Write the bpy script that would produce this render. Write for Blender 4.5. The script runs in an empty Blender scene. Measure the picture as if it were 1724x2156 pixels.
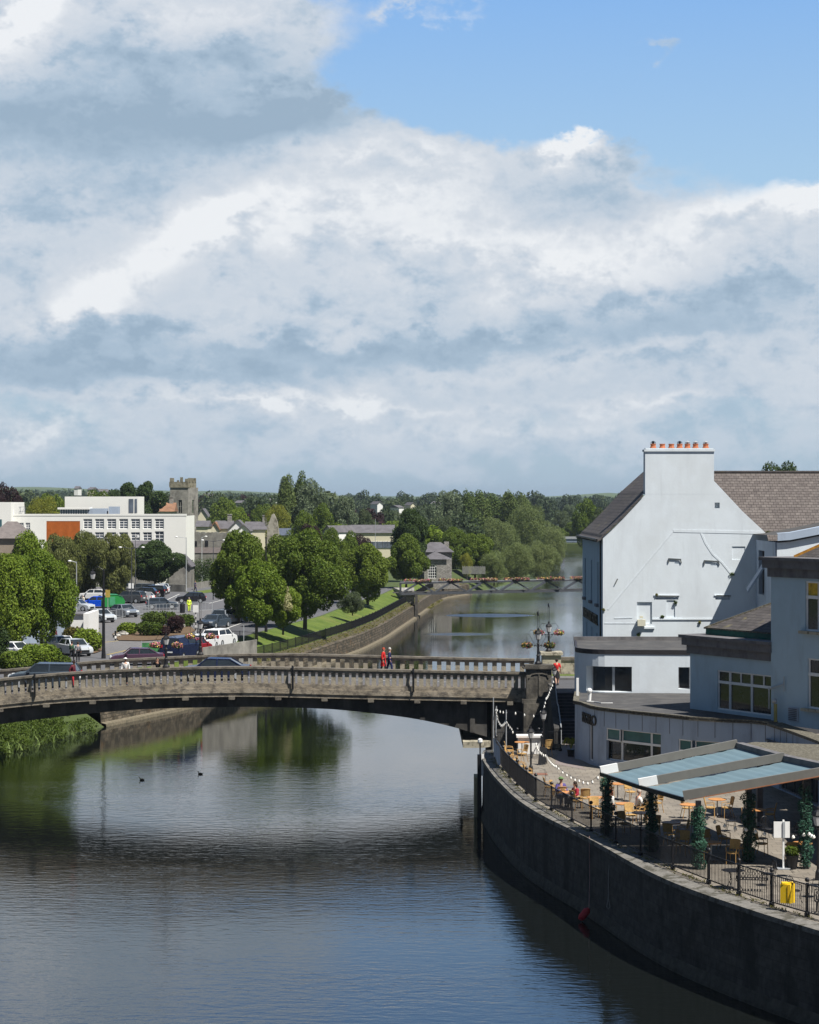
import bpy, bmesh, math, random
import numpy as np
from mathutils import Vector, Matrix
R = math.radians
SC = bpy.context.scene
COL = SC.collection
# ---------------------------------------------------------------- camera, exposure
F, CX, HY, H = 4500.0, 862.0, 1053.0, 17.6
cam = bpy.data.objects.new('camera', bpy.data.cameras.new('camera')); COL.objects.link(cam)
cam.location = (0, 0, H); cam.rotation_euler = (R(90), 0, 0)
cam.data.sensor_fit = 'HORIZONTAL'; cam.data.sensor_width = 36.0
cam.data.lens = F/1724*36; cam.data.shift_y = -24.5/1724
cam.data.clip_start = 1.0; cam.data.clip_end = 20000
SC.camera = cam
SC.render.engine = 'CYCLES'
SC.cycles.max_bounces = 6; SC.cycles.diffuse_bounces = 3; SC.cycles.glossy_bounces = 3
SC.cycles.transmission_bounces = 4; SC.cycles.transparent_max_bounces = 8
SC.view_settings.view_transform = 'Standard'; SC.view_settings.look = 'None'
SC.view_settings.exposure = .6; SC.view_settings.gamma = 1
# ---------------------------------------------------------------- world
SUN_A, SUN_E = R(50), R(58)          # azimuth from the camera's back towards +x, elevation
W = bpy.data.worlds.new('World'); SC.world = W; W.use_nodes = True
wn, wl = W.node_tree.nodes, W.node_tree.links
wn.clear()
def M_(op, a, b=None, c=None, clamp=False):
    n = wn.new('ShaderNodeMath'); n.operation = op; n.use_clamp = clamp
    for k, v in enumerate((a, b, c)):
        if v is None: continue
        if isinstance(v, (int, float)): n.inputs[k].default_value = v
        else: wl.new(v, n.inputs[k])
    return n.outputs[0]
def mul(a, b): return M_('MULTIPLY', a, b)
def add(a, b): return M_('ADD', a, b)
def sub(a, b): return M_('SUBTRACT', a, b)
def mixc(f, a, b):
    n = wn.new('ShaderNodeMix'); n.data_type = 'RGBA'; n.clamp_factor = True
    for s, v in ((n.inputs[0], f), (n.inputs[6], a), (n.inputs[7], b)):
        if isinstance(v, (tuple, float)): s.default_value = v if isinstance(v, float) else (*v, 1)
        else: wl.new(v, s)
    return n.outputs[2]
def sstep(x, a, b):
    n = wn.new('ShaderNodeMapRange'); n.interpolation_type = 'SMOOTHSTEP'
    wl.new(x, n.inputs[0]); n.inputs[1].default_value = a; n.inputs[2].default_value = b
    return n.outputs[0]
tc = wn.new('ShaderNodeTexCoord'); sp = wn.new('ShaderNodeSeparateXYZ'); wl.new(tc.outputs['Generated'], sp.inputs[0])
dx, dy, dz = sp.outputs
hor = M_('SQRT', add(mul(dx, dx), mul(dy, dy)))
v0 = M_('DIVIDE', dz, M_('MAXIMUM', hor, .02))
u0 = M_('ARCTAN2', dx, dy)
vv = M_('MAXIMUM', v0, 0.0)
def noise(vec, scale, detail=6, rough=.55, w=0):
    n = wn.new('ShaderNodeTexNoise'); n.noise_dimensions = '3D'
    n.inputs['Scale'].default_value = scale; n.inputs['Detail'].default_value = detail; n.inputs['Roughness'].default_value = rough
    wl.new(vec, n.inputs['Vector']); return n.outputs[0]
def comb(x, y, z=0.0):
    n = wn.new('ShaderNodeCombineXYZ')
    for k, v in enumerate((x, y, z)):
        if isinstance(v, (int, float)): n.inputs[k].default_value = v
        else: wl.new(v, n.inputs[k])
    return n.outputs[0]
pv = M_('DIVIDE', 1.0, add(vv, .05))                 # cloud-deck perspective: streaks gather near the horizon
pA = comb(mul(mul(u0, pv), .8), mul(pv, .55), 0.0)
pB = comb(mul(u0, 10.0), mul(vv, 15.0), 3.7)
nA = noise(pA, 2.6, 7, .58)
nB = noise(pB, 1.0, 8, .60)
nC = noise(comb(mul(u0, 24.0), mul(vv, 40.0), 9.1), 1.0, 6, .6)
nD = noise(comb(mul(u0, 60.0), mul(vv, 80.0), 5.1), 1.0, 5, .62)
# warped picture-of-the-sky coordinates (radians): u right, v up
us = add(u0, add(mul(sub(nB, .5), .10), add(mul(sub(nC, .5), .045), mul(sub(nD, .5), .016))))
vs = add(vv, add(mul(sub(nB, .5), .05), add(mul(sub(nC, .5), .036), mul(sub(nD, .5), .020))))
def blob(px, py, rx, ry, amp, rot=0.0):
    cu, cv = (px-862)/4500, (1053-py)/4500
    a = sub(us, cu); b = sub(vs, cv); c, s = math.cos(R(rot)), math.sin(R(rot))
    p = M_('DIVIDE', add(mul(a, c), mul(b, s)), rx/4500); q = M_('DIVIDE', sub(mul(b, c), mul(a, s)), ry/4500)
    r2 = add(mul(p, p), mul(q, q))
    return mul(M_('POWER', 2.718, mul(r2, -1.0)), amp)
def total(bl):
    t = bl[0]
    for b in bl[1:]: t = add(t, b)
    return t
# cover: how much cloud; lit: how bright
cover = total([blob(150,-330,420,240,.6), blob(1350,-350,600,300,-.8), blob(120,170,560,240,1.5), blob(560,60,210,110,.45,-8), blob(560,260,90,70,.5), blob(860,-10,60,40,.4), blob(300,560,640,240,1.2), blob(900,560,520,190,1.2),
               blob(1500,610,420,170,1.3), blob(1720,440,110,60,.9), blob(900,800,1400,130,.8), blob(1010,0,130,40,.50), blob(760,170,140,90,-.5), blob(900,180,260,70,-.5), blob(1450,250,500,130,-.4),
               blob(1345,135,45,50,.85), blob(1212,300,70,42,.75), blob(1270,360,170,70,.5), blob(800,960,1600,60,.45), blob(760,360,220,60,.6), blob(1010,380,180,70,.6)])
away = sstep(M_('ABSOLUTE', u0), .24, .45)
high = sstep(vv, .26, .42)
gen = sstep(nA, .42, .62)
cover = add(cover, add(mul(sub(nC, .5), .75), mul(sub(nD, .5), .35)))
cov = sstep(cover, .24, .74)
cov = M_('MAXIMUM', mul(cov, sub(1.0, M_('MAXIMUM', away, high, clamp=True))), mul(gen, M_('MAXIMUM', mul(away, .16), mul(high, .12))))
lit = total([blob(700,440,400,60,.34,4), blob(1150,530,420,75,.40,-3), blob(1620,430,240,40,.50,8), blob(300,560,170,50,.45,35), blob(430,470,150,45,.36,20),
             blob(1212,285,60,35,.75), blob(20,50,90,100,.7), blob(420,20,330,50,.22), blob(140,110,60,40,.15), blob(650,330,150,45,.35), blob(880,340,160,40,.3), blob(1150,760,420,22,.32,6),
             blob(600,850,500,16,.35), blob(300,830,130,16,.3), blob(770,830,50,26,.5), blob(580,860,60,30,.3), blob(1350,860,120,18,.3), blob(100,905,120,22,.35), blob(1100,900,500,20,.2), blob(1000,20,150,60,.3), blob(200,640,90,50,.4),
             blob(1700,400,80,40,.6)])
drk = total([blob(230,250,420,105,.60), blob(540,270,120,45,.55), blob(330,120,280,60,.18), blob(500,-420,500,260,.30), blob(850,735,430,34,.45,-2), blob(120,740,300,70,.36), blob(1240,400,150,60,.28), blob(1450,640,260,60,.25,8), blob(1400,690,300,40,.22), blob(250,420,120,60,.15),
             blob(200,820,500,40,.2), blob(1600,620,160,60,.12), blob(400,790,700,30,.18), blob(700,530,90,30,.10), blob(1010,560,60,40,.12)])
nE = noise(comb(mul(u0, 120.0), mul(vv, 170.0), 2.1), 1.0, 4, .6)
bil = mul(sub(.10, M_('ABSOLUTE', sub(nC, .5))), .9)
bil2 = mul(sub(.09, M_('ABSOLUTE', sub(nD, .5))), .75)
lum = add(add(add(.47, sub(lit, drk)), add(bil, bil2)), add(mul(sub(nC, .5), .85), add(mul(sub(nB, .5), .35), add(mul(sub(nD, .5), .50), mul(sub(nE, .5), .22)))))
cr = wn.new('ShaderNodeValToRGB'); wl.new(lum, cr.inputs[0])
el = cr.color_ramp.elements
el[0].position = 0.0; el[0].color = (.325,.435,.555,1)
el[1].position = 1.0; el[1].color = (.86,.88,.905,1)
for p_, c_ in ((.28,(.41,.52,.64,1)), (.5,(.55,.625,.715,1)), (.75,(.67,.715,.775,1))):
    e = el.new(p_); e.color = c_
sky = wn.new('ShaderNodeTexSky'); sky.sky_type = 'NISHITA'; sky.sun_disc = False
sky.sun_elevation = SUN_E; sky.sun_rotation = math.pi - SUN_A; sky.air_density = 1.0; sky.dust_density = .6; sky.ozone_density = 2.0
sk = wn.new('ShaderNodeVectorMath'); sk.operation = 'SCALE'; wl.new(sky.outputs[0], sk.inputs[0]); sk.inputs['Scale'].default_value = .9
bl = wn.new('ShaderNodeValToRGB'); wl.new(vv, bl.inputs[0])
e = bl.color_ramp.elements; e[0].position = 0; e[0].color = (4.3,5.7,7.1,1); e[1].position = .62; e[1].color = (1.0,2.3,5.6,1)
for p_, c_ in ((.06,(4.0,5.8,7.6,1)), (.15,(4.2,6.5,9.0,1)), (.24,(2.6,5.2,9.6,1)), (.36,(1.8,4.4,10.0,1))):
    x = e.new(p_); x.color = c_
base = mixc(.25, bl.outputs[0], sk.outputs[0])
base = mixc(away, base, (.50, .95, 1.75))
haze = M_('POWER', 2.718, mul(vv, -45.0))
cl10 = wn.new('ShaderNodeVectorMath'); cl10.operation = 'SCALE'; wl.new(cr.outputs[0], cl10.inputs[0]); cl10.inputs['Scale'].default_value = 10.0
body = mixc(mul(cov, .97), base, cl10.outputs[0])
body = mixc(mul(mul(haze, .6), sub(1.0, mul(away, .75))), body, (3.9, 5.4, 6.9))
bg = wn.new('ShaderNodeBackground'); bg.inputs[1].default_value = .067
wl.new(body, bg.inputs[0])
wo = wn.new('ShaderNodeOutputWorld'); wl.new(bg.outputs[0], wo.inputs[0])
W.cycles.sampling_method = 'MANUAL'; W.cycles.sample_map_resolution = 512
# ---------------------------------------------------------------- sun
sl = bpy.data.lights.new('sun', 'SUN'); sl.energy = 5.0; sl.angle = R(.53); sl.color = (1, .955, .88)
so = bpy.data.objects.new('sun', sl); COL.objects.link(so)
sd = Vector((math.sin(SUN_A)*math.cos(SUN_E), -math.cos(SUN_A)*math.cos(SUN_E), math.sin(SUN_E)))
so.rotation_euler = sd.to_track_quat('Z', 'Y').to_euler(); so.location = (60, -60, 90)
# ---------------------------------------------------------------- helpers
def X(p, Y): return (p-CX)/F*Y
def Z(p, Y): return H-(p-HY)/F*Y
def YG(py, z): return (H-z)*F/(py-HY)
def G(p, py, z): Y = YG(py, z); return Vector((X(p, Y), Y, z))
MATS = {}
def mat(name, col, rough=.8, var=.12, scale=3.0, bump=0.0, bscale=None, spec=.3, metal=0.0, col2=None, stretch=(1,1,1), detail=5, emit=None):
    if name in MATS: return MATS[name]
    m = bpy.data.materials.new(name); m.use_nodes = True; MATS[name] = m
    n, l = m.node_tree.nodes, m.node_tree.links; b = n['Principled BSDF']
    b.inputs['Roughness'].default_value = rough; b.inputs['Specular IOR Level'].default_value = spec; b.inputs['Metallic'].default_value = metal
    t = n.new('ShaderNodeNewGeometry'); mp = n.new('ShaderNodeVectorMath'); mp.operation = 'MULTIPLY'; l.new(t.outputs['Position'], mp.inputs[0]); mp.inputs[1].default_value = stretch
    nz = n.new('ShaderNodeTexNoise'); nz.inputs['Scale'].default_value = scale; nz.inputs['Detail'].default_value = detail; nz.inputs['Roughness'].default_value = .62
    l.new(mp.outputs[0], nz.inputs['Vector'])
    mr = n.new('ShaderNodeMapRange'); mr.inputs[1].default_value = .3; mr.inputs[2].default_value = .7; l.new(nz.outputs[0], mr.inputs[0])
    mx = n.new('ShaderNodeMix'); mx.data_type = 'RGBA'; l.new(mr.outputs[0], mx.inputs[0])
    c2 = col2 or tuple(c*(1+var) for c in col)
    c1 = tuple(c*(1-var) for c in col) if not col2 else col
    mx.inputs[6].default_value = (*c1, 1); mx.inputs[7].default_value = (*c2, 1)
    l.new(mx.outputs[2], b.inputs['Base Color'])
    if bump:
        bz = n.new('ShaderNodeTexNoise'); bz.inputs['Scale'].default_value = bscale or scale*4; bz.inputs['Detail'].default_value = 4
        l.new(mp.outputs[0], bz.inputs['Vector'])
        bp = n.new('ShaderNodeBump'); bp.inputs['Strength'].default_value = bump; bp.inputs['Distance'].default_value = .05
        l.new(bz.outputs[0], bp.inputs['Height']); l.new(bp.outputs[0], b.inputs['Normal'])
    if emit:
        b.inputs['Emission Color'].default_value = (*emit[0], 1); b.inputs['Emission Strength'].default_value = emit[1]
    return m
def grime(m, col, scale, lo, hi, stretch=(1,1,1), amount=.8, detail=6, rough=.65):
    """a layer of stains: noise-thresholded second colour over the material's base colour"""
    n, l = m.node_tree.nodes, m.node_tree.links; b = n['Principled BSDF']
    src = b.inputs['Base Color'].links[0].from_socket
    t = n.new('ShaderNodeNewGeometry'); mp = n.new('ShaderNodeVectorMath'); mp.operation = 'MULTIPLY'; l.new(t.outputs['Position'], mp.inputs[0]); mp.inputs[1].default_value = stretch
    nz = n.new('ShaderNodeTexNoise'); nz.inputs['Scale'].default_value = scale; nz.inputs['Detail'].default_value = detail; nz.inputs['Roughness'].default_value = rough
    l.new(mp.outputs[0], nz.inputs['Vector'])
    mr = n.new('ShaderNodeMapRange'); mr.inputs[1].default_value = lo; mr.inputs[2].default_value = hi; mr.inputs[4].default_value = amount; l.new(nz.outputs[0], mr.inputs[0])
    mx = n.new('ShaderNodeMix'); mx.data_type = 'RGBA'; l.new(mr.outputs[0], mx.inputs[0]); l.new(src, mx.inputs[6]); mx.inputs[7].default_value = (*col, 1)
    l.new(mx.outputs[2], b.inputs['Base Color']); return m
def brickmat(name, c1, c2, mortar, bw, bh, axes, ms=.012, var=.3, bump=.3, rough=.85, offset=.5):
    """coursed pattern on world coordinates; axes picks (u, v) from x, y, z"""
    if name in MATS: return MATS[name]
    m = mat(name, c1, rough, 0)
    n, l = m.node_tree.nodes, m.node_tree.links; b = n['Principled BSDF']
    t = n.new('ShaderNodeNewGeometry'); s = n.new('ShaderNodeSeparateXYZ'); l.new(t.outputs['Position'], s.inputs[0])
    c = n.new('ShaderNodeCombineXYZ')
    for k in (0, 1):
        a = axes[k]
        if isinstance(a, int): l.new(s.outputs[a], c.inputs[k])
        else:
            acc = None
            for q in range(3):
                mm = n.new('ShaderNodeMath'); mm.operation = 'MULTIPLY'; l.new(s.outputs[q], mm.inputs[0]); mm.inputs[1].default_value = a[q]
                if acc is None: acc = mm.outputs[0]
                else:
                    ad = n.new('ShaderNodeMath'); l.new(acc, ad.inputs[0]); l.new(mm.outputs[0], ad.inputs[1]); acc = ad.outputs[0]
            l.new(acc, c.inputs[k])
    br = n.new('ShaderNodeTexBrick'); l.new(c.outputs[0], br.inputs['Vector']); br.offset = offset
    br.inputs['Color1'].default_value = (*c1, 1); br.inputs['Color2'].default_value = (*c2, 1); br.inputs['Mortar'].default_value = (*mortar, 1)
    br.inputs['Scale'].default_value = 1; br.inputs['Mortar Size'].default_value = ms; br.inputs['Brick Width'].default_value = bw; br.inputs['Row Height'].default_value = bh
    br.inputs['Mortar Smooth'].default_value = .1
    nz = n.new('ShaderNodeTexNoise'); nz.inputs['Scale'].default_value = 2.5; nz.inputs['Detail'].default_value = 8; nz.inputs['Roughness'].default_value = .7; l.new(t.outputs['Position'], nz.inputs['Vector'])
    mr = n.new('ShaderNodeMapRange'); mr.inputs[1].default_value = .3; mr.inputs[2].default_value = .7; mr.inputs[3].default_value = 1-var; mr.inputs[4].default_value = 1+var; l.new(nz.outputs[0], mr.inputs[0])
    vm = n.new('ShaderNodeVectorMath'); vm.operation = 'SCALE'; l.new(br.outputs[0], vm.inputs[0]); l.new(mr.outputs[0], vm.inputs['Scale'])
    l.new(vm.outputs[0], b.inputs['Base Color'])
    if bump:
        bp = n.new('ShaderNodeBump'); bp.inputs['Strength'].default_value = bump; bp.inputs['Distance'].default_value = .02; bp.invert = True
        l.new(br.outputs['Fac'], bp.inputs['Height']); l.new(bp.outputs[0], b.inputs['Normal'])
    return m
def glass(name, col=(.03,.04,.05), rough=.06):
    if name in MATS: return MATS[name]
    return mat(name, col, rough, .25, 1.2, spec=.6)
def flowermat(name, cols):
    m = mat(name, cols[0], .6, 0); n, l = m.node_tree.nodes, m.node_tree.links; b = n['Principled BSDF']
    g = n.new('ShaderNodeNewGeometry'); r = n.new('ShaderNodeValToRGB'); r.color_ramp.interpolation = 'CONSTANT'; l.new(g.outputs['Random Per Island'], r.inputs[0])
    e = r.color_ramp.elements; k = len(cols)
    e[0].color = (*cols[0], 1); e[1].position = 1/k; e[1].color = (*cols[1], 1)
    for q in range(2, k): x = e.new(q/k); x.color = (*cols[q], 1)
    l.new(r.outputs[0], b.inputs['Base Color']); return m
def leafmat(name, dark, light, trans=.28, hue=None):
    if name in MATS: return MATS[name]
    m = mat(name, dark, .62, 0, spec=.25); n, l = m.node_tree.nodes, m.node_tree.links; b = n['Principled BSDF']
    g = n.new('ShaderNodeNewGeometry'); nz = n.new('ShaderNodeTexNoise'); nz.inputs['Scale'].default_value = .9; nz.inputs['Detail'].default_value = 3; l.new(g.outputs['Position'], nz.inputs['Vector'])
    ad = n.new('ShaderNodeMath'); ad.operation = 'ADD'; l.new(g.outputs['Random Per Island'], ad.inputs[0]); l.new(nz.outputs[0], ad.inputs[1])
    oi = n.new('ShaderNodeObjectInfo'); a2 = n.new('ShaderNodeMath'); a2.operation = 'MULTIPLY_ADD'; l.new(oi.outputs['Random'], a2.inputs[0]); a2.inputs[1].default_value = .5; l.new(ad.outputs[0], a2.inputs[2])
    mr = n.new('ShaderNodeMapRange'); mr.inputs[1].default_value = .45; mr.inputs[2].default_value = 1.85; l.new(a2.outputs[0], mr.inputs[0])
    mx = n.new('ShaderNodeMix'); mx.data_type = 'RGBA'; l.new(mr.outputs[0], mx.inputs[0]); mx.inputs[6].default_value = (*dark, 1); mx.inputs[7].default_value = (*light, 1)
    l.new(mx.outputs[2], b.inputs['Base Color'])
    tr = n.new('ShaderNodeBsdfTranslucent'); l.new(mx.outputs[2], tr.inputs[0]); ms = n.new('ShaderNodeMixShader'); ms.inputs[0].default_value = trans*1.3
    l.new(b.outputs[0], ms.inputs[1]); l.new(tr.outputs[0], ms.inputs[2]); l.new(ms.outputs[0], n['Material Output'].inputs[0]); return m
class MB:
    def __init__(s): s.v = []; s.f = []
    def add(s, vs, fs):
        k = len(s.v); s.v += [tuple(p) for p in vs]; s.f += [tuple(i+k for i in f) for f in fs]; return s
    def box(s, x, y, z, sx, sy, sz, rz=0.0):
        """centre x, y; base z"""
        c, q = math.cos(rz), math.sin(rz); o = []
        for dz_ in (0, sz):
            for a, b in ((-1,-1),(1,-1),(1,1),(-1,1)):
                px_, py_ = a*sx/2, b*sy/2; o.append((x+px_*c-py_*q, y+px_*q+py_*c, z+dz_))
        return s.add(o, [(3,2,1,0),(4,5,6,7),(0,1,5,4),(1,2,6,5),(2,3,7,6),(3,0,4,7)])
    def bar(s, p, q, w, h=None, up=(0,0,1)):
        p, q = Vector(p), Vector(q); h = h or w; d = (q-p)
        if d.length < 1e-6: return s
        d.normalize(); upv = Vector(up)
        if abs(d.dot(upv)) > .98: upv = Vector((0,1,0))
        a = d.cross(upv).normalized()*w/2; b = a.cross(d).normalized()*h/2
        o = [e+i*a+j*b for e in (p, q) for i, j in ((-1,-1),(1,-1),(1,1),(-1,1))]
        return s.add(o, [(3,2,1,0),(4,5,6,7),(0,1,5,4),(1,2,6,5),(2,3,7,6),(3,0,4,7)])
    def tube(s, pts, r, n=8, caps=True):
        pts = [Vector(p) for p in pts]; rs = r if isinstance(r, (list, tuple)) else [r]*len(pts)
        o = []; fs = []; pa = None
        for i, p in enumerate(pts):
            d = (pts[min(i+1, len(pts)-1)]-pts[max(i-1, 0)]).normalized()
            if pa is None: pa = d.orthogonal().normalized()
            a = (pa-d*pa.dot(d)).normalized(); pa = a; b = d.cross(a)
            for k in range(n):
                t = 2*math.pi*k/n; o.append(p+(a*math.cos(t)+b*math.sin(t))*rs[i])
        for i in range(len(pts)-1):
            for k in range(n): fs.append((i*n+k, i*n+(k+1) % n, (i+1)*n+(k+1) % n, (i+1)*n+k))
        if caps: fs.append(tuple(range(n-1, -1, -1))); fs.append(tuple(range((len(pts)-1)*n, len(pts)*n)))
        return s.add(o, fs)
    def lathe(s, c, prof, n=12):
        o = []; fs = []
        for r, z in prof:
            for k in range(n): t = 2*math.pi*k/n; o.append((c[0]+r*math.cos(t), c[1]+r*math.sin(t), c[2]+z))
        for i in range(len(prof)-1):
            for k in range(n): fs.append((i*n+k, i*n+(k+1) % n, (i+1)*n+(k+1) % n, (i+1)*n+k))
        fs.append(tuple(range(n-1, -1, -1))); fs.append(tuple(range((len(prof)-1)*n, len(prof)*n)))
        return s.add(o, fs)
    def ball(s, c, r, n=8, sz=1.0):
        m = max(4, n//2+1)
        return s.lathe(c, [(max(.001, r*math.sin(math.pi*i/m)), -r*sz*math.cos(math.pi*i/m)) for i in range(m+1)], n)
    def prism(s, poly, z0, z1):
        """poly: xy outline counter-clockwise; z0, z1 numbers or lists"""
        n = len(poly); a = z0 if isinstance(z0, (list, tuple)) else [z0]*n; b = z1 if isinstance(z1, (list, tuple)) else [z1]*n
        o = [(p[0], p[1], a[i]) for i, p in enumerate(poly)]+[(p[0], p[1], b[i]) for i, p in enumerate(poly)]
        return s.add(o, [tuple(range(n-1, -1, -1)), tuple(range(n, 2*n))]+[(i, (i+1) % n, n+(i+1) % n, n+i) for i in range(n)])
    def ext(s, poly, p0, p1, axis='y'):
        """extrude an (x,z) outline from y=p0 to y=p1"""
        n = len(poly); o = [(p[0], p0, p[1]) for p in poly]+[(p[0], p1, p[1]) for p in poly]
        if axis == 'x': o = [(p0, p[0], p[1]) for p in poly]+[(p1, p[0], p[1]) for p in poly]
        return s.add(o, [tuple(range(n)), tuple(range(2*n-1, n-1, -1))]+[((i+1) % n, i, n+i, n+(i+1) % n) for i in range(n)])
    def quad(s, a, b, c, d): return s.add([a, b, c, d], [(0,1,2,3)])
    def strip(s, A, B):
        n = len(A); return s.add(list(A)+list(B), [(i, i+1, n+i+1, n+i) for i in range(n-1)])
    def wall(s, P, us, vs_, holes, depth):
        """wall skin on P(u,v,d) with rectangular openings (u0,v0,u1,v1) and their reveals"""
        us = sorted(set([round(u, 4) for u in us]+[round(h[k], 4) for h in holes for k in (0, 2)]))
        vs_ = sorted(set([round(u, 4) for u in vs_]+[round(h[k], 4) for h in holes for k in (1, 3)]))
        for i in range(len(us)-1):
            for j in range(len(vs_)-1):
                a, b, c, d = us[i], us[i+1], vs_[j], vs_[j+1]; mu, mv = (a+b)/2, (c+d)/2
                if any(h[0] < mu < h[2] and h[1] < mv < h[3] for h in holes): continue
                s.quad(P(a,c,0), P(b,c,0), P(b,d,0), P(a,d,0))
        for h in holes:
            a, c, b, d = h
            uu = [a]+[u for u in us if a < u < b]+[b]
            for p, q in zip(uu, uu[1:]):
                s.quad(P(p,c,0), P(p,c,depth), P(q,c,depth), P(q,c,0)); s.quad(P(p,d,0), P(q,d,0), P(q,d,depth), P(p,d,depth))
            s.quad(P(a,c,0), P(a,d,0), P(a,d,depth), P(a,c,depth)); s.quad(P(b,c,0), P(b,c,depth), P(b,d,depth), P(b,d,0))
        return s
    def mesh(s, name, m, smooth=False):
        me = bpy.data.meshes.new(name); me.from_pydata(s.v, [], s.f); me.validate(clean_customdata=False)
        if m: me.materials.append(m)
        if smooth: me.polygons.foreach_set('use_smooth', [True]*len(me.polygons))
        me.update(); return me
def link(name, me, parent=None):
    o = bpy.data.objects.new(name, me); COL.objects.link(o)
    if parent is not None:
        o.parent = parent
        if parent.get('_w') is not None and parent.type == 'EMPTY': o.matrix_parent_inverse = Matrix.Translation(-Vector(parent.location))
    return o
def part(name, mb, m, parent=None, smooth=False): return link(name, mb.mesh(name, m, smooth), parent)
def tag(o, label=None, cat=None, group=None, kind=None):
    for k, v in (('label', label), ('category', cat), ('group', group), ('kind', kind)):
        if v: o[k] = v
    return o
def thing(name, label, cat, loc, group=None, world=True):
    """Empty at the base; with world=True its parts are built in world coordinates"""
    o = bpy.data.objects.new(name, None); COL.objects.link(o); o.location = loc; o.empty_display_size = .3
    if world: o['_w'] = 1
    return tag(o, label, cat, group)
def copy_tree(o, parent=None):
    c = o.copy(); COL.objects.link(c)
    if parent is not None: c.parent = parent
    for ch in list(o.children): copy_tree(ch, c)
    return c
def place(proto, used, loc, rz, label, group=None, s=None):
    o = copy_tree(proto) if used[0] else proto; used[0] = True
    o.location = loc; o.rotation_euler = (0, 0, rz); o['label'] = label
    if group: o['group'] = group
    if s: o.scale = (s, s, s) if isinstance(s, (int, float)) else s
    return o
def poly_arc(pts, k=6):
    """smooth a polyline (Catmull-Rom)"""
    P = [Vector(p) for p in pts]; out = []
    for i in range(len(P)-1):
        a, b, c, d = P[max(i-1, 0)], P[i], P[i+1], P[min(i+2, len(P)-1)]
        for j in range(k):
            t = j/k; out.append(.5*((2*b)+(c-a)*t+(2*a-5*b+4*c-d)*t*t+(3*b-a-3*c+d)*t**3))
    out.append(P[-1]); return out
class Path:
    def __init__(s, pts):
        s.p = [Vector((p[0], p[1])) for p in pts]; s.s = [0.0]
        for a, b in zip(s.p, s.p[1:]): s.s.append(s.s[-1]+(b-a).length)
        s.L = s.s[-1]
    def at(s, u):
        u = min(max(u, 0), s.L)
        i = min(max(int(np.searchsorted(s.s, u, 'right'))-1, 0), len(s.p)-2)
        t = (u-s.s[i])/(s.s[i+1]-s.s[i]); d = (s.p[i+1]-s.p[i]).normalized()
        return s.p[i]+(s.p[i+1]-s.p[i])*t, d
    def P(s, inward=1):
        """mapping for MB.wall: outside is to the right of travel when inward=1"""
        def f(u, v, d):
            p, t = s.at(u)
            i = int(np.searchsorted(s.s, u))
            n = Vector((-t.y, t.x))*inward
            q = p+n*d; return (q.x, q.y, v)
        return f
def offs(pts, d):
    """offset a polyline to the left of travel by d"""
    P = [Vector((p[0], p[1])) for p in pts]; out = []
    for i, p in enumerate(P):
        t = (P[min(i+1, len(P)-1)]-P[max(i-1, 0)]).normalized(); out.append(p+Vector((-t.y, t.x))*d)
    return out
def text_mesh(s, size, depth, name, m, parent, origin, rot, bold=0.0):
    cu = bpy.data.curves.new(name, 'FONT'); cu.body = s; cu.size = size; cu.extrude = depth; cu.offset = bold; cu.align_x = 'LEFT'
    o = bpy.data.objects.new(name, cu); COL.objects.link(o)
    dg = bpy.context.evaluated_depsgraph_get(); dg.update(); me = bpy.data.meshes.new_from_object(o.evaluated_get(dg))
    bpy.data.objects.remove(o); me.materials.clear(); me.materials.append(m)
    return me
# ================================================================ materials
m_conc = grime(mat('bridge_concrete', (0.213,0.181,0.135), .92, col2=(0.338,0.294,0.231), scale=1.2, bump=.5, bscale=14), (0.069,0.062,0.056), 2.2, .47, .62, (1,1,1.6), .75)
grime(m_conc, (.46,.44,.40), 3.1, .63, .70, (1,1,2.2), .6)
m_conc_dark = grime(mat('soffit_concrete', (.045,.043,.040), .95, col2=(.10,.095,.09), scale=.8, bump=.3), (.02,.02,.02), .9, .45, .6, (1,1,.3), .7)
m_conc_top = grime(mat('coping_concrete', (0.136,0.121,0.096), .92, col2=(0.205,0.183,0.152), scale=2, bump=.4, bscale=16), (0.056,0.050,0.043), 1.9, .50, .62, (1,1,1), .7)
m_pier_shade = grime(mat('shaded_pier_stone', (.10,.092,.078), .92, col2=(.17,.155,.13), scale=1.4, bump=.5), (.035,.033,.03), 1.6, .42, .6, (1,1,.6), .8)  # pier stone darkened: the missing cast shadow is put into its colour
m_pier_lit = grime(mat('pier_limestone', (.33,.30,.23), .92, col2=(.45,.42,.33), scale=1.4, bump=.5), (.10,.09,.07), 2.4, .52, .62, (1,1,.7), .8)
m_iron = mat('black_iron', (.012,.012,.014), .45, .2, spec=.4)
m_iron_green = mat('painted_iron', (.02,.022,.022), .5, .2)
m_steel = mat('galvanised_steel', (.42,.44,.46), .45, .1, metal=.3)
m_truss = mat('truss_steel', (.06,.065,.075), .5, .15)
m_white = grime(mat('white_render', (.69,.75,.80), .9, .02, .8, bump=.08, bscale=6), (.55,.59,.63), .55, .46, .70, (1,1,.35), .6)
m_white_frame = mat('white_paint', (.75,.75,.74), .6, .05)
grime(m_white, (.50,.545,.58), 2.2, .56, .70, (1.2,1.2,.14), .35); grime(m_white, (.60,.64,.66), .35, .48, .6, (1,1,1), .35)
m_blue_shade = grime(mat('blue_shade_render', (.40,.52,.60), .9, .05, 1.0, bump=.08, bscale=8), (0.285,0.342,0.380), .8, .55, .75, (1,1,.3), .5)  # white render darkened and blued: the walls' shade is put into this colour
m_panel = grime(mat('grey_facade_panel', (.36,.43,.53), .75, .06, .6), (.18,.20,.25), .9, .5, .72, (1,1,.25), .6)
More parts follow.
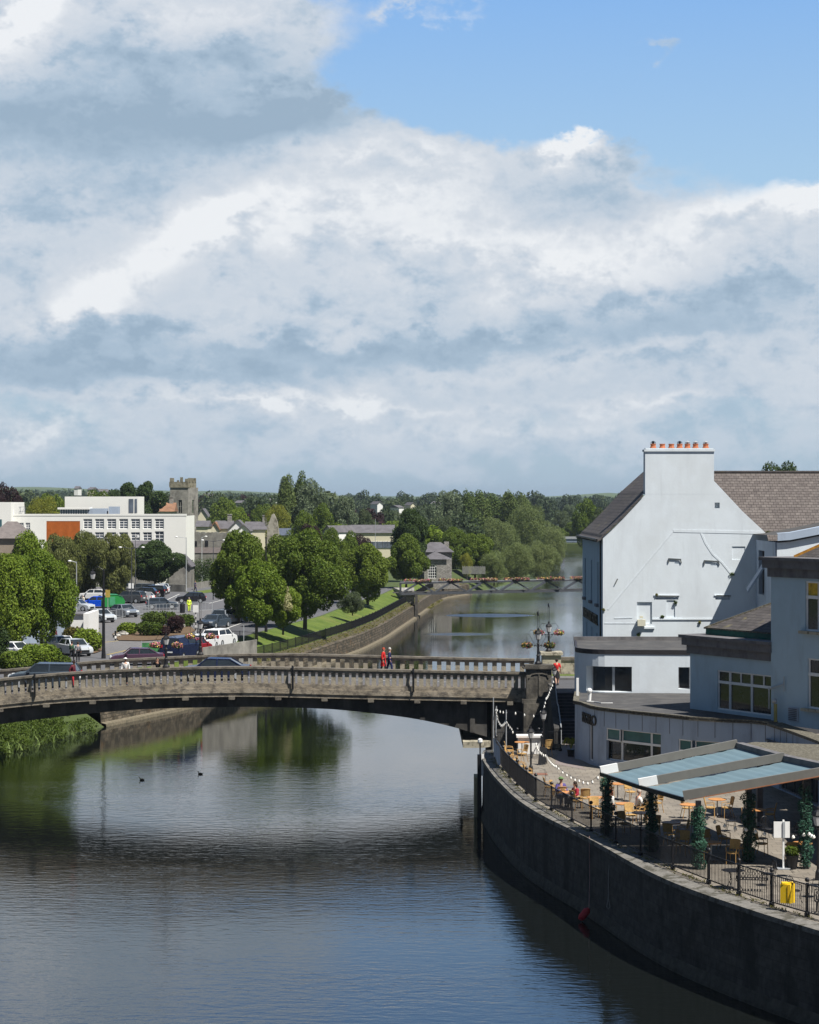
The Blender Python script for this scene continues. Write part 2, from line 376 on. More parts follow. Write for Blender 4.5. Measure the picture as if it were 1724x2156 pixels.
m_cornice = grime(mat('cornice_stone', (.15,.145,.15), .8, .15, 1.2), (.07,.07,.075), 1.4, .48, .65, (1,1,.5), .7)
m_felt = grime(mat('roof_felt', (.066,.065,.066), .95, .2, 1.5, bump=.3), (.12,.115,.108), .8, .48, .66, (1,1,1), .6)
m_moss = grime(mat('mossy_coping', (0.102,0.093,0.072), .95, .3, 6, bump=.8, bscale=22), (0.240,0.228,0.186), 9, .52, .62, (1,1,1), .8)
m_slate = brickmat('slate_roof', (0.102,0.088,0.084), (0.140,0.123,0.115), (0.040,0.034,0.032), .36, .19, (0, 2), .016, .28, .6)
m_slate_side = brickmat('slate_side', (0.068,0.060,0.060), (0.104,0.092,0.088), (0.024,0.024,0.024), .42, .22, (1, 2), .014, .3, .5)
m_slate2 = brickmat('slate_hip', (0.060,0.054,0.053), (0.090,0.081,0.078), (0.027,0.024,0.024), .6, .12, ((.515,-.857,0), 2), .008, .3, .5)
for mm in (m_slate_side, m_slate2): grime(mm, (.26,.23,.10), 1.1, .58, .70, (1,1,1), .5)
grime(m_slate, (.22,.20,.18), 3.3, .66, .69, (.8,1,1.6), .7)
m_quay = brickmat('quay_wall_stone', (.060,.057,.052), (.078,.073,.065), (.045,.042,.038), .85, .36, (1, 2), .012, .5, .35)
grime(m_quay, (.13,.125,.115), 2.6, .60, .70, (2.2,2.2,.22), .6); grime(m_quay, (.022,.024,.022), .9, .50, .62, (1,1,.3), .7); grime(m_quay, (.16,.155,.14), 7.0, .64, .70, (1,1,1), .6)
m_quay_foot = grime(mat('quay_wall_foot', (.06,.055,.045), .95, col2=(.11,.10,.08), scale=3, bump=.9), (.05,.045,.035), 2, .5, .65, (1,1,1), .8)
m_cap = grime(mat('quay_coping', (0.165,0.157,0.143), .95, .25, 3, bump=.6), (0.050,0.047,0.033), 2.2, .50, .60, (1,1,1), .8)
m_bank = brickmat('river_wall_stone', (.085,.07,.048), (.15,.125,.092), (.045,.038,.028), .7, .3, (1, 2), .03, .5, .8)
grime(m_bank, (.17,.085,.025), .7, .58, .68, (1,1,1), .5); grime(m_bank, (.03,.028,.02), 1.2, .47, .58, (1,1,1.8), .8)
m_bank_foot = mat('river_wall_foot', (.09,.08,.055), .95, col2=(.20,.17,.12), scale=4, bump=.8)
m_rub = brickmat('rubble_stone', (.24,.23,.21), (.36,.35,.32), (.15,.14,.13), .55, .22, (0, 2), .03, .35, .8)
m_asph = grime(mat('asphalt', (0.110,0.110,0.117), .95, .08, .6, bump=.2, bscale=30), (0.110,0.110,0.116), .25, .48, .62, (1,1,1), .6)
m_road = grime(mat('road_asphalt', (0.083,0.084,0.091), .95, .1, .5, bump=.2, bscale=30), (0.088,0.088,0.094), .3, .5, .62, (1,1,1), .6)
m_pave = brickmat('pavement_slabs', (0.135,0.132,0.135), (0.157,0.151,0.149), (0.094,0.091,0.088), .9, .6, (0, 1), .02, .10, .1)
m_terr = brickmat('terrace_paving', (.195,.17,.14), (.23,.205,.17), (0.109,0.097,0.080), .6, .6, (0, 1), .014, .14, .1)
grime(m_terr, (.10,.09,.08), .9, .50, .68, (1,1,1), .6)
m_soil = mat('soil', (0.096,0.057,0.033), .98, col2=(0.144,0.102,0.060), scale=2.5, bump=.5)
m_grass = grime(mat('lawn_grass', (0.058,0.096,0.012), .95, col2=(0.110,0.151,0.025), scale=.5, bump=.8, bscale=20), (0.165,0.165,0.044), .35, .52, .68, (1,1,1), .6)
m_field = mat('field_ground', (0.045,0.066,0.021), .95, col2=(0.078,0.102,0.030), scale=.02)
m_hill = mat('hill_ground', (0.042,0.070,0.032), .95, col2=(0.112,0.147,0.049), scale=.006, stretch=(1,.3,1))
m_yellow = mat('road_paint_yellow', (0.385,0.280,0.056), .8, .2, 4); m_line = mat('road_paint_white', (.60,.60,.58), .8, .15, 4)
m_glass = glass('window_glass', (.018,.022,.026)); m_glass_teal = glass('blind_glass', (.05,.13,.14), .15)
m_flow = flowermat('flower_mix', [(.42,.06,.09), (.62,.48,.06), (.50,.18,.30), (.04,.09,.02), (.60,.55,.32), (.05,.10,.02), (.50,.12,.18), (.03,.07,.015)])
m_flow_dark = flowermat('basket_green', [(.03,.05,.012), (.45,.38,.05), (.02,.04,.01), (.03,.06,.015), (.35,.10,.10), (.02,.04,.01)])
L_MAPLE = leafmat('maple_leaf', (0.077,0.141,0.010), (0.199,0.266,0.027)); L_LIND = leafmat('linden_leaf', (0.059,0.109,0.011), (0.158,0.211,0.026))
L_BIRCH = leafmat('birch_leaf', (0.088,0.115,0.021), (0.176,0.190,0.061)); L_DARK = leafmat('dark_leaf', (0.027,0.052,0.011), (0.065,0.105,0.028))
L_WILL = leafmat('willow_leaf', (0.107,0.151,0.037), (0.213,0.253,0.099)); L_POP = leafmat('poplar_leaf', (0.059,0.109,0.022), (0.148,0.190,0.055))
L_SILV = leafmat('silver_leaf', (.085,.125,.065), (.19,.235,.135)); L_COPP = leafmat('copper_leaf', (.022,.012,.012), (.055,.026,.028))
L_BLOS = leafmat('cream_blossom', (.34,.34,.16), (.52,.50,.28)); L_YEL = leafmat('golden_leaf', (0.166,0.188,0.011), (0.278,0.278,0.050))
L_IVY = leafmat('ivy_leaf', (0.011,0.057,0.027), (0.052,0.135,0.093), .1); L_HEDGE = leafmat('hedge_leaf', (0.042,0.077,0.008), (0.102,0.144,0.018))
L_REED = leafmat('reed_leaf', (0.066,0.119,0.018), (0.158,0.219,0.061)); L_FAR = leafmat('far_leaf', (.034,.055,.028), (.075,.105,.045))
L_FAR2 = leafmat('far_leaf_light', (0.059,0.090,0.029), (0.111,0.140,0.069))
m_bark = mat('bark', (.10,.085,.065), .95, .3, 3, bump=.6)
# ================================================================ setting
def xw(y): return float(np.interp(y, [100,145,163,181,221.5,251,271,321,357,381,394,450,539,640,760,900,1100], [-41,-29,-25,-18.5,-10.2,-5.4,-3.1,1.07,3.9,6.3,10.2,21,34,44,52,62,80]))
def xi(y): return float(np.interp(y, [100,145,163,169,175,181,198,206,213,221,245,254,286,315,330,360,394,450,539,640,760,900,1100], [-48,-37,-31,-26.4,-22.6,-19.9,-16.9,-16.9,-17.3,-16,-12.2,-10.5,-7.6,-3.8,-2.6,-.8,3.6,14,27,38,46,56,73]))
YS = sorted(set(list(range(100, 420, 6))+list(range(420, 1101, 30))))
river = tag(part('river', MB().quad((-120,-60,0), (150,-60,0), (150,1100,0), (-120,1100,0)), None), kind='structure')
def water_mat():
    m = bpy.data.materials.new('river_water'); m.use_nodes = True; n, l = m.node_tree.nodes, m.node_tree.links; b = n['Principled BSDF']
    b.inputs['Base Color'].default_value = (.006,.0075,.007,1); b.inputs['Roughness'].default_value = .045; b.inputs['IOR'].default_value = 1.56; b.inputs['Specular IOR Level'].default_value = .5
    g = n.new('ShaderNodeNewGeometry')
    def nz(st, sc, d, r):
        mp = n.new('ShaderNodeVectorMath'); mp.operation = 'MULTIPLY'; l.new(g.outputs['Position'], mp.inputs[0]); mp.inputs[1].default_value = st
        t = n.new('ShaderNodeTexNoise'); t.inputs['Scale'].default_value = sc; t.inputs['Detail'].default_value = d; t.inputs['Roughness'].default_value = r; l.new(mp.outputs[0], t.inputs[0]); return t.outputs[0]
    def mt(op, a, b_, c=None):
        q = n.new('ShaderNodeMath'); q.operation = op
        for k, v in enumerate((a, b_, c)):
            if v is None: continue
            if isinstance(v, (int, float)): q.inputs[k].default_value = v
            else: l.new(v, q.inputs[k])
        return q.outputs[0]
    def rng(x, a, b_, c=0., d=1.):
        q = n.new('ShaderNodeMapRange'); q.interpolation_type = 'SMOOTHSTEP'; l.new(x, q.inputs[0])
        for k, v in enumerate((a, b_, c, d)): q.inputs[k+1].default_value = v
        return q.outputs[0]
    s = n.new('ShaderNodeSeparateXYZ'); l.new(g.outputs['Position'], s.inputs[0])
    rip = mt('ADD', nz((.55,1.15,1), 3.0, 3, .55), mt('MULTIPLY', nz((1,1.6,1), .9, 2, .5), 1.3))
    wv = n.new('ShaderNodeTexWave'); wv.bands_direction = 'Y'; wv.inputs['Scale'].default_value = .55; wv.inputs['Distortion'].default_value = 7; wv.inputs['Detail'].default_value = 3; wv.inputs['Detail Scale'].default_value = 1.2
    mp = n.new('ShaderNodeVectorMath'); mp.operation = 'MULTIPLY'; l.new(g.outputs['Position'], mp.inputs[0]); mp.inputs[1].default_value = (.45,1,1); rt = n.new('ShaderNodeVectorRotate'); rt.inputs['Angle'].default_value = R(14); l.new(mp.outputs[0], rt.inputs[0]); l.new(rt.outputs[0], wv.inputs[0])
    hgt = mt('ADD', mt('MULTIPLY_ADD', wv.outputs[1], .13, rip), mt('MULTIPLY', nz((.8,1.0,1), 6.5, 3, .6), .35))
    calm = rng(nz((.5,1,1), .05, 4, .6), .36, .64, .55, 1.25)
    near = rng(s.outputs[1], 118, 150, 1.0, .34)
    far = rng(s.outputs[1], 322, 360, 1.0, 7.0)
    # breezy patches upstream
    e1 = mt('ADD', mt('POWER', mt('DIVIDE', mt('ABSOLUTE', mt('SUBTRACT', s.outputs[0], 12.2), 0), 6.6), 2), mt('POWER', mt('DIVIDE', mt('ABSOLUTE', mt('SUBTRACT', s.outputs[1], 327), 0), 5.0), 2))
    p1 = rng(e1, .8, 1.15, 1, 0)
    e2 = mt('ADD', mt('POWER', mt('DIVIDE', mt('ABSOLUTE', mt('SUBTRACT', s.outputs[0], 6.5), 0), 4.6), 2), mt('POWER', mt('DIVIDE', mt('ABSOLUTE', mt('SUBTRACT', s.outputs[1], 281), 0), 3.2), 2))
    p2 = rng(e2, .3, 1.3, .45, 0)
    pat = mt('MAXIMUM', p1, p2)
    st = mt('ADD', mt('MULTIPLY', mt('MULTIPLY', near, far), calm), mt('MULTIPLY', pat, 9.0))
    bp = n.new('ShaderNodeBump'); bp.inputs['Distance'].default_value = .085; l.new(mt('MULTIPLY', st, .13), bp.inputs['Strength']); l.new(hgt, bp.inputs['Height']); l.new(bp.outputs[0], b.inputs['Normal'])
    ro = mt('ADD', mt('MULTIPLY', pat, .25), .04); l.new(ro, b.inputs['Roughness'])
    return m
river.data.materials.append(water_mat())
# ground sheets
gl = [(xi(y), y) for y in YS]
tag(part('ground', MB().prism([(-1800,100)]+gl+[(78,1300),(-1800,1300)], 2.6, 3.80), m_field), kind='structure')
tag(part('ground', MB().quad((-2600,1290,3.7), (2600,1290,3.7), (2600,9000,3.7), (-2600,9000,3.7)), m_field), kind='structure')
rl = [(9.6,133),(13.4,145),(13.4,168),(24,240),(34,331),(48,480),(62,650),(80,800),(96,1100)]
tag(part('ground', MB().prism(rl+[(99,1300),(1800,1300),(1800,133)][0:3], -.5, 3.4), m_field), kind='structure')
tag(part('ground', MB().prism([(44,750),(170,750),(170,1290),(44,1290)], -.5, 2.4), m_field), kind='structure')
# river bank: wall, shelf, lawn slope
A = [(xw(y), y, -.3) for y in YS if 163 <= y <= 400]; B = [(xw(y)-.15, y, 1.9) for y in YS if 163 <= y <= 400]
fx = lambda y: min(xw(y)-1.1, xw(y)-1.1)
C_ = [(fx(y), y, 2.5) for y in YS if 163 <= y <= 400]; D_ = [(xi(y)-.02, y, 3.805) for y in YS if 163 <= y <= 400]
qw = thing('river_wall', 'long curved rubble wall of the left river bank upstream of the bridge', 'wall', (xw(250), 250, 0))
part('wall', MB().strip(A, B), m_bank, qw)
part('footing', MB().strip([(xw(y)+.45, y, -.3) for y in YS if 163 <= y <= 400], [(xw(y)+.35, y, .22) for y in YS if 163 <= y <= 400]).strip([(xw(y)+.35, y, .22) for y in YS if 163 <= y <= 400], [(xw(y)-.05, y, .34) for y in YS if 163 <= y <= 400]), m_bank_foot, qw)
part('capping', MB().strip(B, [(xw(y)-.6, y, 1.98) for y in YS if 163 <= y <= 400]), m_bank, qw)
tag(part('river_bank', MB().strip([(xw(y)-.6, y, 1.98) for y in YS if 163 <= y <= 400], C_), mat('bank_earth', (.04,.045,.02), .95, col2=(.10,.08,.045), scale=1.5, bump=.8)), kind='structure')
tag(part('lawn', MB().strip(C_, D_), m_grass), kind='structure')
Yb = [y for y in YS if y >= 396]
tag(part('river_bank', MB().strip([(xw(y)+.5, y, -.3) for y in Yb], [(xi(y)-.05, y, 3.82) for y in Yb]), m_field), kind='structure')
Yc = [100,145,151,157,163,166]
tag(part('river_bank', MB().strip([(xw(y)+.6, y, -.3) for y in Yc], [(xi(y)-.05, y, 3.82) for y in Yc]), m_field), kind='structure')
# car park, roads, pavements (each sheet a few mm above the one below)
def flat(name, pts, z, m, kind='structure'):
    o = MB(); vs_ = [G(p[0], p[1], z) if p[2:] != ('w',) else Vector((p[0], p[1], z)) for p in pts]; o.add(vs_, [tuple(range(len(vs_)))]); return tag(part(name, o, m), kind=kind)
cp = MB(); yy = [y for y in YS if 100 <= y <= 345]
cp.add([(-120,100,3.804)]+[(xi(y)-.3, y, 3.804) for y in yy]+[(-120,345,3.804)], [tuple(range(len(yy)+2))]); tag(part('car_park', cp, m_asph), kind='structure')
rd = MB().strip([(xi(y)-8.2, y, 3.808) for y in yy if y > 195], [(xi(y)-1.6, y, 3.808) for y in yy if y > 195]); tag(part('road', rd, m_road), kind='structure')
flat('pavement', [(195,1313),(272,1295),(318,1290),(443,1283),(484,1285),(428,1325),(395,1334),(352,1347),(244,1378),(214,1375),(213,1352),(187,1326)], 3.815, m_pave)
flat('flower_bed', [(236,1334),(262,1322),(300,1316),(400,1318),(412,1326),(396,1335),(352,1345),(300,1348),(250,1347)], 3.90, m_soil)
flat('flower_bed', [(120,1368),(150,1335),(206,1338),(216,1368),(200,1374),(150,1376)], 3.88, m_soil)
for a, b in (((216,1352),(330,1340)), ((330,1340),(396,1336)), ((225,1378),(352,1349)), ((352,1349),(398,1337))):
    p, q = G(*a, 3.822), G(*b, 3.822); tag(part('parking_line', MB().bar(p, q, .16, .006), m_yellow), kind='structure')
for a, b in (((478,1322),(540,1300)), ((530,1302),(545,1297)), ((300,1262),(352,1250)), ((352,1262),(378,1250)), ((280,1270),(300,1262)), ((440,1270),(470,1262))):
    p, q = G(*a, 3.822), G(*b, 3.822); tag(part('parking_line', MB().bar(p, q, .14, .006), m_line), kind='structure')
flat('verge', [(390,1247),(447,1240),(480,1238),(480,1243),(430,1248)], 3.83, m_grass)
# terrace slab (right bank) and street behind it
WALLP = [(4.3,122.3),(4.07,119),(4.3,113),(4.67,107.8),(5.25,102),(6.1,97),(7.6,90.6),(9.18,82.8),(10.7,77.8),(13.6,71.2),(17.5,64.5),(24,57),(34,49)]
WO = [(p.x, p.y) for p in poly_arc([(a, b, 0) for a, b in WALLP], 5)]
FENP = [(4.9,121.7),(4.78,118.5),(4.95,113),(5.4,107),(6.0,101.5),(6.85,97),(7.5,93.6),(8.35,90),(9.3,86.1),(10.2,82.8),(11.1,79.9),(12.0,77.2),(13.0,74.8),(14.4,72.1),(17,68.2),(20,64.6)]
FO = [(p.x, p.y) for p in poly_arc([(a, b, 0) for a, b in FENP], 5)]
tp = [(p.x, p.y) for p in offs(WO, .30)]
tag(part('terrace', MB().prism([(4.6,122.2)][:0]+list(tp)+[(34,131),(8.9,131),(8.9,122.3)], .4, 3.30), m_terr), kind='structure')
qr = thing('quay_wall', 'tall dark stained quay wall curving under the riverside terrace', 'wall', (7.6, 90.6, 0))
part('wall', MB().strip([(p[0], p[1], -.4) for p in WO], [(p[0]+.02, p[1], 3.12) for p in WO]).quad((4.3,122.3,-.4), (4.3,122.3,3.12), (9,122.3,3.12), (9,122.3,-.4)), m_quay, qr)
inn = offs(WO, .62)
part('coping', MB().strip([(p.x, p.y, 3.12) for p in offs(WO, -.05)], [(p.x, p.y, 3.30) for p in offs(WO, -.05)]).strip([(p.x, p.y, 3.30) for p in offs(WO, -.05)], [(p.x, p.y, 3.34) for p in inn]).strip([(p.x, p.y, 3.34) for p in inn], [(p.x+.05, p.y, 3.0) for p in inn]), m_cap, qr)
part('footing', MB().strip([(p.x, p.y, -.3) for p in offs(WO, -.14)], [(p.x, p.y, .12) for p in offs(WO, -.12)]).strip([(p.x, p.y, .12) for p in offs(WO, -.12)], [(p[0], p[1], .5) for p in WO]), m_quay_foot, qr)
flat('paving', [(8.9,125.4,'w'),(10.2,125.4,'w'),(9.2,115.5,'w'),(9.4,113.4,'w'),(7.9,116,'w')], 3.306, mat('dark_paving', (.21,.175,.165), .9, .12, 3))
tag(part('street', MB().prism([(8.9,131),(60,131),(60,146.5),(9.2,146.5),(9.2,133)], 2.0, 5.78), m_road), kind='structure')
tag(part('verge', MB().box(20, 143.3, 5.784, 22, 1.5, .1), m_grass), kind='structure')
tag(part('pavement', MB().box(20, 141.6, 5.784, 22, 1.7, .12), m_pave), kind='structure')
# ================================================================ road bridge
def cop_n(x): return float(np.interp(x, [-60,-36,-27.0,-25.3,-24.4,-20.9,-15.3,-10,-3.2,4.05,7.3,12], [4.5,5.9,6.42,6.57,6.69,7.01,7.27,7.36,7.19,7.05,6.98,6.95]))
def cop_f(x): return float(np.interp(x, [-60,-36,-27.5,-26.7,-20.7,-12.8,-8.4,-3.5,5.6,8.4,14], [4.4,5.6,6.2,6.27,6.86,7.25,7.33,7.2,6.98,6.95,6.95]))
def sof(x): return float(np.interp(x, [-40,-32,-27.0,-25.3,-20.3,-16.5,-10,-4.7,.23,2.9,5.1,6], [1.2,2.6,3.45,3.76,4.35,4.68,4.82,4.68,4.12,3.54,2.83,2.5]))
def sm(f, x): return sum(f(x+d)*w for d, w in ((-2,.1),(-1,.2),(0,.4),(1,.2),(2,.1)))
YN, YF = 132.0, 144.0
br = thing('road_bridge', 'weathered concrete arch bridge with slotted parapets spanning the river', 'bridge', (-9, 138, 0))
xs = [x*.6 for x in range(-60, 13)]; xs = [x for x in xs if x <= 7.25]
def band(name, f, a, b, y0, y1, m, hi=7.25):
    o = MB(); q = [x for x in xs if x < hi]+[hi]
    top = [(x, sm(f, x)+b) for x in q]; bot = [(x, sm(f, x)+a) for x in q]
    n = len(q)
    vs_ = [(x, y, z) for y in (y0, y1) for row in (bot, top) for x, z in row]; fs = []
    for i in range(n-1):
        fs += [(i, i+1, n+i+1, n+i), (3*n+i, 3*n+i+1, 2*n+i+1, 2*n+i), (n+i, n+i+1, 3*n+i+1, 3*n+i), (2*n+i, 2*n+i+1, i+1, i)]
    fs += [(0, n, 3*n, 2*n), (n-1, 3*n-1, 4*n-1, 2*n-1)]
    o.add(vs_, fs); return part(name, o, m, br)
band('coping', cop_n, -.13, 0, YN-.12, YN+.46, m_conc_top); band('coping', cop_n, -.28, -.13, YN-.03, YN+.38, m_conc)
band('plinth_band', cop_n, -1.32, -1.02, YN-.02, YN+.36, m_conc); band('fascia', cop_n, -1.62, -1.32, YN-.10, YN+.4, m_conc); band('fascia', cop_n, -1.86, -1.62, YN-.03, YN+.4, m_conc)
band('coping', cop_f, -.13, 0, YF-.40, YF+.14, m_conc_top, 8.4); band('coping', cop_f, -.30, -.13, YF-.32, YF+.05, m_conc, 8.4)
band('fascia', cop_f, -1.9, -.98, YF-.30, YF+.05, m_conc, 8.4)
m_bal = grime(mat('baluster_concrete', (.25,.22,.165), .92, col2=(.34,.305,.24), scale=1.2, bump=.5, bscale=14), (.10,.09,.075), 2.2, .50, .64, (1,1,1.6), .6)
bme = MB().box(0, 0, -.38, .265, .26, .745).mesh('baluster', m_bal)
x = 7.0; nb = 0
while x > -35:
    if nb < 84:
        o = link('baluster', bme, br); o.location = (x, YN+.17, sm(cop_n, x)-.65)
    nb += 1; x -= .418
sb = MB(); x = 8.2
while x > -35: sb.box(x, YF-.13, sm(cop_f, x)-1.03, .30, .22, .76); x -= .62
tag(part('baluster', sb, m_bal, br), kind='stuff')
for i in range(12):                                        # projecting beam ends under the fascia
    x = 6.2-i*2.86; part('beam_end', MB().box(x, YN-.02, sm(cop_n, x)-2.02, .36, .6, .20), m_conc_top, br)
dk = MB(); q = [x for x in xs]+[9.0]
for i in range(len(q)-1):
    a, b = q[i], q[i+1]; za, zb = sm(cop_n, a)-1.2, sm(cop_n, b)-1.2
    dk.quad((a,YN+.36,za), (b,YN+.36,zb), (b,YF-.3,zb), (a,YF-.3,za)); dk.quad((a,YN+.3,za-.62), (a,YF-.1,za-.62), (b,YF-.1,zb-.62), (b,YN+.3,zb-.62))
part('deck', dk, mat('bridge_asphalt', (.10,.10,.105), .95, .12, 1), br)
m_fpath = mat('footpath_asphalt', (.115,.105,.105), .95, .15, 1)
for y0, y1 in ((YN+.36, YN+2.3), (YF-2.3, YF-.3)):
    fp = MB()
    for i in range(len(q)-1):
        a, b = q[i], q[i+1]; za, zb = sm(cop_n, a)-1.07, sm(cop_n, b)-1.07
        fp.quad((a,y0,za), (b,y0,zb), (b,y1,zb), (a,y1,za)); yk = y1 if y0 < 138 else y0; fp.quad((a,yk,za-.2), (b,yk,zb-.2), (b,yk,zb), (a,yk,za))
    part('footpath', fp, m_fpath, br)
lm = MB(); 
for i in range(0, len(q)-2, 3):
    a, b = q[i], q[i+1]; za, zb = sm(cop_n, a)-1.194, sm(cop_n, b)-1.194; lm.quad((a,137.95,za), (b,137.95,zb), (b,138.07,zb), (a,138.07,za))
part('centre_line', lm, m_line, br)
ar = MB(); q2 = [x for x in xs if x <= 5.1]
for yk in (YN+.55, YF-.7):
    top = [(x, sm(cop_n, x)-1.84) for x in q2]; bot = [(x, sm(sof, x)) for x in q2]; n = len(q2)
    ar.add([(x, yk, z) for x, z in bot]+[(x, yk, z) for x, z in top], [(i, i+1, n+i+1, n+i) for i in range(n-1)])
n = len(q2); ar.add([(x, YN+.55, sm(sof, x)) for x in q2]+[(x, YF-.7, sm(sof, x)) for x in q2], [(n+i, n+i+1, i+1, i) for i in range(n-1)])
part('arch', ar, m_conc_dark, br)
for i in range(9): x = 3.9-i*3.1; part('rib', MB().box(x, YN+.5, sm(sof, x)+.02, .3, .18, sm(cop_n, x)-1.84-sm(sof, x)), m_conc_dark, br) if i < 3 else None
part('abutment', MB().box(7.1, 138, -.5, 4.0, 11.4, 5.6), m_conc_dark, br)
part('springer', MB().prism([(3.3,131.7),(4.5,131.7),(5.2,132.6),(5.2,143),(3.3,143)], 2.35, 2.72), m_pier_lit, br)
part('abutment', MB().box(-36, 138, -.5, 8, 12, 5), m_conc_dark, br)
part('pilaster', MB().box(7.95, 131.55, -.4, 1.9, 1.0, 5.55), m_pier_shade, br)
pr = part('pier', MB().box(7.95, 131.75, 5.15, 2.1, 1.3, .25).box(7.95, 131.75, 5.4, 1.55, 1.05, 1.85).box(7.95, 131.75, 7.25, 1.95, 1.35, .12).box(7.95, 131.75, 7.37, 1.75, 1.15, .12), m_pier_shade, br)
part('relief', MB().bar((7.45,131.2,6.9), (7.75,131.2,6.98), .06, .08).bar((7.75,131.2,6.98), (8.15,131.2,6.98), .06, .08).bar((8.15,131.2,6.98), (8.45,131.2,6.9), .06, .08).bar((7.45,131.2,6.9), (7.35,131.2,6.7), .06, .08).bar((8.45,131.2,6.9), (8.55,131.2,6.7), .06, .08).bar((7.95,131.2,5.5), (7.95,131.2,6.98), .05, .05), m_pier_shade, pr)
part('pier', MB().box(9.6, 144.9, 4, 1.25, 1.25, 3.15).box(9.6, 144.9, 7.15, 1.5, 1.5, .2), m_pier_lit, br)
wx = thing('street_wall', 'solid stone wall with dark coping right of the far bridge pier', 'wall', (12, 145, 5.8))
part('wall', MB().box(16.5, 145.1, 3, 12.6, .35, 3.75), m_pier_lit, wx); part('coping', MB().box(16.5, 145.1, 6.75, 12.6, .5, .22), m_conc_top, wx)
# ================================================================ footbridge upstream
fb = thing('footbridge', 'grey steel truss footbridge with flower troughs along its rail far upstream', 'bridge', (0, 317, 3.5))
def fy(x): return 317+(x+1)*.45
PXT = [-1.2+k*2.47 for k in range(16)]
def FBz(x): return 3.75
for side in (0, 2.2):
    t = MB(); t.bar((-1.4,fy(-1.4)+side,3.72), (36,fy(36)+side,3.72), .30, .34); part('lower_chord', t, m_truss, fb)
    t = MB(); t.bar((-1.4,fy(-1.4)+side,5.28), (36,fy(36)+side,5.28), .16, .18); part('upper_chord', t, m_truss, fb)
    d = MB()
    for k in range(15):
        a = (PXT[k], fy(PXT[k])+side, 3.8 if k % 2 == 0 else 5.25); b = (PXT[k+1], fy(PXT[k+1])+side, 5.25 if k % 2 == 0 else 3.8)
        d.bar(a, b, .17, .17)
    d.bar((-1.35,fy(-1.3)+side,3.7), (-1.35,fy(-1.3)+side,5.3), .3); part('diagonals', d, m_truss, fb)
part('deck', MB().prism([(-2.5,fy(-2.5)),(36,fy(36)),(36,fy(36)+2.2),(-2.5,fy(-2.5)+2.2)], 3.86, 3.95), m_conc_dark, fb)
part('pier', MB().box(xw(319)+.1, 318.4, -.5, .42, 2.6, 4.2), m_quay, fb)
part('handrail', MB().bar((-1.4,fy(-1.4)-.05,5.5), (36,fy(36)-.05,5.5), .06), m_steel, fb)
# ================================================================ vegetation
def crown_mesh(name, seed, m, n, leaf, lobes, mat_, droop=0.0, flat_=.5, solid=.0):
    """leaf quads on clumps; lobes = [(x,y,z,rx,ry,rz)]"""
    if 7500 < n < 30000: n, leaf = int(n*2.1), leaf*.69
    r = np.random.default_rng(seed); L = np.array(lobes); w = (L[:,3]*L[:,4]+L[:,5]*L[:,3]); w = w/w.sum()
    k = r.choice(len(L), n, p=w); d = r.normal(size=(n, 3)); d[:,2] = d[:,2]*.9+.12; d /= np.linalg.norm(d, axis=1)[:,None]
    rad = .62+.42*r.random(n)**.6; c = L[k,:3]+d*L[k,3:6]*rad[:,None]
    inside = np.zeros(n, bool)
    nn = d*(1-flat_)+r.normal(size=(n, 3))*.55; nn[:,2] += .25; nn /= np.linalg.norm(nn, axis=1)[:,None]
    a = np.cross(nn, r.normal(size=(n, 3))); a /= np.linalg.norm(a, axis=1)[:,None]
    if droop: a = a*(1-droop)+np.array([0,0,-1])*droop; a -= nn*(a*nn).sum(1)[:,None]; a /= np.linalg.norm(a, axis=1)[:,None]
    b = np.cross(nn, a); s = leaf*(.6+.8*r.random(n))[:,None]
    asp = .55 if not droop else .30
    v = np.stack([c-a*s, c+b*s*asp-nn*s*.12, c+a*s, c-b*s*asp-nn*s*.12], 1).reshape(-1, 3)
    me = bpy.data.meshes.new(name); me.vertices.add(4*n); me.vertices.foreach_set('co', v.ravel().astype(np.float32))
    me.loops.add(4*n); me.loops.foreach_set('vertex_index', np.arange(4*n, dtype=np.int32))
    me.polygons.add(n); me.polygons.foreach_set('loop_start', np.arange(0, 4*n, 4, dtype=np.int32))
    me.update(calc_edges=True); me.materials.append(mat_); return me
def lobes_round(r, w, z0, k=22, lr=.30, top=1.0, cone=0.0, jit=.16):
    """unit tree: z 0..1, half width w"""
    o = []; zc = (z0+top)/2; hz = (top-z0)/2
    for i in range(k):
        t = (i+.5)/k; ph = i*2.39996+r.random(); cz = 1-2*t; rr = math.sqrt(1-cz*cz)
        f = .55+r.random()*jit*3
        zz = zc+cz*hz*.70*(1+r.random()*jit); ww = w*rr*f*(1-cone*max(0, (zz-zc)/hz))
        s = lr*(.50+.85*r.random()); o.append((ww*math.cos(ph), ww*math.sin(ph), zz, s*w*1.05, s*w*1.05, s*hz*.95))
    o.append((0, 0, zc, w*.55, w*.55, hz*.6)); return o
KINDS = {  # half width, crown bottom, lobes, lobe radius, cone, leaf material, droop
 'maple_tree': (.40,.15,28,.34,.15,L_MAPLE,0), 'linden_tree': (.40,.10,30,.32,.3,L_LIND,0), 'birch_tree': (.40,.06,28,.34,.1,L_BIRCH,.65), 'dark_tree': (.46,.16,24,.33,.1,L_DARK,0),
 'willow_tree': (.42,.03,26,.36,.15,L_WILL,.6), 'poplar_tree': (.17,.06,30,.55,.35,L_POP,0), 'silver_tree': (.38,.05,26,.33,.1,L_SILV,0), 'copper_tree': (.45,.1,22,.33,.1,L_COPP,0),
 'pine_tree': (.34,.35,16,.36,-.3,L_DARK,0), 'golden_tree': (.42,.1,20,.33,.1,L_YEL,.3), 'far_tree': (.50,.05,18,.36,.1,L_FAR,0), 'light_tree': (.48,.06,20,.35,.1,L_FAR2,0)}
PROTO = {}
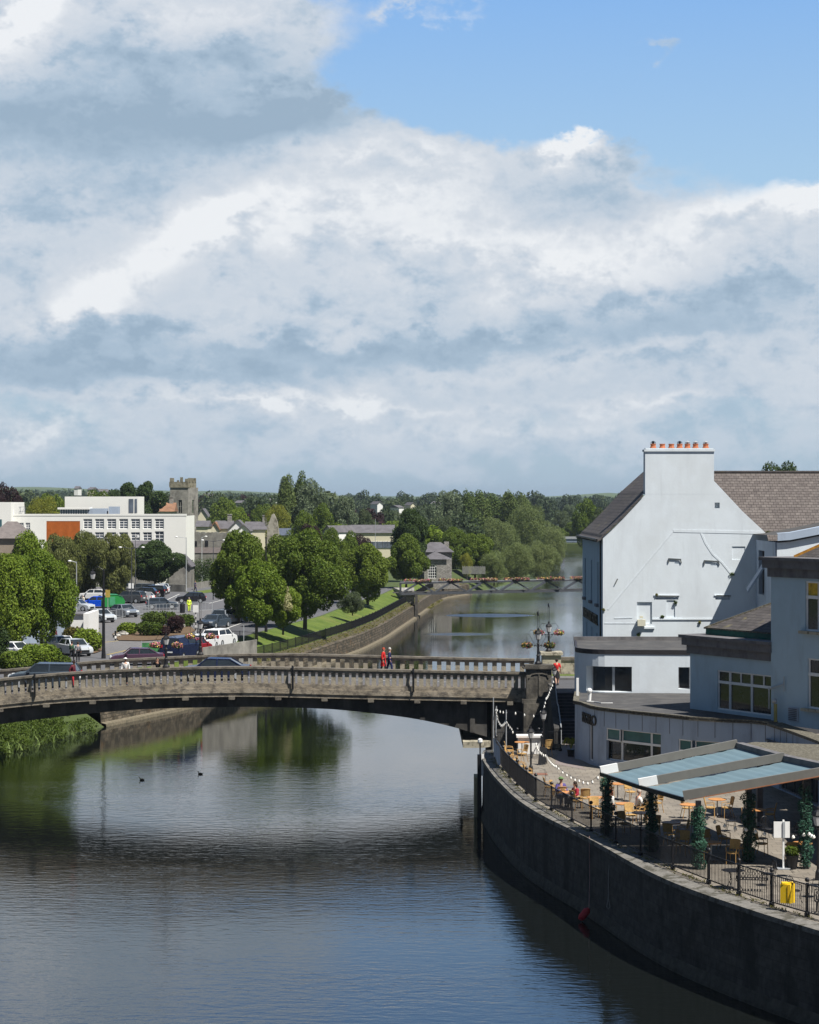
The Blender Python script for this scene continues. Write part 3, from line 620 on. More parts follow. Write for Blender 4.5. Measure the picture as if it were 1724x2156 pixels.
def tree_proto(kind, n, leaf, var=0):
    key = (kind, n, var)
    if key in PROTO: return PROTO[key]
    w, z0, k, lr, cone, lm_, dr = KINDS[kind]; r = random.Random(hash((kind, var)) % 1000 if False else sum(map(ord, kind))+var*77)
    lb = lobes_round(r, w, z0, k, lr, .97, cone)
    cm = crown_mesh('crown', sum(map(ord, kind))+var*13+n, None, n, leaf, lb, lm_, dr)
    t = MB(); tr = .022; t.tube([(0,0,-.02), (.004,0,z0+.05), (-.006,.004,(z0+.9)/2), (0,0,.82)], [tr*1.25, tr, tr*.6, .004], 7)
    for i in range(0, len(lb)-1, 4):
        q = lb[i]; zs = z0+.02+(q[2]-z0)*.25; t.tube([(0,0,zs), (q[0]*.5,q[1]*.5,zs+(q[2]-zs)*.6), (q[0]*.9,q[1]*.9,q[2])], [tr*.5, tr*.35, tr*.12], 5)
    PROTO[key] = (cm, t.mesh('trunk', m_bark)); return PROTO[key]
NT = [0]
def tree(kind, label, loc, h, wpx=None, group=None, n=9000, leaf=.026, var=0, cat='tree', name=None, rz=None):
    """wpx = crown width in metres"""
    cm, tm = tree_proto(kind, n, leaf, var); NT[0] += 1
    o = bpy.data.objects.new(name or kind, None); COL.objects.link(o); o.location = loc; o.empty_display_size = .3
    sw = (wpx/2/KINDS[kind][0]/1.28) if wpx else h
    o.scale = (sw, sw, h); o.rotation_euler = (0, 0, NT[0]*1.7 if rz is None else rz); tag(o, label, cat, group)
    for nm, me in (('crown', cm), ('trunk', tm)): c = bpy.data.objects.new(nm, me); COL.objects.link(c); c.parent = o
    return o
def T(kind, label, pxc, Y, ptop, wpx, z=3.8, **k):
    """a tree whose crown spans wpx picture-widths at distance Y with its top at row ptop"""
    h = Z(ptop, Y)-z; w = wpx*Y/F
    if kind not in ('poplar_tree',): w = max(w, h*.62)
    return tree(kind, label, (X(pxc, Y), Y, z), h, w, **k)
N1, N2 = 17000, 8000
# left group by the street
T('maple_tree', 'bright green broadleaf tree at the left picture edge', 12, 190, 1165, 165, n=N1, leaf=.022)
T('maple_tree', 'yellow-green broadleaf tree left of the white kiosk', 88, 193, 1148, 150, n=N1, leaf=.022, var=1)
T('maple_tree', 'small vivid green tree behind the yellow-green one at left', 62, 240, 1117, 62, n=N2)
T('linden_tree', 'dark green tree leaning in behind the left street trees', -10, 215, 1200, 130, n=N2)
T('birch_tree', 'drooping olive birch beside the brown hipped house', 118, 296, 1120, 115, n=N1, leaf=.030)
T('birch_tree', 'broad olive birch in the middle of the car park trees', 176, 300, 1122, 125, n=N1, leaf=.030, var=1)
T('birch_tree', 'tall drooping olive birch right of its twin by the modern block', 238, 298, 1112, 108, n=N1, leaf=.030, var=2)
T('dark_tree', 'dark round tree over the parked cars in front of the white block', 326, 330, 1140, 122, n=N1, leaf=.028)
# central group on the lawn
T('linden_tree', 'mid green tree at the left of the lawn group, behind the sycamore', 503, 240, 1112, 140, n=N1, var=2, leaf=.024)
T('maple_tree', 'dark-trunked green tree nearest the bus stop on the lawn', 540, 213, 1172, 136, n=N1, leaf=.024, var=3)
T('linden_tree', 'largest spreading linden tree on the lawn', 642, 232, 1116, 180, n=22000, leaf=.020, var=1)
lt = T('maple_tree', 'small tree with cream blossom patches on the lawn', 596, 221, 1232, 92, n=N2, leaf=.034, var=4)
T('linden_tree', 'leafy tree behind the lawn between the two largest trees', 590, 262, 1125, 110, n=N2, var=3)
T('linden_tree', 'round linden tree standing on the lawn before the lodge', 774, 286, 1140, 124, n=N1, leaf=.024, var=2)
T('linden_tree', 'rounded tree between the lawn linden and the stone lodge', 855, 336, 1126, 100, n=N1, leaf=.026)
T('dark_tree', 'tall dense tree left of the stone lodge roof', 864, 362, 1071, 94, n=N1, leaf=.026, var=1)
T('linden_tree', 'narrow green tree behind the bus stop lamp', 715, 330, 1132, 60, n=N2, var=1)
T('light_tree', 'low grey-green shrub tree on the edge of the lawn', 742, 257, 1246, 62, n=N2, name='shrub_tree')
def bush(name, label, c, w, d, h, m, n=2500, leaf=.11, seed=1, cat='shrub', group=None, droop=0):
    r = random.Random(seed); lb = [(0, 0, h*.42, w*.44, d*.44, h*.5)]
    for i in range(11): a = i*2.4; q = .55+.35*r.random(); lb.append((math.cos(a)*w*.33*q, math.sin(a)*d*.33*q, h*(.3+.35*r.random()), w*.22, d*.22, h*.3))
    me = crown_mesh('foliage', seed, None, n, leaf, lb, m, droop); o = link(name, me); o.location = c; return tag(o, label, cat, group)
for k, (p, py, w) in enumerate(((600, 1258, 1.5), (606, 1276, 1.1), (528, 1280, 1.0), (519, 1262, .6), (601, 1240, .8))):
    Y = 218.3 if k not in (2, 3) else 217.5
    tr_ = bush('blossom', None, (X(p, Y), Y, Z(py, Y)-w*.5), w, w, w, L_BLOS, 420, .09, 40+k); del tr_['category']
    tr_.parent = lt; tr_.matrix_parent_inverse = lt.matrix_basis.inverted()
def B(label, p, py, wpx, hpx, m, name='bush', seed=1, n=2600, leaf=.12, z=3.85, d=None, group=None, cat='shrub'):
    wpx *= 1.12; hpx *= 1.3; g = G(p, py, z); k = g.y/F; return bush(name, label, g, wpx*k, d or wpx*k*.9, hpx*k, m, n, leaf, seed, cat, group)
B('large clipped green bush at the back of the planting bed', 328, 1316, 62, 25, L_HEDGE, seed=2, d=3)
B('right green bush of the planting bed beside the purple one', 388, 1319, 42, 22, L_HEDGE, seed=3, d=2.4)
B('small bright green bush at the left end of the bed', 268, 1336, 40, 22, L_MAPLE, seed=4, d=1.8)
B('low domed green bush in the middle of the bed', 315, 1338, 54, 25, L_HEDGE, seed=5, d=2.4)
B('purple-leaved shrub in the planting bed', 369, 1333, 34, 32, L_COPP, seed=6, d=2)
B('small reddish shrub between the green bushes', 346, 1338, 22, 16, L_COPP, seed=7)
B('dark green bush behind the purple shrub', 352, 1312, 40, 20, L_HEDGE, seed=8)
B('bright green bush beside the tall black lamp post', 186, 1370, 62, 40, L_MAPLE, seed=9, n=4000)
B('reddish bush in front of the white kiosk', 152, 1352, 50, 28, leafmat('russet_leaf', (.06,.055,.01), (.15,.13,.03)), seed=10, n=3000)
B('yellow-green bush tucked under the kiosk wall', 188, 1344, 36, 22, L_YEL, seed=11)
for k, (p, py, w, h_) in enumerate(((82, 1408, 84, 44), (128, 1404, 44, 20), (30, 1412, 66, 34), (-14, 1404, 60, 70), (52, 1404, 44, 30))):
    B(('large glossy green bush behind the far parapet at left', 'low green bush ending the shrubbery behind the parapet', 'dark bush at the left picture edge behind the parapet', 'tall leafy shrub cut by the left picture edge', 'mid green bush between the larger ones behind the parapet')[k], p, py, w, h_, (L_MAPLE, L_HEDGE, L_LIND, L_DARK, L_MAPLE)[k], seed=20+k, n=5200, leaf=.13)
B('hedge of dark shrubs along the priory wall', 425, 1232, 74, 48, L_DARK, name='hedge', seed=30, n=4000, d=3, cat='hedge')
# reeds on the near left bank
r = np.random.default_rng(5); rb = MB()
for i in range(1500):
    y = r.uniform(138, 160); t = r.random()**1.2; x_ = xw(y)+.7-t*7.5+r.normal()*.3; zb = max(0, (1.3-(x_-xw(y)+0))*.0+t*3.0-.1); h_ = r.uniform(.35, .85); a = r.uniform(0, 6.28); w_ = r.uniform(.03, .07)
    dx_, dy_ = math.cos(a)*w_, math.sin(a)*w_; lx, ly = r.normal()*.25, r.normal()*.25
    rb.add([(x_-dx_, y-dy_, zb), (x_+dx_, y+dy_, zb), (x_+dx_*.8+lx*.5, y+dy_*.8+ly*.5, zb+h_*.6), (x_-dx_*.8+lx*.5, y-dy_*.8+ly*.5, zb+h_*.6), (x_+lx*1.4, y+ly*1.4, zb+h_)], [(0,1,2,3), (3,2,4)])
rbl = [(xw(y)-.5-q*1.5, y, .3+q*.75, .95, .95, .75) for q in range(5) for y in np.arange(139.5, 164, 1.4)]
tag(link('bank_plants', crown_mesh('bank_plants', 321, None, 29900, .12, [(a+r.normal()*.4, b+r.normal()*.4, c, d*r.uniform(.7,1.3), e, f*r.uniform(.8,1.5)) for a,b,c,d,e,f in rbl], L_HEDGE)), 'bushy bright green weeds along the left bank below the bridge', 'weeds', kind='stuff')
tag(part('reed_bed', rb, L_REED), 'bright green reeds and weeds on the river bank under the left of the bridge', 'reeds', kind='stuff')
wd = MB()
for i in range(900):                                       # weeds rooted in the left wall foot, shelf and terrace coping
    if i < 420: y = r.uniform(165, 330); x_ = xw(y)-r.uniform(.1, 1.2); zb = 2.0+(xw(y)-x_)*.35
    elif i < 520: y = r.uniform(340, 372); x_ = xw(y)+r.uniform(-.2, .7); zb = .2
    else:
        p, t = Path(FO).at(r.uniform(0, 52)); x_, y = p.x-.08+r.normal()*.10, p.y+r.normal()*.05; zb = 3.3
    s_ = .30 if i < 420 else (.35 if i < 520 else .11)
    for q in range(3): a = r.uniform(0, 6.28); wd.add([(x_, y, zb), (x_+math.cos(a)*s_*.4, y+math.sin(a)*s_*.4, zb+s_*.5), (x_+math.cos(a)*s_, y+math.sin(a)*s_, zb+s_*.7), (x_+math.cos(a+.5)*s_*.5, y+math.sin(a+.5)*s_*.5, zb+s_*.3)], [(0,1,2,3)])
tag(part('weeds', wd, leafmat('weed_leaf', (.08,.09,.02), (.26,.24,.07))), 'dry weeds sprouting from the wall tops and copings', 'weeds', kind='stuff')
# river bank willows and poplars upstream of the footbridge
WB = [('poplar_tree',985,591,1040,42,0,'leftmost tall poplar of the river bank trees'),('poplar_tree',1012,611,1046,52,1,'broad poplar second from the left on the far bank'),('linden_tree',955,430,1110,92,1,'green tree behind the yellow willow beside the lodge garden'),
 ('poplar_tree',1072,608,1042,44,0,'slim dark poplar in the middle of the river bank trees'),('willow_tree',1050,572,1085,96,0,'broad pale willow in the middle of the river bank trees'),('poplar_tree',1040,637,1052,60,1,'poplar behind the middle willow'),
 ('willow_tree',1110,587,1058,92,1,'largest light willow of the river bank'),('willow_tree',1150,600,1092,72,0,'drooping willow nearest the open water'),('poplar_tree',1100,650,1050,46,1,'poplar rising behind the largest willow'),
 ('linden_tree',1000,420,1120,90,2,'dark leafy tree over the lodge garden fence'),('willow_tree',1085,425,1142,88,1,'low spreading willow over the river edge'),('willow_tree',1040,412,1160,80,2,'lowest willow beside the footbridge'),
 ('willow_tree',1135,444,1140,80,2,'low willow bush dipping to the water at right'),('silver_tree',945,560,1030,88,0,'silvery grey tree on the skyline left of the poplars'),('silver_tree',905,600,1062,60,1,'smaller silvery tree left of the skyline one'),
 ('golden_tree',983,405,1164,28,0,'small golden weeping tree in the lodge garden'),('linden_tree',925,400,1150,46,3,'dark green garden tree right of the lodge roof'),('light_tree',920,611,1092,62,0,'pale green tree above the lodge roof'),
 ('willow_tree',1170,560,1110,46,0,'far willow at the bend of the river'),('light_tree',1180,790,1072,60,1,'light green tree beyond the far road bridge'),('silver_tree',1198,800,1060,50,0,'silvery tree right of the far road bridge'),
 ('linden_tree',1235,610,1050,80,1,'green tree on the right bank beyond the white gable house'),('light_tree',1262,560,1072,64,2,'yellow-green tree behind the slate eaves of the gable house'),('linden_tree',1222,770,1092,60,0,'low round tree by the far road bridge'),('willow_tree',1166,520,1108,58,1,'pale willow reaching over the water before the far road bridge'),('willow_tree',1158,470,1150,50,0,'low willow at the right tip of the bank trees'),('linden_tree',1205,765,1098,64,3,'round bush-like tree behind the far road bridge'),('light_tree',1240,780,1090,70,0,'pale round tree behind the far road bridge, next to the gable house')]
for kd, p, Y, tp_, w, v, lab in WB:
    if lab: T(kd, lab, p, Y, tp_, w, z=1.2 if kd == 'willow_tree' else 2.5, n=N1 if Y < 520 else N2, leaf=.020 if Y < 520 else .024, var=v)
# the middle distance, tree by tree
MD = [('poplar_tree',604,500,1010,46,0,'tall tree at the left of the three above the priory'),('poplar_tree',632,505,1012,46,1,'middle one of three tall trees above the priory'),('silver_tree',655,500,1010,40,1,'feathery grey-green tree right of the three tall ones'),
 ('linden_tree',475,560,1047,86,1,'round green tree right of the priory tower'),('maple_tree',500,520,1063,46,1,'vivid green tree below the round one near the tower'),('linden_tree',555,560,1058,50,2,'green tree before the cluster of gabled houses'),
 ('golden_tree',585,470,1062,50,0,'conical yellow-green tree behind the ruined gable'),('linden_tree',680,470,1062,52,0,'bright rounded tree right of the three tall ones'),('silver_tree',728,520,1040,84,0,'broad silvery tree in the middle distance'),
 ('copper_tree',652,420,1098,42,0,'small dark red tree by the white gabled cottage'),('light_tree',770,520,1070,60,1,'light green tree behind the long low building'),('linden_tree',640,430,1075,60,1,'dark green tree behind the lawn lindens'),
 ('pine_tree',298,480,1004,62,0,'cedar-like dark pine behind the white block'),('dark_tree',280,520,1028,50,0,'dark tree left of the cedar-like pine'),('copper_tree',12,430,1018,66,1,'dark purple tree behind the left white block'),
 ('linden_tree',98,430,1040,50,1,'green tree behind the white block at left'),('golden_tree',97,410,1046,20,0,'yellowish slim tree behind the white block'),('linden_tree',125,440,1045,66,0,'round dark green tree behind the roof terrace'),
 ('linden_tree',205,520,1028,60,2,'green tree above the penthouse roof'),('dark_tree',240,540,1030,50,1,'dark tree above the penthouse, right one'),('light_tree',60,420,1060,60,0,'pale green tree behind the steel roof frame'),
 ('light_tree',820,640,1072,70,0,'pale tree above the long low building'),('linden_tree',700,380,1110,44,3,'green tree by the white gabled cottage'),('linden_tree',735,360,1120,40,0,'slim green tree left of the car-park wall'),
 ('copper_tree',760,400,1126,70,1,'purple hedge-like tree below the long low building'),('maple_tree',690,350,1140,40,1,'small green tree behind the lawn group'),('light_tree',938,520,1085,60,1,'light green tree behind the lodge garden'),('dark_tree',1645,420,972,58,1,'round tree top showing above the slate roof ridge')]
for kd, p, Y, tp_, w, v, lab in MD: T(kd, lab, p, Y, tp_, w, n=N2, leaf=.026, var=v)
# the wooded town beyond: individual trees, then the far wood
rr = random.Random(11); cnt = 0
def skyl(p): return float(np.interp(p, [-60,0,60,150,260,350,420,520,600,700,800,900,1000,1100,1200,1300,1700], [1026,1030,1030,1028,1030,1034,1036,1034,1040,1044,1048,1048,1046,1046,1044,1044,1050]))
GL = {'far_tree': 'distant dark tree in the woods beyond the town', 'light_tree': 'distant lighter green tree in the woods beyond the town', 'copper_tree': 'distant dark purple tree in the woods beyond the town'}
for i in range(230):
    Y = 520*(2000/520)**(rr.random()**.8); p = -60+1380*((i*.61803) % 1)
    kd = rr.choices(['far_tree','light_tree','copper_tree'], [.68,.26,.06])[0]
    if Y > 1100: kd = 'far_tree'
    h_ = rr.uniform(9, 17); z = 3.8 + (max(0, Y-700)*.004)
    if 700 < p < 1300 and Y < 900: h_ *= .75
    xx = X(p, Y)
    if 345 < p < 425 and Y < 575: continue
    if Y < 1150 and xw(min(Y, 1100))-4 < xx < np.interp(Y, [331,480,650,800,1100], [34,48,62,80,96])+3: continue
    tree(kd, GL[kd], (xx, Y, z), h_, h_*rr.uniform(.9, 1.25), group='trees of the wooded town beyond the river', n=1500, leaf=.050, var=i % 3)
for i in range(110):
    Y = 385+330*rr.random()**1.1; p = -40+1000*((i*.61803+.3) % 1); kd = rr.choice(['linden_tree','light_tree','far_tree','light_tree','maple_tree','silver_tree' if i % 4 == 0 else 'linden_tree']); xx = X(p, Y)
    if (345 < p < 425 and Y < 575) or xx > xw(Y)-9 or (345 < Y < 470 and 350 < p < 600) or (Y < 395 and p < 560) or (470 < Y < 492 and 730 < p < 840) or (Y < 500 and 440 < p < 560) or (Y < 445 and 640 < p < 700) or (Y < 480 and 730 < p < 840): continue
    h_ = rr.uniform(6, 9.5)
    tree(kd, {'linden_tree':'mid green tree in the leafy town before the far woods','light_tree':'pale green tree in the leafy town before the far woods','far_tree':'dark green tree in the leafy town before the far woods','maple_tree':'vivid green tree in the leafy town before the far woods','silver_tree':'greyish tree in the leafy town before the far woods'}[kd], (xx, Y, 3.8), h_, h_*rr.uniform(.9, 1.3), group='trees of the leafy town', n=4000, leaf=.034, var=i % 3)
fw = []
for i in range(900):
    Y = rr.uniform(1900, 3300); p = -120+1600*rr.random(); w_ = rr.uniform(10, 22); top = Z(skyl(p)+rr.uniform(2, 9), Y); fw.append((X(p, Y), Y, top-w_*.6, w_, w_, w_*.62))
tag(link('far_wood', crown_mesh('far_wood', 77, None, 42000, 2.6, fw, L_FAR)), 'dark wooded ridge along the horizon', 'wood', kind='stuff')
hm = MB(); U = [(-200+i*40) for i in range(60)]
hl = lambda p, Y: float(np.interp(p, [-200,0,60,120,200,330,420,480,560,640,760,1100,1180,1230,1280,1330,1500,2200], [1032,1027,1024,1026,1030,1032,1034,1032,1036,1040,1044,1046,1044,1040,1037,1040,1046,1046]))
rows = [[Vector((X(p, Y), Y, 3.0 if j == 0 else Z(hl(p, Y)+(26-9*j if j < 3 else 0), Y))) for p in U] for j, Y in enumerate((1700, 2400, 3600, 5200))]
for a, b in zip(rows, rows[1:]): hm.strip(a, b)
tag(part('hills', hm, m_hill, smooth=True), kind='structure')
# ================================================================ right-hand buildings
def window(parent, P, u0, v0, u1, v1, nx=1, ny=1, d=.12, m=None, g=None, fw=.06, name='window', mull=None, panes=True):
    """frame bars + pane set back by d in an opening mapped by P"""
    m = m or m_white_frame; f = MB()
    us = [u0+(u1-u0)*i/nx for i in range(nx+1)]; vs_ = [v0+(v1-v0)*i/ny for i in range(ny+1)] if mull is None else [v0]+[v0+(v1-v0)*t for t in mull]+[v1]
    for u in us: q = min(max(u, u0+fw/2), u1-fw/2); f.bar(P(q,v0,d), P(q,v1,d), fw, fw, up=(0,1,0))
    for v in vs_: q = min(max(v, v0+fw/2), v1-fw/2); f.bar(P(u0,q,d-.002), P(u1,q,d-.002), fw, fw)
    w = part(name, f, m, parent)
    if panes: part('pane', MB().quad(P(u0,v0,d+.03), P(u1,v0,d+.03), P(u1,v1,d+.03), P(u0,v1,d+.03)), g or m_glass, w)
    return w
def planeP(o, ud, inn):
    """P(u,v,d): origin o (x,y), direction ud along the wall, inward normal inn; v is the world height"""
    ud = Vector(ud).normalized(); inn = Vector(inn).normalized()
    return lambda u, v, d: (o[0]+ud.x*u+inn.x*d, o[1]+ud.y*u+inn.y*d, v)
# ---- white gable house (front Y=150)
YG0 = 150.0
gx = lambda p: X(p, YG0); gz = lambda p: Z(p, YG0)
gh = thing('gable_house', 'tall white rendered gable house with a broad chimney stack beside the river', 'house', (gx(1440), YG0, 5.8))
xl, xr = gx(1269), gx(1617)
fr = MB(); prof = [(1269,1133),(1272,1128),(1291,1111),(1317,1085),(1362,1037),(1430,975),(1503,1012),(1563,1076),(1594,1105),(1606,1116),(1614,1124),(1617,1136)]
outl = [(xl,3.0),(xr,3.0)]+[(gx(p), gz(y)) for p, y in reversed(prof)]
recs = [(gx(1504.5),gz(1069.5),gx(1515),gz(1057.6)), (gx(1341),gz(1313),gx(1372.5),gz(1267)), (gx(1541),gz(1178),gx(1569),gz(1150)), (gx(1380.5),gz(1262),gx(1428),gz(1253)), (gx(1506),gz(1262),gx(1537),gz(1253)), (gx(1403),gz(1299),gx(1421),gz(1263)), (gx(1420),gz(1186.5),gx(1434),gz(1176)), (gx(1496),gz(1190),gx(1513),gz(1180))]
# gable wall as vertical slices so the recesses can be cut in
def topz(x): return float(np.interp(x, [gx(p) for p, y in prof], [gz(y) for p, y in prof]))
gxs = sorted(set([xl+(xr-xl)*i/46 for i in range(47)]+[gx(p) for p, y in prof]+[r_[k] for r_ in recs for k in (0,2)]))
for a, b in zip(gxs, gxs[1:]):
    c = (a+b)/2; hs = sorted([(r_[1], r_[3]) for r_ in recs if r_[0] < c < r_[2]]); z = 3.0
    for h0, h1 in hs: fr.quad((a,YG0,z), (b,YG0,z), (b,YG0,h0), (a,YG0,h0)); z = h1
    fr.quad((a,YG0,z), (b,YG0,z), (b,YG0,topz(b)), (a,YG0,topz(a)))
deps = [.35,.10,.05,.22,.22,.06,.05,.05]
for (a, c, b, d), e in zip(recs, deps):
    fr.quad((a,YG0+e,c), (b,YG0+e,c), (b,YG0+e,d), (a,YG0+e,d)); fr.quad((a,YG0,c), (b,YG0,c), (b,YG0+e,c), (a,YG0+e,c)); fr.quad((a,YG0,d), (a,YG0+e,d), (b,YG0+e,d), (b,YG0,d))
    fr.quad((a,YG0,c), (a,YG0+e,c), (a,YG0+e,d), (a,YG0,d)); fr.quad((b,YG0,c), (b,YG0,d), (b,YG0+e,d), (b,YG0+e,c))
fr.quad((xr,YG0,3), (xr,YG0+9,3), (xr,YG0+9,gz(1136)), (xr,YG0,gz(1136)))
part('gable_wall', fr, m_white, gh)
rel = MB()                                                  # raised scar of the old roof line
def gbar(a, b, w=.10, t=.008): rel.bar((gx(a[0]), YG0-.01, gz(a[1])), (gx(b[0]), YG0-.01, gz(b[1])), t*2, w, up=(0,0,1))
for a, b, w in (((1417,1117),(1604,1121),.20), ((1417,1118),(1280,1283),.09), ((1476,1122),(1485,1143),.12), ((1485,1143),(1500,1166),.12), ((1500,1166),(1520,1184),.12), ((1520,1184),(1541,1210),.12), ((1293,1301),(1331,1300),.07), ((1272,1312),(1338,1312),.04)): gbar(a, b, w)
part('roof_scar', rel, m_white, gh)
lg = MB(); lg.box(gx(1356.5), YG0-.05, gz(1323), gx(1378)-gx(1335), .12, .13).box(gx(1445), YG0-.02, gz(1304.5), gx(1520)-gx(1376), .07, .10).box(gx(1403.5), YG0-.02, gz(1254), gx(1431)-gx(1377), .07, .08).box(gx(1521.5), YG0-.02, gz(1254), gx(1540)-gx(1504), .07, .08)
part('ledge', lg, m_white, gh)
lk = MB()
for a, b in (((1407,1184),(1407,1178)), ((1407,1175.5),(1432,1177)), ((1432,1177),(1434,1185)), ((1482,1189),(1482,1181)), ((1482,1179.5),(1512,1181.5)), ((1512,1181.5),(1514,1189)), ((1300,1218),(1294,1230)), ((1382,1254),(1425,1255)), ((1508,1253),(1538,1254))): lk.bar((gx(a[0]),YG0-.04,gz(a[1])), (gx(b[0]),YG0-.04,gz(b[1])), .07)
part('iron_tie', lk, mat('old_iron', (.12,.13,.13), .8), gh)
bx = part('alarm_box', MB().box(gx(1349.5), YG0-.2, gz(1317), .55, .3, .45).box(gx(1349.5), YG0-.12, gz(1301), .22, .2, .16), mat('cream_box', (.62,.60,.48), .6), gh)
# river face
PL = planeP((xl, 167.6), (0,-1), (1,0)); wn_ = []
for yc in (165.0, 159.3, 153.9): wn_.append((167.6-yc-.55, 10.15, 167.6-yc+.55, 13.15))
for yc, z0, z1 in ((163.5,7.0,8.3),(159.0,6.9,8.2),(154.7,6.8,8.0)): wn_.append((167.6-yc-.4, z0, 167.6-yc+.4, z1))
part('side_wall', MB().wall(PL, [0,17.6], [1.5,14.95], wn_, .28), m_blue_shade, gh)  # river face takes the shade-tinted copy of the front's white render
for h in wn_:
    w = window(gh, PL, *h, nx=2, ny=2, d=.22); 
    if h[3] > 10: part('sill', MB().bar(PL(h[0]-.1,h[1]-.1,-.06), PL(h[2]+.1,h[1]-.1,-.06), .3, .2), m_cornice, w)
part('rear_wall', MB().quad((xl,167.6,2), (xr,167.6,2), (xr,167.6,14.9), (xl,167.6,14.9)), m_blue_shade, gh)
ro = MB(); ex, ez = X(1214,167.6), 14.75
lf = [(p, y) for p, y in prof if p <= 1317]+[(1357,1042),(1361,1037),(1430,975)]; A_ = []; B_ = []
for p, y in lf: A_.append((gx(p)-.12, YG0-.08 if p < 1360 else YG0+1.2, gz(y)+.06)); B_.append((gx(p)-.12, 167.9, gz(y)+.06))
A_ = [(xl-.42, YG0-.08, gz(1133)-.12)]+A_; B_ = [(xl-.42, 167.9, gz(1133)-.12)]+B_
ro.strip(A_, B_); ro.strip([(a[0], a[1], a[2]-.14) for a in A_], A_); ro.strip([(a[0], a[1], a[2]-.14) for a in B_], [(a[0], a[1], a[2]-.14) for a in A_])
part('roof', ro, m_slate_side, gh)
rr_ = MB(); rg = [(p, y) for p, y in prof if p >= 1430]; rr_.strip([(gx(p), YG0+.02, gz(y)-.05) for p, y in rg], [(gx(p), YG0+6, gz(y)-.05) for p, y in rg]); part('roof', rr_, m_slate_side, gh)
part('gutter', MB().bar((xl-.44,YG0-.1,gz(1136)), (xl-.44,167.9,gz(1136)), .12, .12).tube([(xl-.14,YG0+.35,gz(1138)), (xl-.14,YG0+.35,gz(1250)), (xl-.14,YG0+.35,3)], .06, 6), m_iron, gh)
cs = part('chimney', MB().box(gx(1430.5), YG0+.42, gz(1040), gx(1503)-gx(1358), 1.1, gz(950)-gz(1040)).box(gx(1430.5), YG0+.42, gz(950), gx(1505)-gx(1355.5), 1.25, .14).box(gx(1430.5), YG0+.42, gz(945.5), gx(1502)-gx(1359), 1.1, .08), m_white, gh)
cs.location.y = .127
mp_ = mat('terracotta', (.45,.15,.07), .85, .25, 9)
for i, p in enumerate((1376.5, 1396, 1415, 1432.5, 1449, 1466, 1487.5)):
    x0, z0 = gx(p), gz(943.5); po = part('chimney_pot', MB().lathe((x0,YG0+.35,z0), [(.20,0),(.23,.05),(.19,.12),(.18,.26),(.21,.28),(.21,.33)], 12), mp_, cs)
    if i not in (1, 2): part('cowl', MB().tube([(x0,YG0+.35,z0+.3), (x0,YG0+.35,z0+.44)], .09, 8).lathe((x0,YG0+.35,z0+.44), [(.20,0),(.02,.10)], 10).bar((x0-.15,YG0+.35,z0+.3), (x0-.15,YG0+.35,z0+.46), .03).bar((x0+.15,YG0+.35,z0+.3), (x0+.15,YG0+.35,z0+.46), .03), m_steel if i > 3 else m_iron, po)
tmm = text_mesh('RIVERCOURT HOTEL', 1.03, .05, 'lettering', m_iron, None, None, None, .012)
for v in tmm.vertices:
    pass
to = link('lettering', tmm, gh); xs_ = [v.co.x for v in tmm.vertices]; k_ = 12.4/max(xs_)
to.matrix_parent_inverse = Matrix.Translation(-gh.location); to.location = (xl-.06, 165.9, 8.62); to.rotation_euler = (R(90), 0, R(-90)); to.scale = (k_, 1, 1)
# tufts growing on the gable
for k, (p, y, s_, hang, lab) in enumerate(((1382,1251,.22,0,'small green tuft at the left end of the broken lintel'),(1422,1263,.30,1,'weed hanging from the right of the broken lintel'),(1394,1298,.30,0,'low tuft on the long ledge, left one'),(1473,1303,.20,1,'thin tuft hanging under the long ledge'),(1541,1210,.42,0,'spiky dry weed high on the gable at the edge of the shadow'),(1344,1330,.30,1,'green weed under the alarm box ledge'),(1270,1284,.32,0,'yellow-green tuft at the left corner of the gable'),(1616,1122,.40,0,'tuft in the roof valley right of the gable'))):
    bush('wall_weed', lab, (gx(p), YG0-.06, gz(y)-.1-(.25 if hang else 0)), s_, .12, s_*(1.3 if hang else .8), L_HEDGE if k % 3 else MATS['weed_leaf'], 70, .05, 60+k, 'weed', 'weeds growing on the white gable')
# ---- slate wing behind
sw = thing('slate_wing', 'long building with a grey-brown slate roof behind the white gable', 'house', (26, 157, 5.8))
part('roof', MB().quad((gx(1590),151.5,14.75), (48,151.5,14.75), (48,157,Z(993,157)), (X(1440,157),157,Z(993,157))).quad((X(1440,157),157,Z(993,157)), (48,157,Z(993,157)), (48,163,14.7), (X(1440,157),163,14.7)), m_slate, sw)
part('ridge', MB().bar((X(1440,157),157,Z(993,157)+.02), (48,157,Z(993,157)+.02), .3, .12), m_slate_side, sw)
part('wall', MB().box(36, 157.2, 5, 24, 10, 9.6), m_white, sw)
# ---- hotel block with projecting wall, Y 142..150
hb = thing('hotel_block', 'white block with a sloping grey roof edge behind the shade-tinted blue terrace building', 'building', (26, 144, 5.8))
zt = Z(1136, 150)
PW = planeP((24.3, 150), (0,-1), (1,0)); hol = [(1.2, Z(1252,147), 3.6, Z(1159,147))]
part('projecting_wall', MB().wall(PW, [0,8], [5,zt], hol, .35).quad((24.3,142,5), (26.2,142,5), (26.2,142,zt), (24.3,142,zt)), m_panel, hb)
w = window(hb, PW, *hol[0], nx=1, ny=1, d=.3, m=m_cornice)
part('sash', MB().bar(PW(3.0,13.2,.1), PW(2.6,11.4,-1.0), .12, 1.2, up=(0,1,0)), m_panel, w)
fz = lambda p: Z(float(np.interp(p, [1620,1635,1662,1724,1900], [1142,1142,1140,1128,1092])), 142)
pts = [1635,1662,1724,1900]
part('front_wall', MB().strip([(X(p,142), 141.9, 5) for p in pts], [(X(p,142), 141.9, fz(p)) for p in pts]), m_white, hb)
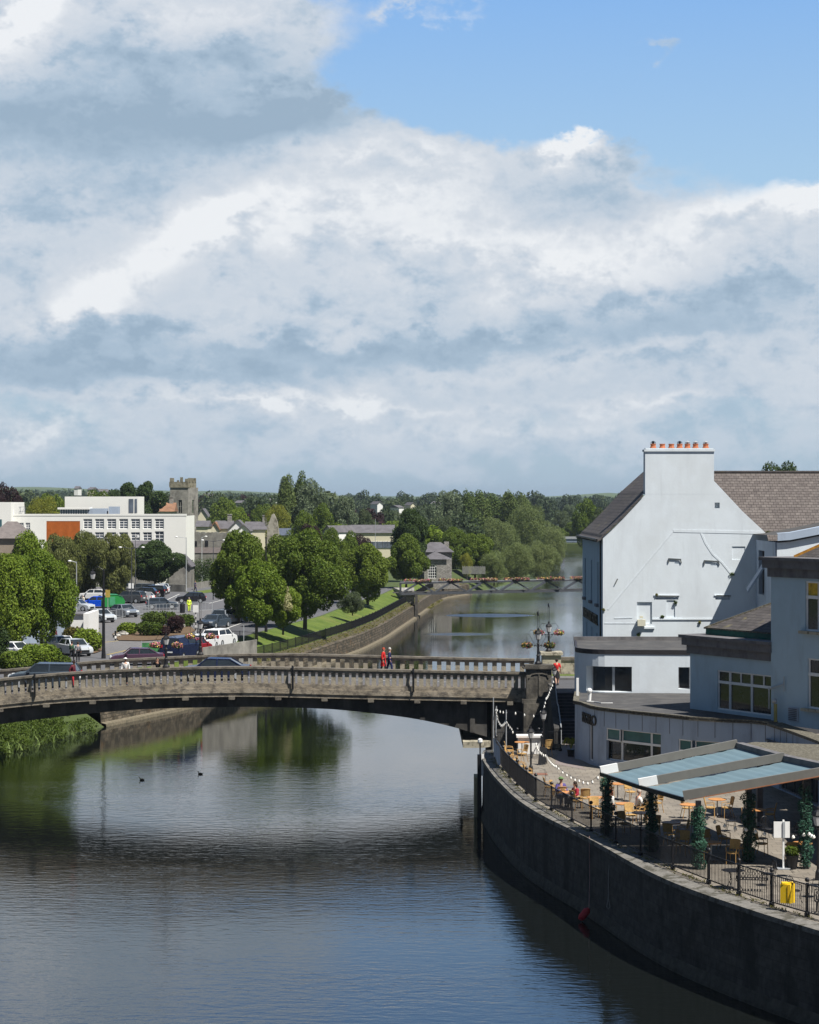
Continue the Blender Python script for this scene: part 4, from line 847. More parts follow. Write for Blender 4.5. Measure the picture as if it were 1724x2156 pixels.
part('roof_edge', MB().strip([(X(p,142), 141.7, fz(p)) for p in pts], [(X(p,142), 141.7, fz(p)+.12) for p in pts]), m_iron, hb)
part('roof_fascia', MB().strip([(X(p,142), 141.66, fz(p)+.12) for p in pts], [(X(p,142), 141.66, fz(p)+.62) for p in pts]).strip([(X(p,142), 141.66, fz(p)+.62) for p in pts], [(X(p,142), 142.2, fz(p)+.64) for p in pts]), m_panel, hb)
part('roof', MB().strip([(X(p,142)-.3, 141.8, fz(p)+.5) for p in pts], [(X(p,142)-.3, 150, fz(p)+.45) for p in pts]), m_felt, hb)
# ---- round white building at street level
ZR = 8.91
rb_ = thing('round_corner_building', 'white single-storey building with a rounded corner and flat felt roof beside the bridge', 'building', (12, 126, 3.3))
foot = [(10.25,132.8),(10.08,130),(9.86,127.0)]+[(9.80+1.9*(1-math.cos(t)), 126.2-2.2*math.sin(t)) for t in [i*math.pi/2/8 for i in range(9)]]+[(14,123.75),(22,122.9)]
RP = Path(foot); fP = RP.P(inward=1)
sL = [s for s in RP.s]; s0 = RP.s[5]
c0 = next(s for s, p in zip(RP.s, foot) if p[0] > 10.3 and p[1] < 126)
def s_at_px(pp, f=RP):
    for i in range(4001):
        u = f.L*i/4000; p, t = f.at(u)
        if p.y < 130.5 and CX+F*p.x/p.y >= pp and u > f.L*.2: return u
    return f.L
sa, sb_ = s_at_px(1234), s_at_px(1330); sc_, sd_ = s_at_px(1428), s_at_px(1452)
zw0, zw1 = 6.5, 17.6-350*124/4500
sl0 = 3.4
part('wall', MB().wall(fP, sL, [3.2,ZR-.1], [(sa,zw0,sb_,zw1), (sc_,zw0+.2,sd_,zw1), (sl0,5.9,sl0+.7,zw1)], .5), m_white, rb_)
ww = MB()
uu = [u for u in [sa]+[s for s in sL if sa < s < sb_]+[sb_]]
w = part('window', MB().bar(fP(sa+(sb_-sa)*.62,zw0,.45), fP(sa+(sb_-sa)*.62,zw1,.45), .14).bar(fP(sa+.02,zw0,.45), fP(sa+.02,zw1,.45), .08), m_steel, rb_)
g_ = MB()
for a, b in zip(uu, uu[1:]): g_.quad(fP(a,zw0,.5), fP(b,zw0,.5), fP(b,zw1,.5), fP(a,zw1,.5))
part('pane', g_, m_glass, w)
w = window(rb_, fP, sc_, zw0+.2, sd_, zw1, nx=1, ny=1, d=.4, m=m_cornice); w = window(rb_, fP, sl0, 5.9, sl0+.7, zw1, d=.4, m=m_cornice)
oo = offs(foot, -.03); rf = MB()
rf.prism([(p.x,p.y) for p in oo]+[(22,133),(10.2,133)], ZR-.02, ZR+.0)
part('roof', rf, m_felt, rb_)
part('fascia', MB().strip([(p.x,p.y,ZR-.24) for p in oo], [(p.x,p.y,ZR+.03) for p in oo]).strip([(p.x,p.y,ZR+.03) for p in oo], [(p.x,p.y,ZR+.03) for p in offs(foot,.10)]), mat('dark_fascia', (.03,.027,.03), .6), rb_)
part('upstand', MB().box(15, 132.9, ZR, 9.6, .2, .22), m_cornice, rb_)
# ---- bistro: curved facade with panelled fascia
ZB = 6.45
bis = thing('bistro_building', 'curved blue-grey bistro building with flat roof above the terrace', 'building', (12, 112, 3.3))
bf = [(9.68,124.0),(9.35,120.5),(9.16,118.4),(9.50,117.6),(9.66,116.6),(9.88,115.5),(10.15,114.8),(10.8,113.8),(12.0,112.4),(13.2,111.1),(14.4,109.6),(15.8,108.7),(17.3,108.0),(18.1,107.0),(18.6,103.5),(19.1,99),(19.4,94),(19.8,88),(20.6,80)]
BP = Path(bf); bP = BP.P(1)
def sx(pp, lo=.12):
    for i in range(6001):
        u = BP.L*i/6000; p, t = BP.at(u)
        if u > BP.L*lo and CX+F*p.x/p.y >= pp: return u
    return BP.L
win1 = (sx(1276), 3.75, sx(1391), 5.45); win2 = (sx(1428), 3.75, sx(1530), 5.30); win3 = (sx(1240), 3.5, sx(1248.5), 5.6)
lastw = [(sx(1640), 3.35, sx(1690), 5.6), (sx(1700), 3.35, sx(1722), 5.6)]
zf = 5.45
bs = [s for s in BP.s]
part('wall', MB().wall(bP, bs, [3.2,ZB], [win1, win2, win3]+lastw, .25), m_panel, bis)
for i in range(22):
    u = BP.s[5]+.3+i*.95
    if u < BP.s[14]: part('panel_joint', MB().bar(bP(u,5.5,-.004), bP(u,6.35,-.004), .025), m_cornice, bis)
wa = window(bis, bP, *win1, nx=1, ny=1, d=.2, mull=[.62], panes=False)
segs = [0, .27, .80, 1.0]
for i in range(3):
    u0_, u1_ = (win1[0]+(win1[2]-win1[0])*segs[k] for k in (i, i+1)); wz = win1[1]+(win1[3]-win1[1])*.62
    w = window(bis, bP, u0_, win1[1], u1_, wz, d=.2); w2 = window(bis, bP, u0_, wz, u1_, win1[3], d=.2 if i else .05, g=m_glass_teal)
for i, (a, b) in enumerate(((0,.32),(.36,1.0))):
    u0_, u1_ = win2[0]+(win2[2]-win2[0])*a, win2[0]+(win2[2]-win2[0])*b; window(bis, bP, u0_, 4.7, u1_, win2[3], d=.2 if i else .06, g=m_glass_teal); window(bis, bP, u0_, win2[1], u1_, 4.7, d=.2)
window(bis, bP, *win3, d=.1)
for l_ in lastw: window(bis, bP, *l_, nx=2, ny=1, d=.15, m=m_cornice)
bo = offs(bf, -.10)[:14]; bi = offs(bf, .22)[:14]
part('roof', MB().prism([(p.x,p.y) for p in bo[2:]]+[(21,112),(21,123.3),(9.8,123.9)], ZB-.06, ZB), m_felt, bis)
part('roof_edge', MB().strip([(p.x,p.y,ZB-.12) for p in bo], [(p.x,p.y,ZB+.07) for p in bo]).strip([(p.x,p.y,ZB+.07) for p in bo], [(p.x,p.y,ZB+.05) for p in bi]), m_moss, bis)
bo2 = offs(bf, -.22)[13:]; bi2 = offs(bf, .6)[13:]
part('parapet_coping', MB().strip([(p.x,p.y,ZB-.12) for p in bo2], [(p.x,p.y,ZB+.02) for p in bo2]).strip([(p.x,p.y,ZB+.02) for p in bo2], [(p.x,p.y,ZB+.02) for p in bi2]), m_moss, bis)
part('low_roof', MB().prism([(17.9,107.5),(18.6,103.2),(18.5,98),(17.1,97.5)], 5.55, 5.65), m_cornice, bis)
tm2 = text_mesh('BISTRO', .66, .03, 'lettering', m_iron, None, None, None, .012)
kx = max(v.co.x for v in tm2.vertices)
for v in tm2.vertices:
    u = BP.s[3]+.12+v.co.x/kx*2.55; q = bP(u, 5.42+v.co.y*1.15+.05, -.035-v.co.z); v.co = q
tm2.update(); link('lettering', tm2, bis)
part('downpipe', MB().box(9.55, 121.5, 5.9, .14, .14, 1.6), m_white_frame, bis)
cctv = thing('roof_lamp', 'white floodlight and its bracket on the bistro roof corner', 'lamp', (9.95, 118.2, ZB))
part('lamp_head', MB().ball((9.95,118.2,ZB+.62), .16, 10).tube([(9.95,118.2,ZB+.05), (9.98,118.2,ZB+.5)], .09, 8), m_white_frame, cctv)
part('bracket', MB().tube([(9.8,118.1,ZB+.06), (10.2,118,ZB+.04), (10.5,117,ZB+.06), (11.1,116.8,ZB+.08)], .03, 5), m_white_frame, cctv)
# ---- shade-tinted blue wing with big window
ux, uy = .515, -.857
WBo = (15.02, 114.45); PB_ = planeP(WBo, (ux,uy), (-uy,ux))
LW = 6.9; zc = 10.42
wbg = thing('terrace_wing', 'shade-tinted blue rendered wing with a large white-framed window standing on the bistro roof', 'building', (15.1, 114.3, ZB))
def wu(p):                                                  # parameter where the wall meets picture column p
    a = (p-CX)/F; return (a*WBo[1]-WBo[0])/(ux-a*uy)
bigw = (wu(1510), 6.62, wu(1631.5)-.02, 17.6-(1410-HY)/F*(WBo[1]+uy*wu(1510)))
part('wall', MB().wall(PB_, [0,LW], [ZB-.1,zc-1.0], [bigw], .16).quad(PB_(0,ZB-.1,0), PB_(0,ZB-.1,8), PB_(0,zc-1,8), PB_(0,zc-1,0)), m_blue_shade, wbg)
fwd = [0, .21, .59, 1.0]
for i in range(3):
    a, b = bigw[0]+(bigw[2]-bigw[0])*fwd[i], bigw[0]+(bigw[2]-bigw[0])*fwd[i+1]
    zs = bigw[1]+(bigw[3]-bigw[1])*.70
    window(wbg, PB_, a, bigw[1], b, zs, d=.08, fw=.07); window(wbg, PB_, a, zs, b, bigw[3], nx=1 if i == 0 else 2, d=.08, fw=.07)
def cornice(P, L, z, parent, m, ov=.45):
    o = MB(); n = 2
    for a, b, c0_, c1_ in ((-ov, L, z-.16, z), (-ov*.72, L, z-.55, z-.16), (-ov*.30, L, z-1.0, z-.55)):
        d = a; q = [P(a,c0_,d), P(b,c0_,d), P(b,c0_,6), P(a,c0_,6)]; t = [P(a,c1_,d), P(b,c1_,d), P(b,c1_,6), P(a,c1_,6)]
        o.add(q+t, [(3,2,1,0),(4,5,6,7),(0,1,5,4),(1,2,6,5),(2,3,7,6),(3,0,4,7)])
    return part('cornice', o, m, parent)
cornice(PB_, LW, zc, wbg, m_cornice)
r0, r1, r2, r3 = PB_(.35,zc+.35,.7), PB_(LW+1.5,zc+.35,.7), PB_(LW+1.5,zc+2.0,4.2), PB_(3.0,zc+2.0,4.2)
r4 = PB_(.35,zc+.35,7.5)
part('roof', MB().quad(r0,r1,r2,r3).quad(r0,r3,PB_(3.0,zc+2.0,5),r4), m_slate2, wbg)
part('roof_edge', MB().bar(r0,r3,.22,.1).bar(r0,r1,.12,.08), m_moss, wbg)
part('membrane', MB().quad(PB_(.4,zc,.75), PB_(LW,zc,.75), PB_(LW,zc+.34,.75), PB_(.4,zc+.34,.75)).quad(PB_(.4,zc,.75), PB_(.4,zc+.34,.75), PB_(.4,zc+.34,7), PB_(.4,zc,7)), mat('green_membrane', (.0,.10,.075), .5, .3, 3), wbg)
# ---- tall shade-tinted blue tower block at the right edge
TBo = PB_(wu(1631), 0, -.25); PT = planeP((TBo[0],TBo[1]), (ux,uy), (-uy,ux)); zt2 = 14.73
def tu(p): a = (p-CX)/F; return (a*TBo[1]-TBo[0])/(ux-a*uy)
tb = thing('tower_wing', 'tall shade-tinted blue rendered wing with a dark stone cornice at the right picture edge', 'building', (19, 108, 5.8))
def tz(py, u): return 17.6-(py-HY)/F*(TBo[1]+uy*u)
w1 = (tu(1695), tz(1327,tu(1695)), tu(1695)+1.75, tz(1223,tu(1695))); w2_ = (tu(1700), tz(1490,tu(1700)), tu(1700)+1.75, tz(1385,tu(1700)))
part('wall', MB().wall(PT, [0,12], [6.3,zt2-1.0], [w1, w2_], .18).quad(PT(0,6.3,0), PT(0,6.3,8), PT(0,zt2-1,8), PT(0,zt2-1,0)), m_blue_shade, tb)
cornice(PT, 12, zt2, tb, m_cornice)
gy_ = mat('golden_curtain', (.55,.36,.03), .6, .4, 4)
for wq, gm in ((w1, gy_), (w2_, m_glass)):
    zs = wq[1]+(wq[3]-wq[1])*.68
    w = window(tb, PT, wq[0], wq[1], wq[2], zs, nx=2, d=.1, fw=.08); window(tb, PT, wq[0], zs, wq[2], wq[3], nx=2, d=.1, fw=.08, g=gm)
    part('sill', MB().bar(PT(wq[0]-.25,wq[1]-.08,-.1), PT(wq[2]+.2,wq[1]-.08,-.1), .3, .14), m_pier_lit, w)
part('roof', MB().quad(PT(.6,zt2,1), PT(12,zt2,1), PT(12,zt2+2.4,5), PT(4,zt2+2.4,5)), m_slate2, tb)
part('ridge_tile', MB().bar(PT(.6,zt2+.02,1), PT(4,zt2+2.42,5), .25, .12), mat('lichen_tile', (.42,.20,.03), .9, .4, 6), tb)
vp = thing('boiler_flue', 'boiler flue pipe and bracket where the two shade-tinted blue walls meet', 'flue', PT(.5,6.5,-.3))
part('pipe', MB().tube([PT(.75,6.45,-.35), PT(.75,7.35,-.35)], .09, 8), mat('flue_pipe', (.30,.27,.10), .6), vp); part('cowl', MB().ball(PT(.72,7.5,-.4), .15, 10), m_steel, vp)
part('bracket', MB().bar(PT(-.15,8.0,-.05), PT(1.1,8.35,-.15), .05).bar(PT(1.1,8.0,-.1), PT(1.1,8.75,-.1), .04).bar(PT(-.1,7.0,-.05), PT(-.1,8.1,-.05), .06), m_steel, vp)
vt = part('louvre_vent', MB().box(0,0,0,.7,.05,.7), m_panel); vt.location = PT(1.75,6.55,-.06); vt.rotation_euler = (0,0,math.atan2(uy,ux)); tag(vt, 'grey louvred vent low on the tall shade-tinted blue wall', 'vent')
lv = MB()
for i in range(7): lv.box(0, -.05, .06+i*.09, .6, .05, .03)
part('slats', lv, m_cornice, vt)
# ================================================================ retractable awning over the terrace
aw = thing('terrace_awning', 'pair of retractable teal fabric awnings between three long aluminium beams', 'awning', (11, 87, 3.3))
m_beam = mat('awning_beam', (.16,.155,.14), .6, .08); m_fab = grime(mat('awning_fabric', (.125,.19,.225), .8, .06, 1.0), (.09,.155,.20), .7, .45, .7, (1,1,1), .5)
Aa, Bb = Vector((8.25,92.2,5.95)), Vector((X(1551.8,93), 93, Z(1567,93)+.05))
Cc, Dd = Vector((X(1345.5,87.5),87.5,Z(1648,87.5))), Vector((X(1651.4,87.4),87.4,Z(1592,87.4)))
Ee, Gg = Vector((X(1439.5,83.2),83.2,Z(1674,83.2))), Vector((X(1770,82.4),82.4,Z(1617,82.4)))
for p, q in ((Aa,Bb),(Cc,Dd),(Ee,Gg)):
    b = part('beam', MB().bar(p, q, .16, .34), m_beam, aw); part('end_cap', MB().bar(p-(q-p).normalized()*.02, p+(q-p).normalized()*.75, .18, .36), m_white_frame if p is not Ee else m_beam, b)
st = (Gg-Ee).normalized(); part('trim', MB().bar(Ee+Vector((.2,-.10,-.15)), Gg+Vector((0,-.10,-.15)), .03, .035), mat('orange_trim', (.32,.13,.06), .6), aw)
lo = Vector((0,0,-.16))
for (p, q, r_, s_) in ((Aa,Bb,Dd,Cc), (Cc,Dd,Gg,Ee)):
    n = 26; o = MB(); sg_ = lambda i: Vector((0,0,-.022*(i % 2)-.05*math.sin(math.pi*((i*3/n) % 1)))); gap = (s_-p).normalized()*.12
    o.strip([p+(q-p)*i/n+lo+gap+sg_(i) for i in range(n+1)], [s_+(r_-s_)*i/n+lo-gap+sg_(i) for i in range(n+1)]); part('fabric', o, m_fab, aw)
    part('front_rail', MB().bar(p+lo, s_+lo, .10, .16), m_iron, aw)
    part('cassette', MB().bar(q+lo+Vector((.1,0,.05)), r_+lo+Vector((.1,0,.05)), .35, .3), m_cornice, aw)
PTS = [(8.42,91.2,5.78),(9.83,87.0,5.80),(11.2,82.9,5.95),(13.42,84.5,6.2),(15.38,83.0,6.7)]
for i, (x, y, z1) in enumerate(PTS):
    gp = part('post', MB().box(x, y, 3.3, .2, .2, z1-3.3), m_iron, aw)
    lb = [(x+.03*math.sin(k*2.3+i), y+.03*math.cos(k*1.7), 3.5+k*.26, .27+.05*math.sin(k*1.9+i), .27+.05*math.sin(k*2.7), .24) for k in range(int((z1-3.4)/.26))]
    part('garland', MB(), L_IVY, gp); g_ = gp.children[0]; g_.data = crown_mesh('garland', 90+i, None, 3000, .055, lb, L_IVY if i > 1 else L_IVY, .35)
cv = thing('canopy_slab', 'low mossy canopy roof behind the top of the awning', 'canopy', (17, 94, 3.3))
c_ = [(X(1553,97.5),97.5),(X(1590,98.5),98.5),(19.9,97),(20.8,80)]; cz = (17.3,84.2)
part('roof', MB().prism([c_[0],(X(1740,89),89),cz,(17.6,80),c_[3],c_[2],c_[1]], 6.3, 6.47), m_moss, cv)
part('fascia', MB().bar((c_[0][0],c_[0][1]-.05,6.02), (X(1740,89),89-.05,6.02), .12, .3), m_iron, cv)
part('support', MB().box(17.0, 91.5, 3.3, .3, .3, 2.9).box(15.6, 95.2, 3.3, .25, .25, 2.9), m_cornice, cv)
# ================================================================ stairs by the bridge
stp = thing('stone_stairs', 'dark stone steps climbing from the terrace to the bridge street', 'stairs', (9.45, 126, 3.3))
o = MB(); nst = 15; y0 = 125.7
for i in range(nst):
    yb = y0+i*.30+(1.0 if i >= 7 else 0); zz = 3.3+(i+1)*2.5/nst; o.prism([(8.88,yb),(10.2,yb),(10.2,131.4),(8.88,131.4)], 3.29+i*2.5/nst, zz)
part('steps', o, mat('dark_step', (.045,.045,.055), .9, .3, 3), stp)
o = MB()
for i in range(nst): yb = y0+i*.30+(1.0 if i >= 7 else 0); o.box(9.5, yb+.02, 3.3+(i+1)*2.5/nst, 1.2, .05, .006)
part('nosing', o, mat('step_nosing', (.20,.20,.21), .8), stp)
part('side_wall', MB().prism([(8.5,125.6),(8.85,125.6),(8.85,131),(8.5,131)], 3.3, [4.2,4.2,6.4,6.4]), m_conc_dark, stp)
part('handrail', MB().tube([(8.9,125.5,3.3), (8.9,125.5,4.3), (8.9,127.8,5.3), (8.9,128.8,5.4), (8.9,131.2,6.8), (8.9,132.5,6.85)], .035, 6), m_steel, stp)
# ================================================================ left-bank buildings
def frontP(Y): return lambda u, v, d: (u, Y+d, v)
def hx(Y, a): return [X(a[0],Y), Z(a[3],Y), X(a[2],Y), Z(a[1],Y)]
YM = 347.0; m_mod = mat('modern_render', (.78,.78,.74), .9, .03, .3); m_dgl = mat('office_glass', (.10,.12,.15), .15, .6, .5, spec=.8); m_gfr = mat('office_frame', (.30,.32,.34), .6)
mb_ = thing('modern_block', 'long white modern office block with an orange louvred panel', 'building', (X(200,YM), YM, 3.8))
wl_ = [[a,1092,b,1113] for a, b in ((175.5,194),(200,219),(225.5,244.5),(251,269.5),(275.7,294.6),(301,319.5),(326,345))]
wl2 = [[a[0],1120,a[2],1143] for a in wl_[:6]]+[[326,1118,345,1148]]; wl3 = [[a[0],1150,a[2],1172] for a in wl_[:6]]
wlo = [[39.5,1100,50,1120],[54,1100,63.5,1120]]
allw = [hx(YM, a) for a in wl_+wl2+wl3+wlo]; PM = frontP(YM)
xa, xb, zt_ = X(22,YM), X(391,YM), Z(1085.5,YM)
orp = hx(YM, [97.6,1096.5,168.5,1141])
part('wall', MB().wall(PM, [xa,xb], [3.5,zt_], allw+[orp], .5).quad((xb,YM,3.5), (xb,YM+14,3.5), (xb,YM+14,zt_), (xb,YM,zt_)), m_mod, mb_)
part('roof', MB().box((xa+xb)/2, YM+8, zt_-.4, xb-xa-.6, 15, .45), m_felt, mb_); part('parapet', MB().box((xa+xb)/2, YM+.3, zt_, xb-xa+.2, .7, .3), m_mod, mb_)
for h in allw: window(mb_, PM, *h, nx=2, ny=4, d=.18, m=m_white_frame, g=m_dgl, fw=.10)
of = MB(); n = 30
of.quad((orp[0],YM+.45,orp[1]), (orp[2],YM+.45,orp[1]), (orp[2],YM+.45,orp[3]), (orp[0],YM+.45,orp[3]))
for i in range(n): of.box(orp[0]+(i+.5)*(orp[2]-orp[0])/n, YM+.2, orp[1], .10, .35, orp[3]-orp[1])
part('louvre_panel', of, mat('orange_louvre', (.62,.17,.03), .6, .15, 2), mb_)
x0, x1 = X(-40,YM-2), X(23,YM-2); lb_ = part('side_block', MB().box((x0+x1)/2, YM+4, 3.5, x1-x0, 12, Z(1057,YM-2)-3.5), m_mod, mb_)
part('window', MB().quad((X(-6,345),YM-2.05,Z(1118,345)), (X(4,345),YM-2.05,Z(1118,345)), (X(4,345),YM-2.05,Z(1093,345)), (X(-6,345),YM-2.05,Z(1093,345))), m_glass_teal, lb_)
x0, x1 = X(136.4,360), X(291,360); ph = part('penthouse', MB().box((x0+x1)/2, 364, zt_-.3, x1-x0, 8, Z(1045,360)-zt_+.3), m_mod, mb_)
part('window', MB().quad((X(271,360),359.95,Z(1079,360)), (X(281,360),359.95,Z(1079,360)), (X(281,360),359.95,Z(1050,360)), (X(271,360),359.95,Z(1050,360))).quad((X(283.5,360),359.95,Z(1079,360)), (X(288.5,360),359.95,Z(1079,360)), (X(288.5,360),359.95,Z(1050,360)), (X(283.5,360),359.95,Z(1050,360))), m_dgl, ph)
x0, x1 = X(124,352), X(186,352); pv_ = part('roof_pavilion', MB().box((x0+x1)/2, 353.5, Z(1072,352), x1-x0+.4, 3.4, .32), m_mod, mb_)
part('glazing', MB().box((x0+x1)/2, 353.6, zt_, x1-x0-.3, 2.8, Z(1072,352)-zt_), glass('pavilion_glass', (.16,.24,.25), .2), pv_)
o = MB()
for i in range(12): o.box(x0+.2+i*(x1-x0-.4)/11, 352.1, zt_, .08, .08, Z(1072,352)-zt_)
part('mullions', o, m_white_frame, pv_)
part('plant_box', MB().box(X(205,354), 354, zt_, 3.2, 3, Z(1070,354)-zt_).box(X(240,354), 354.4, zt_, 1.6, 2, Z(1066,354)-zt_), m_panel, mb_)
o = MB()
for a, b in ((24,52),): 
    for p in (24, 33, 43, 52): o.bar((X(p,352),352,zt_), (X(p,352),352,Z(1067,352)), .1)
    for y in (1067, 1076, 1084): o.bar((X(24,352),352,Z(y,352)), (X(52,352),352,Z(y,352)), .1)
    for p in (24, 33, 43): o.bar((X(p,352),352,zt_), (X(p+9,352),352,Z(1067,352)), .07)
part('roof_frame', o, m_steel, mb_)
# simple gabled / hipped house with parts
def house(name, label, pc, Y, base, wpx, eave, ridge, d, wallm, roofm, rz=0.0, gable=False, hip=0.0, wins=(), chim=None, group=None, cat='house'):
    k = Y/F; w = wpx*k; x = X(pc, Y); ze, zr = Z(eave, Y), Z(ridge, Y); t = thing(name, label, cat, (x, Y, base), group, world=False); t.rotation_euler = (0, 0, rz)
    he, hr = ze-base, zr-base; a, b = w/2, d
    if gable:                                               # gable end faces the viewer
        part('wall', MB().add([(-a,0,-1), (a,0,-1), (a,0,he), (0,0,hr), (-a,0,he), (-a,b,-1), (a,b,-1), (a,b,he), (0,b,hr), (-a,b,he)], [(0,1,2,3,4), (9,8,7,6,5), (1,6,7,2), (5,0,4,9)]), wallm, t)
        o = .25; s_ = (hr-he)/a*o
        rf_ = part('roof', MB().add([(-a-o,-o,he-s_), (0,-o,hr), (0,b+o,hr), (-a-o,b+o,he-s_), (a+o,-o,he-s_), (a+o,b+o,he-s_)], [(0,1,2,3), (1,4,5,2)]).bar((-a-o,-o,he-s_), (0,-o,hr), .12, .2).bar((a+o,-o,he-s_), (0,-o,hr), .12, .2), roofm, t)
    else:
        part('wall', MB().box(0, b/2, -1, w, b, he+1).add([(-a+hip*a*.0,b/2,hr*.999)]*3, []), wallm, t)
        o = .3; h_ = a*hip
        rf_ = part('roof', MB().add([(-a-o,-o,he-.05), (a+o,-o,he-.05), (a+o,b+o,he-.05), (-a-o,b+o,he-.05), (-a-o+h_,b/2,hr), (a+o-h_,b/2,hr)], [(0,1,5,4), (2,3,4,5), (1,2,5), (3,0,4)]), roofm, t)
    for (u, v, ww, hh) in wins: w_ = part('window', MB().box(u*w, -.04, v, ww, .08, hh), m_white_frame, t); part('pane', MB().box(u*w, -.09, v+.08, ww-.16, .06, hh-.16), m_dgl, w_)
    if chim: part('chimney', MB().box(chim*w, b/2, hr-.8, .9, .9, 2.1).box(chim*w, b/2, hr+1.3, 1.1, 1.1, .18), m_rub, rf_)
    return t
m_rslate = mat('far_slate', (.11,.105,.115), .9, .25, .8); m_rbr = mat('far_tile', (.24,.13,.08), .9, .3, .8); m_cream = mat('cream_wall', (.62,.58,.44), .9, .05); m_beige = mat('beige_wall', (.30,.25,.20), .9, .1)
m_ston = grime(mat('grey_limestone', (.15,.145,.13), .95, col2=(.29,.28,.25), scale=.9, bump=.6, bscale=4), (.07,.065,.06), .5, .5, .66, (1,1,.5), .6)
house('brown_house', 'small beige house with a grey hipped roof at the left edge', 12, 240, 3.8, 66, 1132, 1098, 8, m_beige, mat('hip_tiles', (.16,.14,.135), .9, .2, 2), hip=.85)
house('stone_outhouse', 'grey stone outbuilding with slate roof at the foot of the white block', 300, 342, 3.8, 52, 1152, 1138, 4, m_ston, m_rslate)
house('stone_gable_house', 'grey stone gabled building in shade below the right end of the white block', 378, 338, 3.8, 44, 1190, 1168, 8, m_ston, m_rslate, gable=True)
house('pale_gabled_house', 'cream gabled house between the white block and the priory tower', 345, 520, 4, 40, 1076, 1058, 8, m_cream, m_rbr, wins=((-.2,4.4,1,1.2),(.25,4.4,1,1.2)), chim=.3)
house('yellow_gable_house', 'pale yellow gable just right of the priory tower', 426, 590, 4, 22, 1086, 1070, 9, m_cream, m_rslate, gable=True, wins=((0,6.2,1,1.3),))
for k, (p, Y, w, e, r_, g, wm, rm, lab) in enumerate(((470,480,34,1112,1096,False,m_cream,m_rslate,'dark-roofed house left in the gabled cluster behind the priory'), (452,478,18,1112,1098,True,m_cream,m_rbr,'narrow gabled house beside the priory wall'), (500,476,40,1114,1094,True,m_white_frame,m_rslate,'white bargeboarded gable in the middle of the house cluster'), (512,470,26,1116,1104,True,m_white_frame,m_rslate,'small front gable before the larger white one'), (540,486,48,1114,1098,False,m_cream,m_rslate,'slate-roofed house at the right of the gabled cluster'), (425,462,24,1108,1096,False,m_cream,m_rslate,'small slate roof at the foot of the priory tower'))):
    house('gabled_house', lab, p, Y, 4, w, e, r_, 8, wm, rm, gable=g, chim=.3 if k in (0, 4) else None, wins=((0,5.2,1,1.2),) if g else (), group='houses behind the priory')
house('white_cottage', 'white gabled cottage among trees right of the tall trees', 690, 440, 4, 22, 1118, 1106, 8, m_white_frame, m_rslate, rz=R(-35), gable=True)
house('slate_cottage', 'blue slate roofed cottage right of the ruined gable', 606, 450, 4, 38, 1126, 1112, 7, m_cream, mat('blue_slate', (.08,.095,.13), .8, .2, 2))
house('long_low_building', 'long low cream building with a grey roof in the middle distance', 784, 480, 4, 88, 1121, 1105, 10, m_cream, m_rslate, wins=[(-.42+.12*i,2.8,1.2,1.6) for i in range(8)])
dh = random.Random(4)
for i, (p, py, Y) in enumerate(((188,1030,1100),(205,1034,1000),(160,1028,1300),(430,1043,1000),(610,1040,900),(655,1052,800),(718,1050,950),(800,1060,850),(1040,1060,900),(870,1062,900),(912,1060,1000),(945,1064,900),(500,1058,760),(560,1054,900),(620,1068,640),(700,1082,600),(845,1068,900),(985,1052,1100))):
    if i in (8, 17): continue
    house('distant_house', 'small white house showing between distant trees, %s' % ('above the penthouse', 'right of the one above the penthouse', 'far left on the hill', 'right of the tower top', 'left of the three tall trees', 'behind the tall trees', 'above the silvery tree', 'above the long low building', '', 'left of the skyline silver tree', 'by the skyline silver tree', 'beside the leftmost poplar', 'near the round green tree', 'over the gabled cluster', 'below the three tall trees', 'behind the white cottage', 'right above the long low building', '')[i], p, Y, Z(py, Y)-3.2, 15*700/Y, py, py-5, 8, m_white_frame if i % 3 else m_cream, m_rslate, rz=dh.uniform(-.6, .6), gable=bool(i % 2), group='distant houses')
# priory tower and ruins
YT = 560.0; tw = thing('priory_tower', 'square medieval stone tower with stepped battlements', 'tower', (X(384,YT), YT, 4))
tx0, tx1 = X(358,YT), X(396,YT); tyd = 4.6; ztw = Z(1026,YT)
PTW = frontP(YT); hw = hx(YT, [376,1052,383,1068+12])
tww = MB().wall(PTW, [tx0,tx1], [3,ztw], [hw], .6)
tww.wall(lambda u, v, d: (tx1+u*.47-d*.5, YT+u, v), [0,tyd], [3,ztw], [(1.9,Z(1080,YT),2.9,Z(1052,YT))], .6); tww.quad((tx0,YT+tyd,3), (tx1,YT+tyd,3), (tx1,YT+tyd,ztw), (tx0,YT+tyd,ztw))
part('wall', tww, m_ston, tw)
wt = part('window', MB().bar(PTW((hw[0]+hw[2])/2,hw[1],.3), PTW((hw[0]+hw[2])/2,hw[3],.3), .16).bar(PTW(hw[0],(hw[1]+hw[3])/2,.3), PTW(hw[2],(hw[1]+hw[3])/2,.3), .14), m_ston, tw)
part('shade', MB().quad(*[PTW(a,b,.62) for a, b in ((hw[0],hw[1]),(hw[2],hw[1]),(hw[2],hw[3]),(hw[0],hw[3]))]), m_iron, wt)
tx2 = X(411,YT+tyd)
btl = MB().prism([(tx0-.2,YT-.25),(tx1+.1,YT-.25),(tx2+.25,YT+tyd),(tx0+1.5,YT+tyd+.2)], ztw, ztw+1.5)
for a, w_, h_ in ((.5,1.2,1.9),(2.1,.6,1.3),(3.0,.8,2.1),(4.3,.8,1.7)): btl.box(tx0+a, YT, ztw+1.5, w_*.9, .6, h_-.9)
for t_ in (.15, .55, .92): btl.box(tx1+(tx2-tx1)*t_, YT+tyd*t_, ztw+1.5, .7, .9, 1.0)
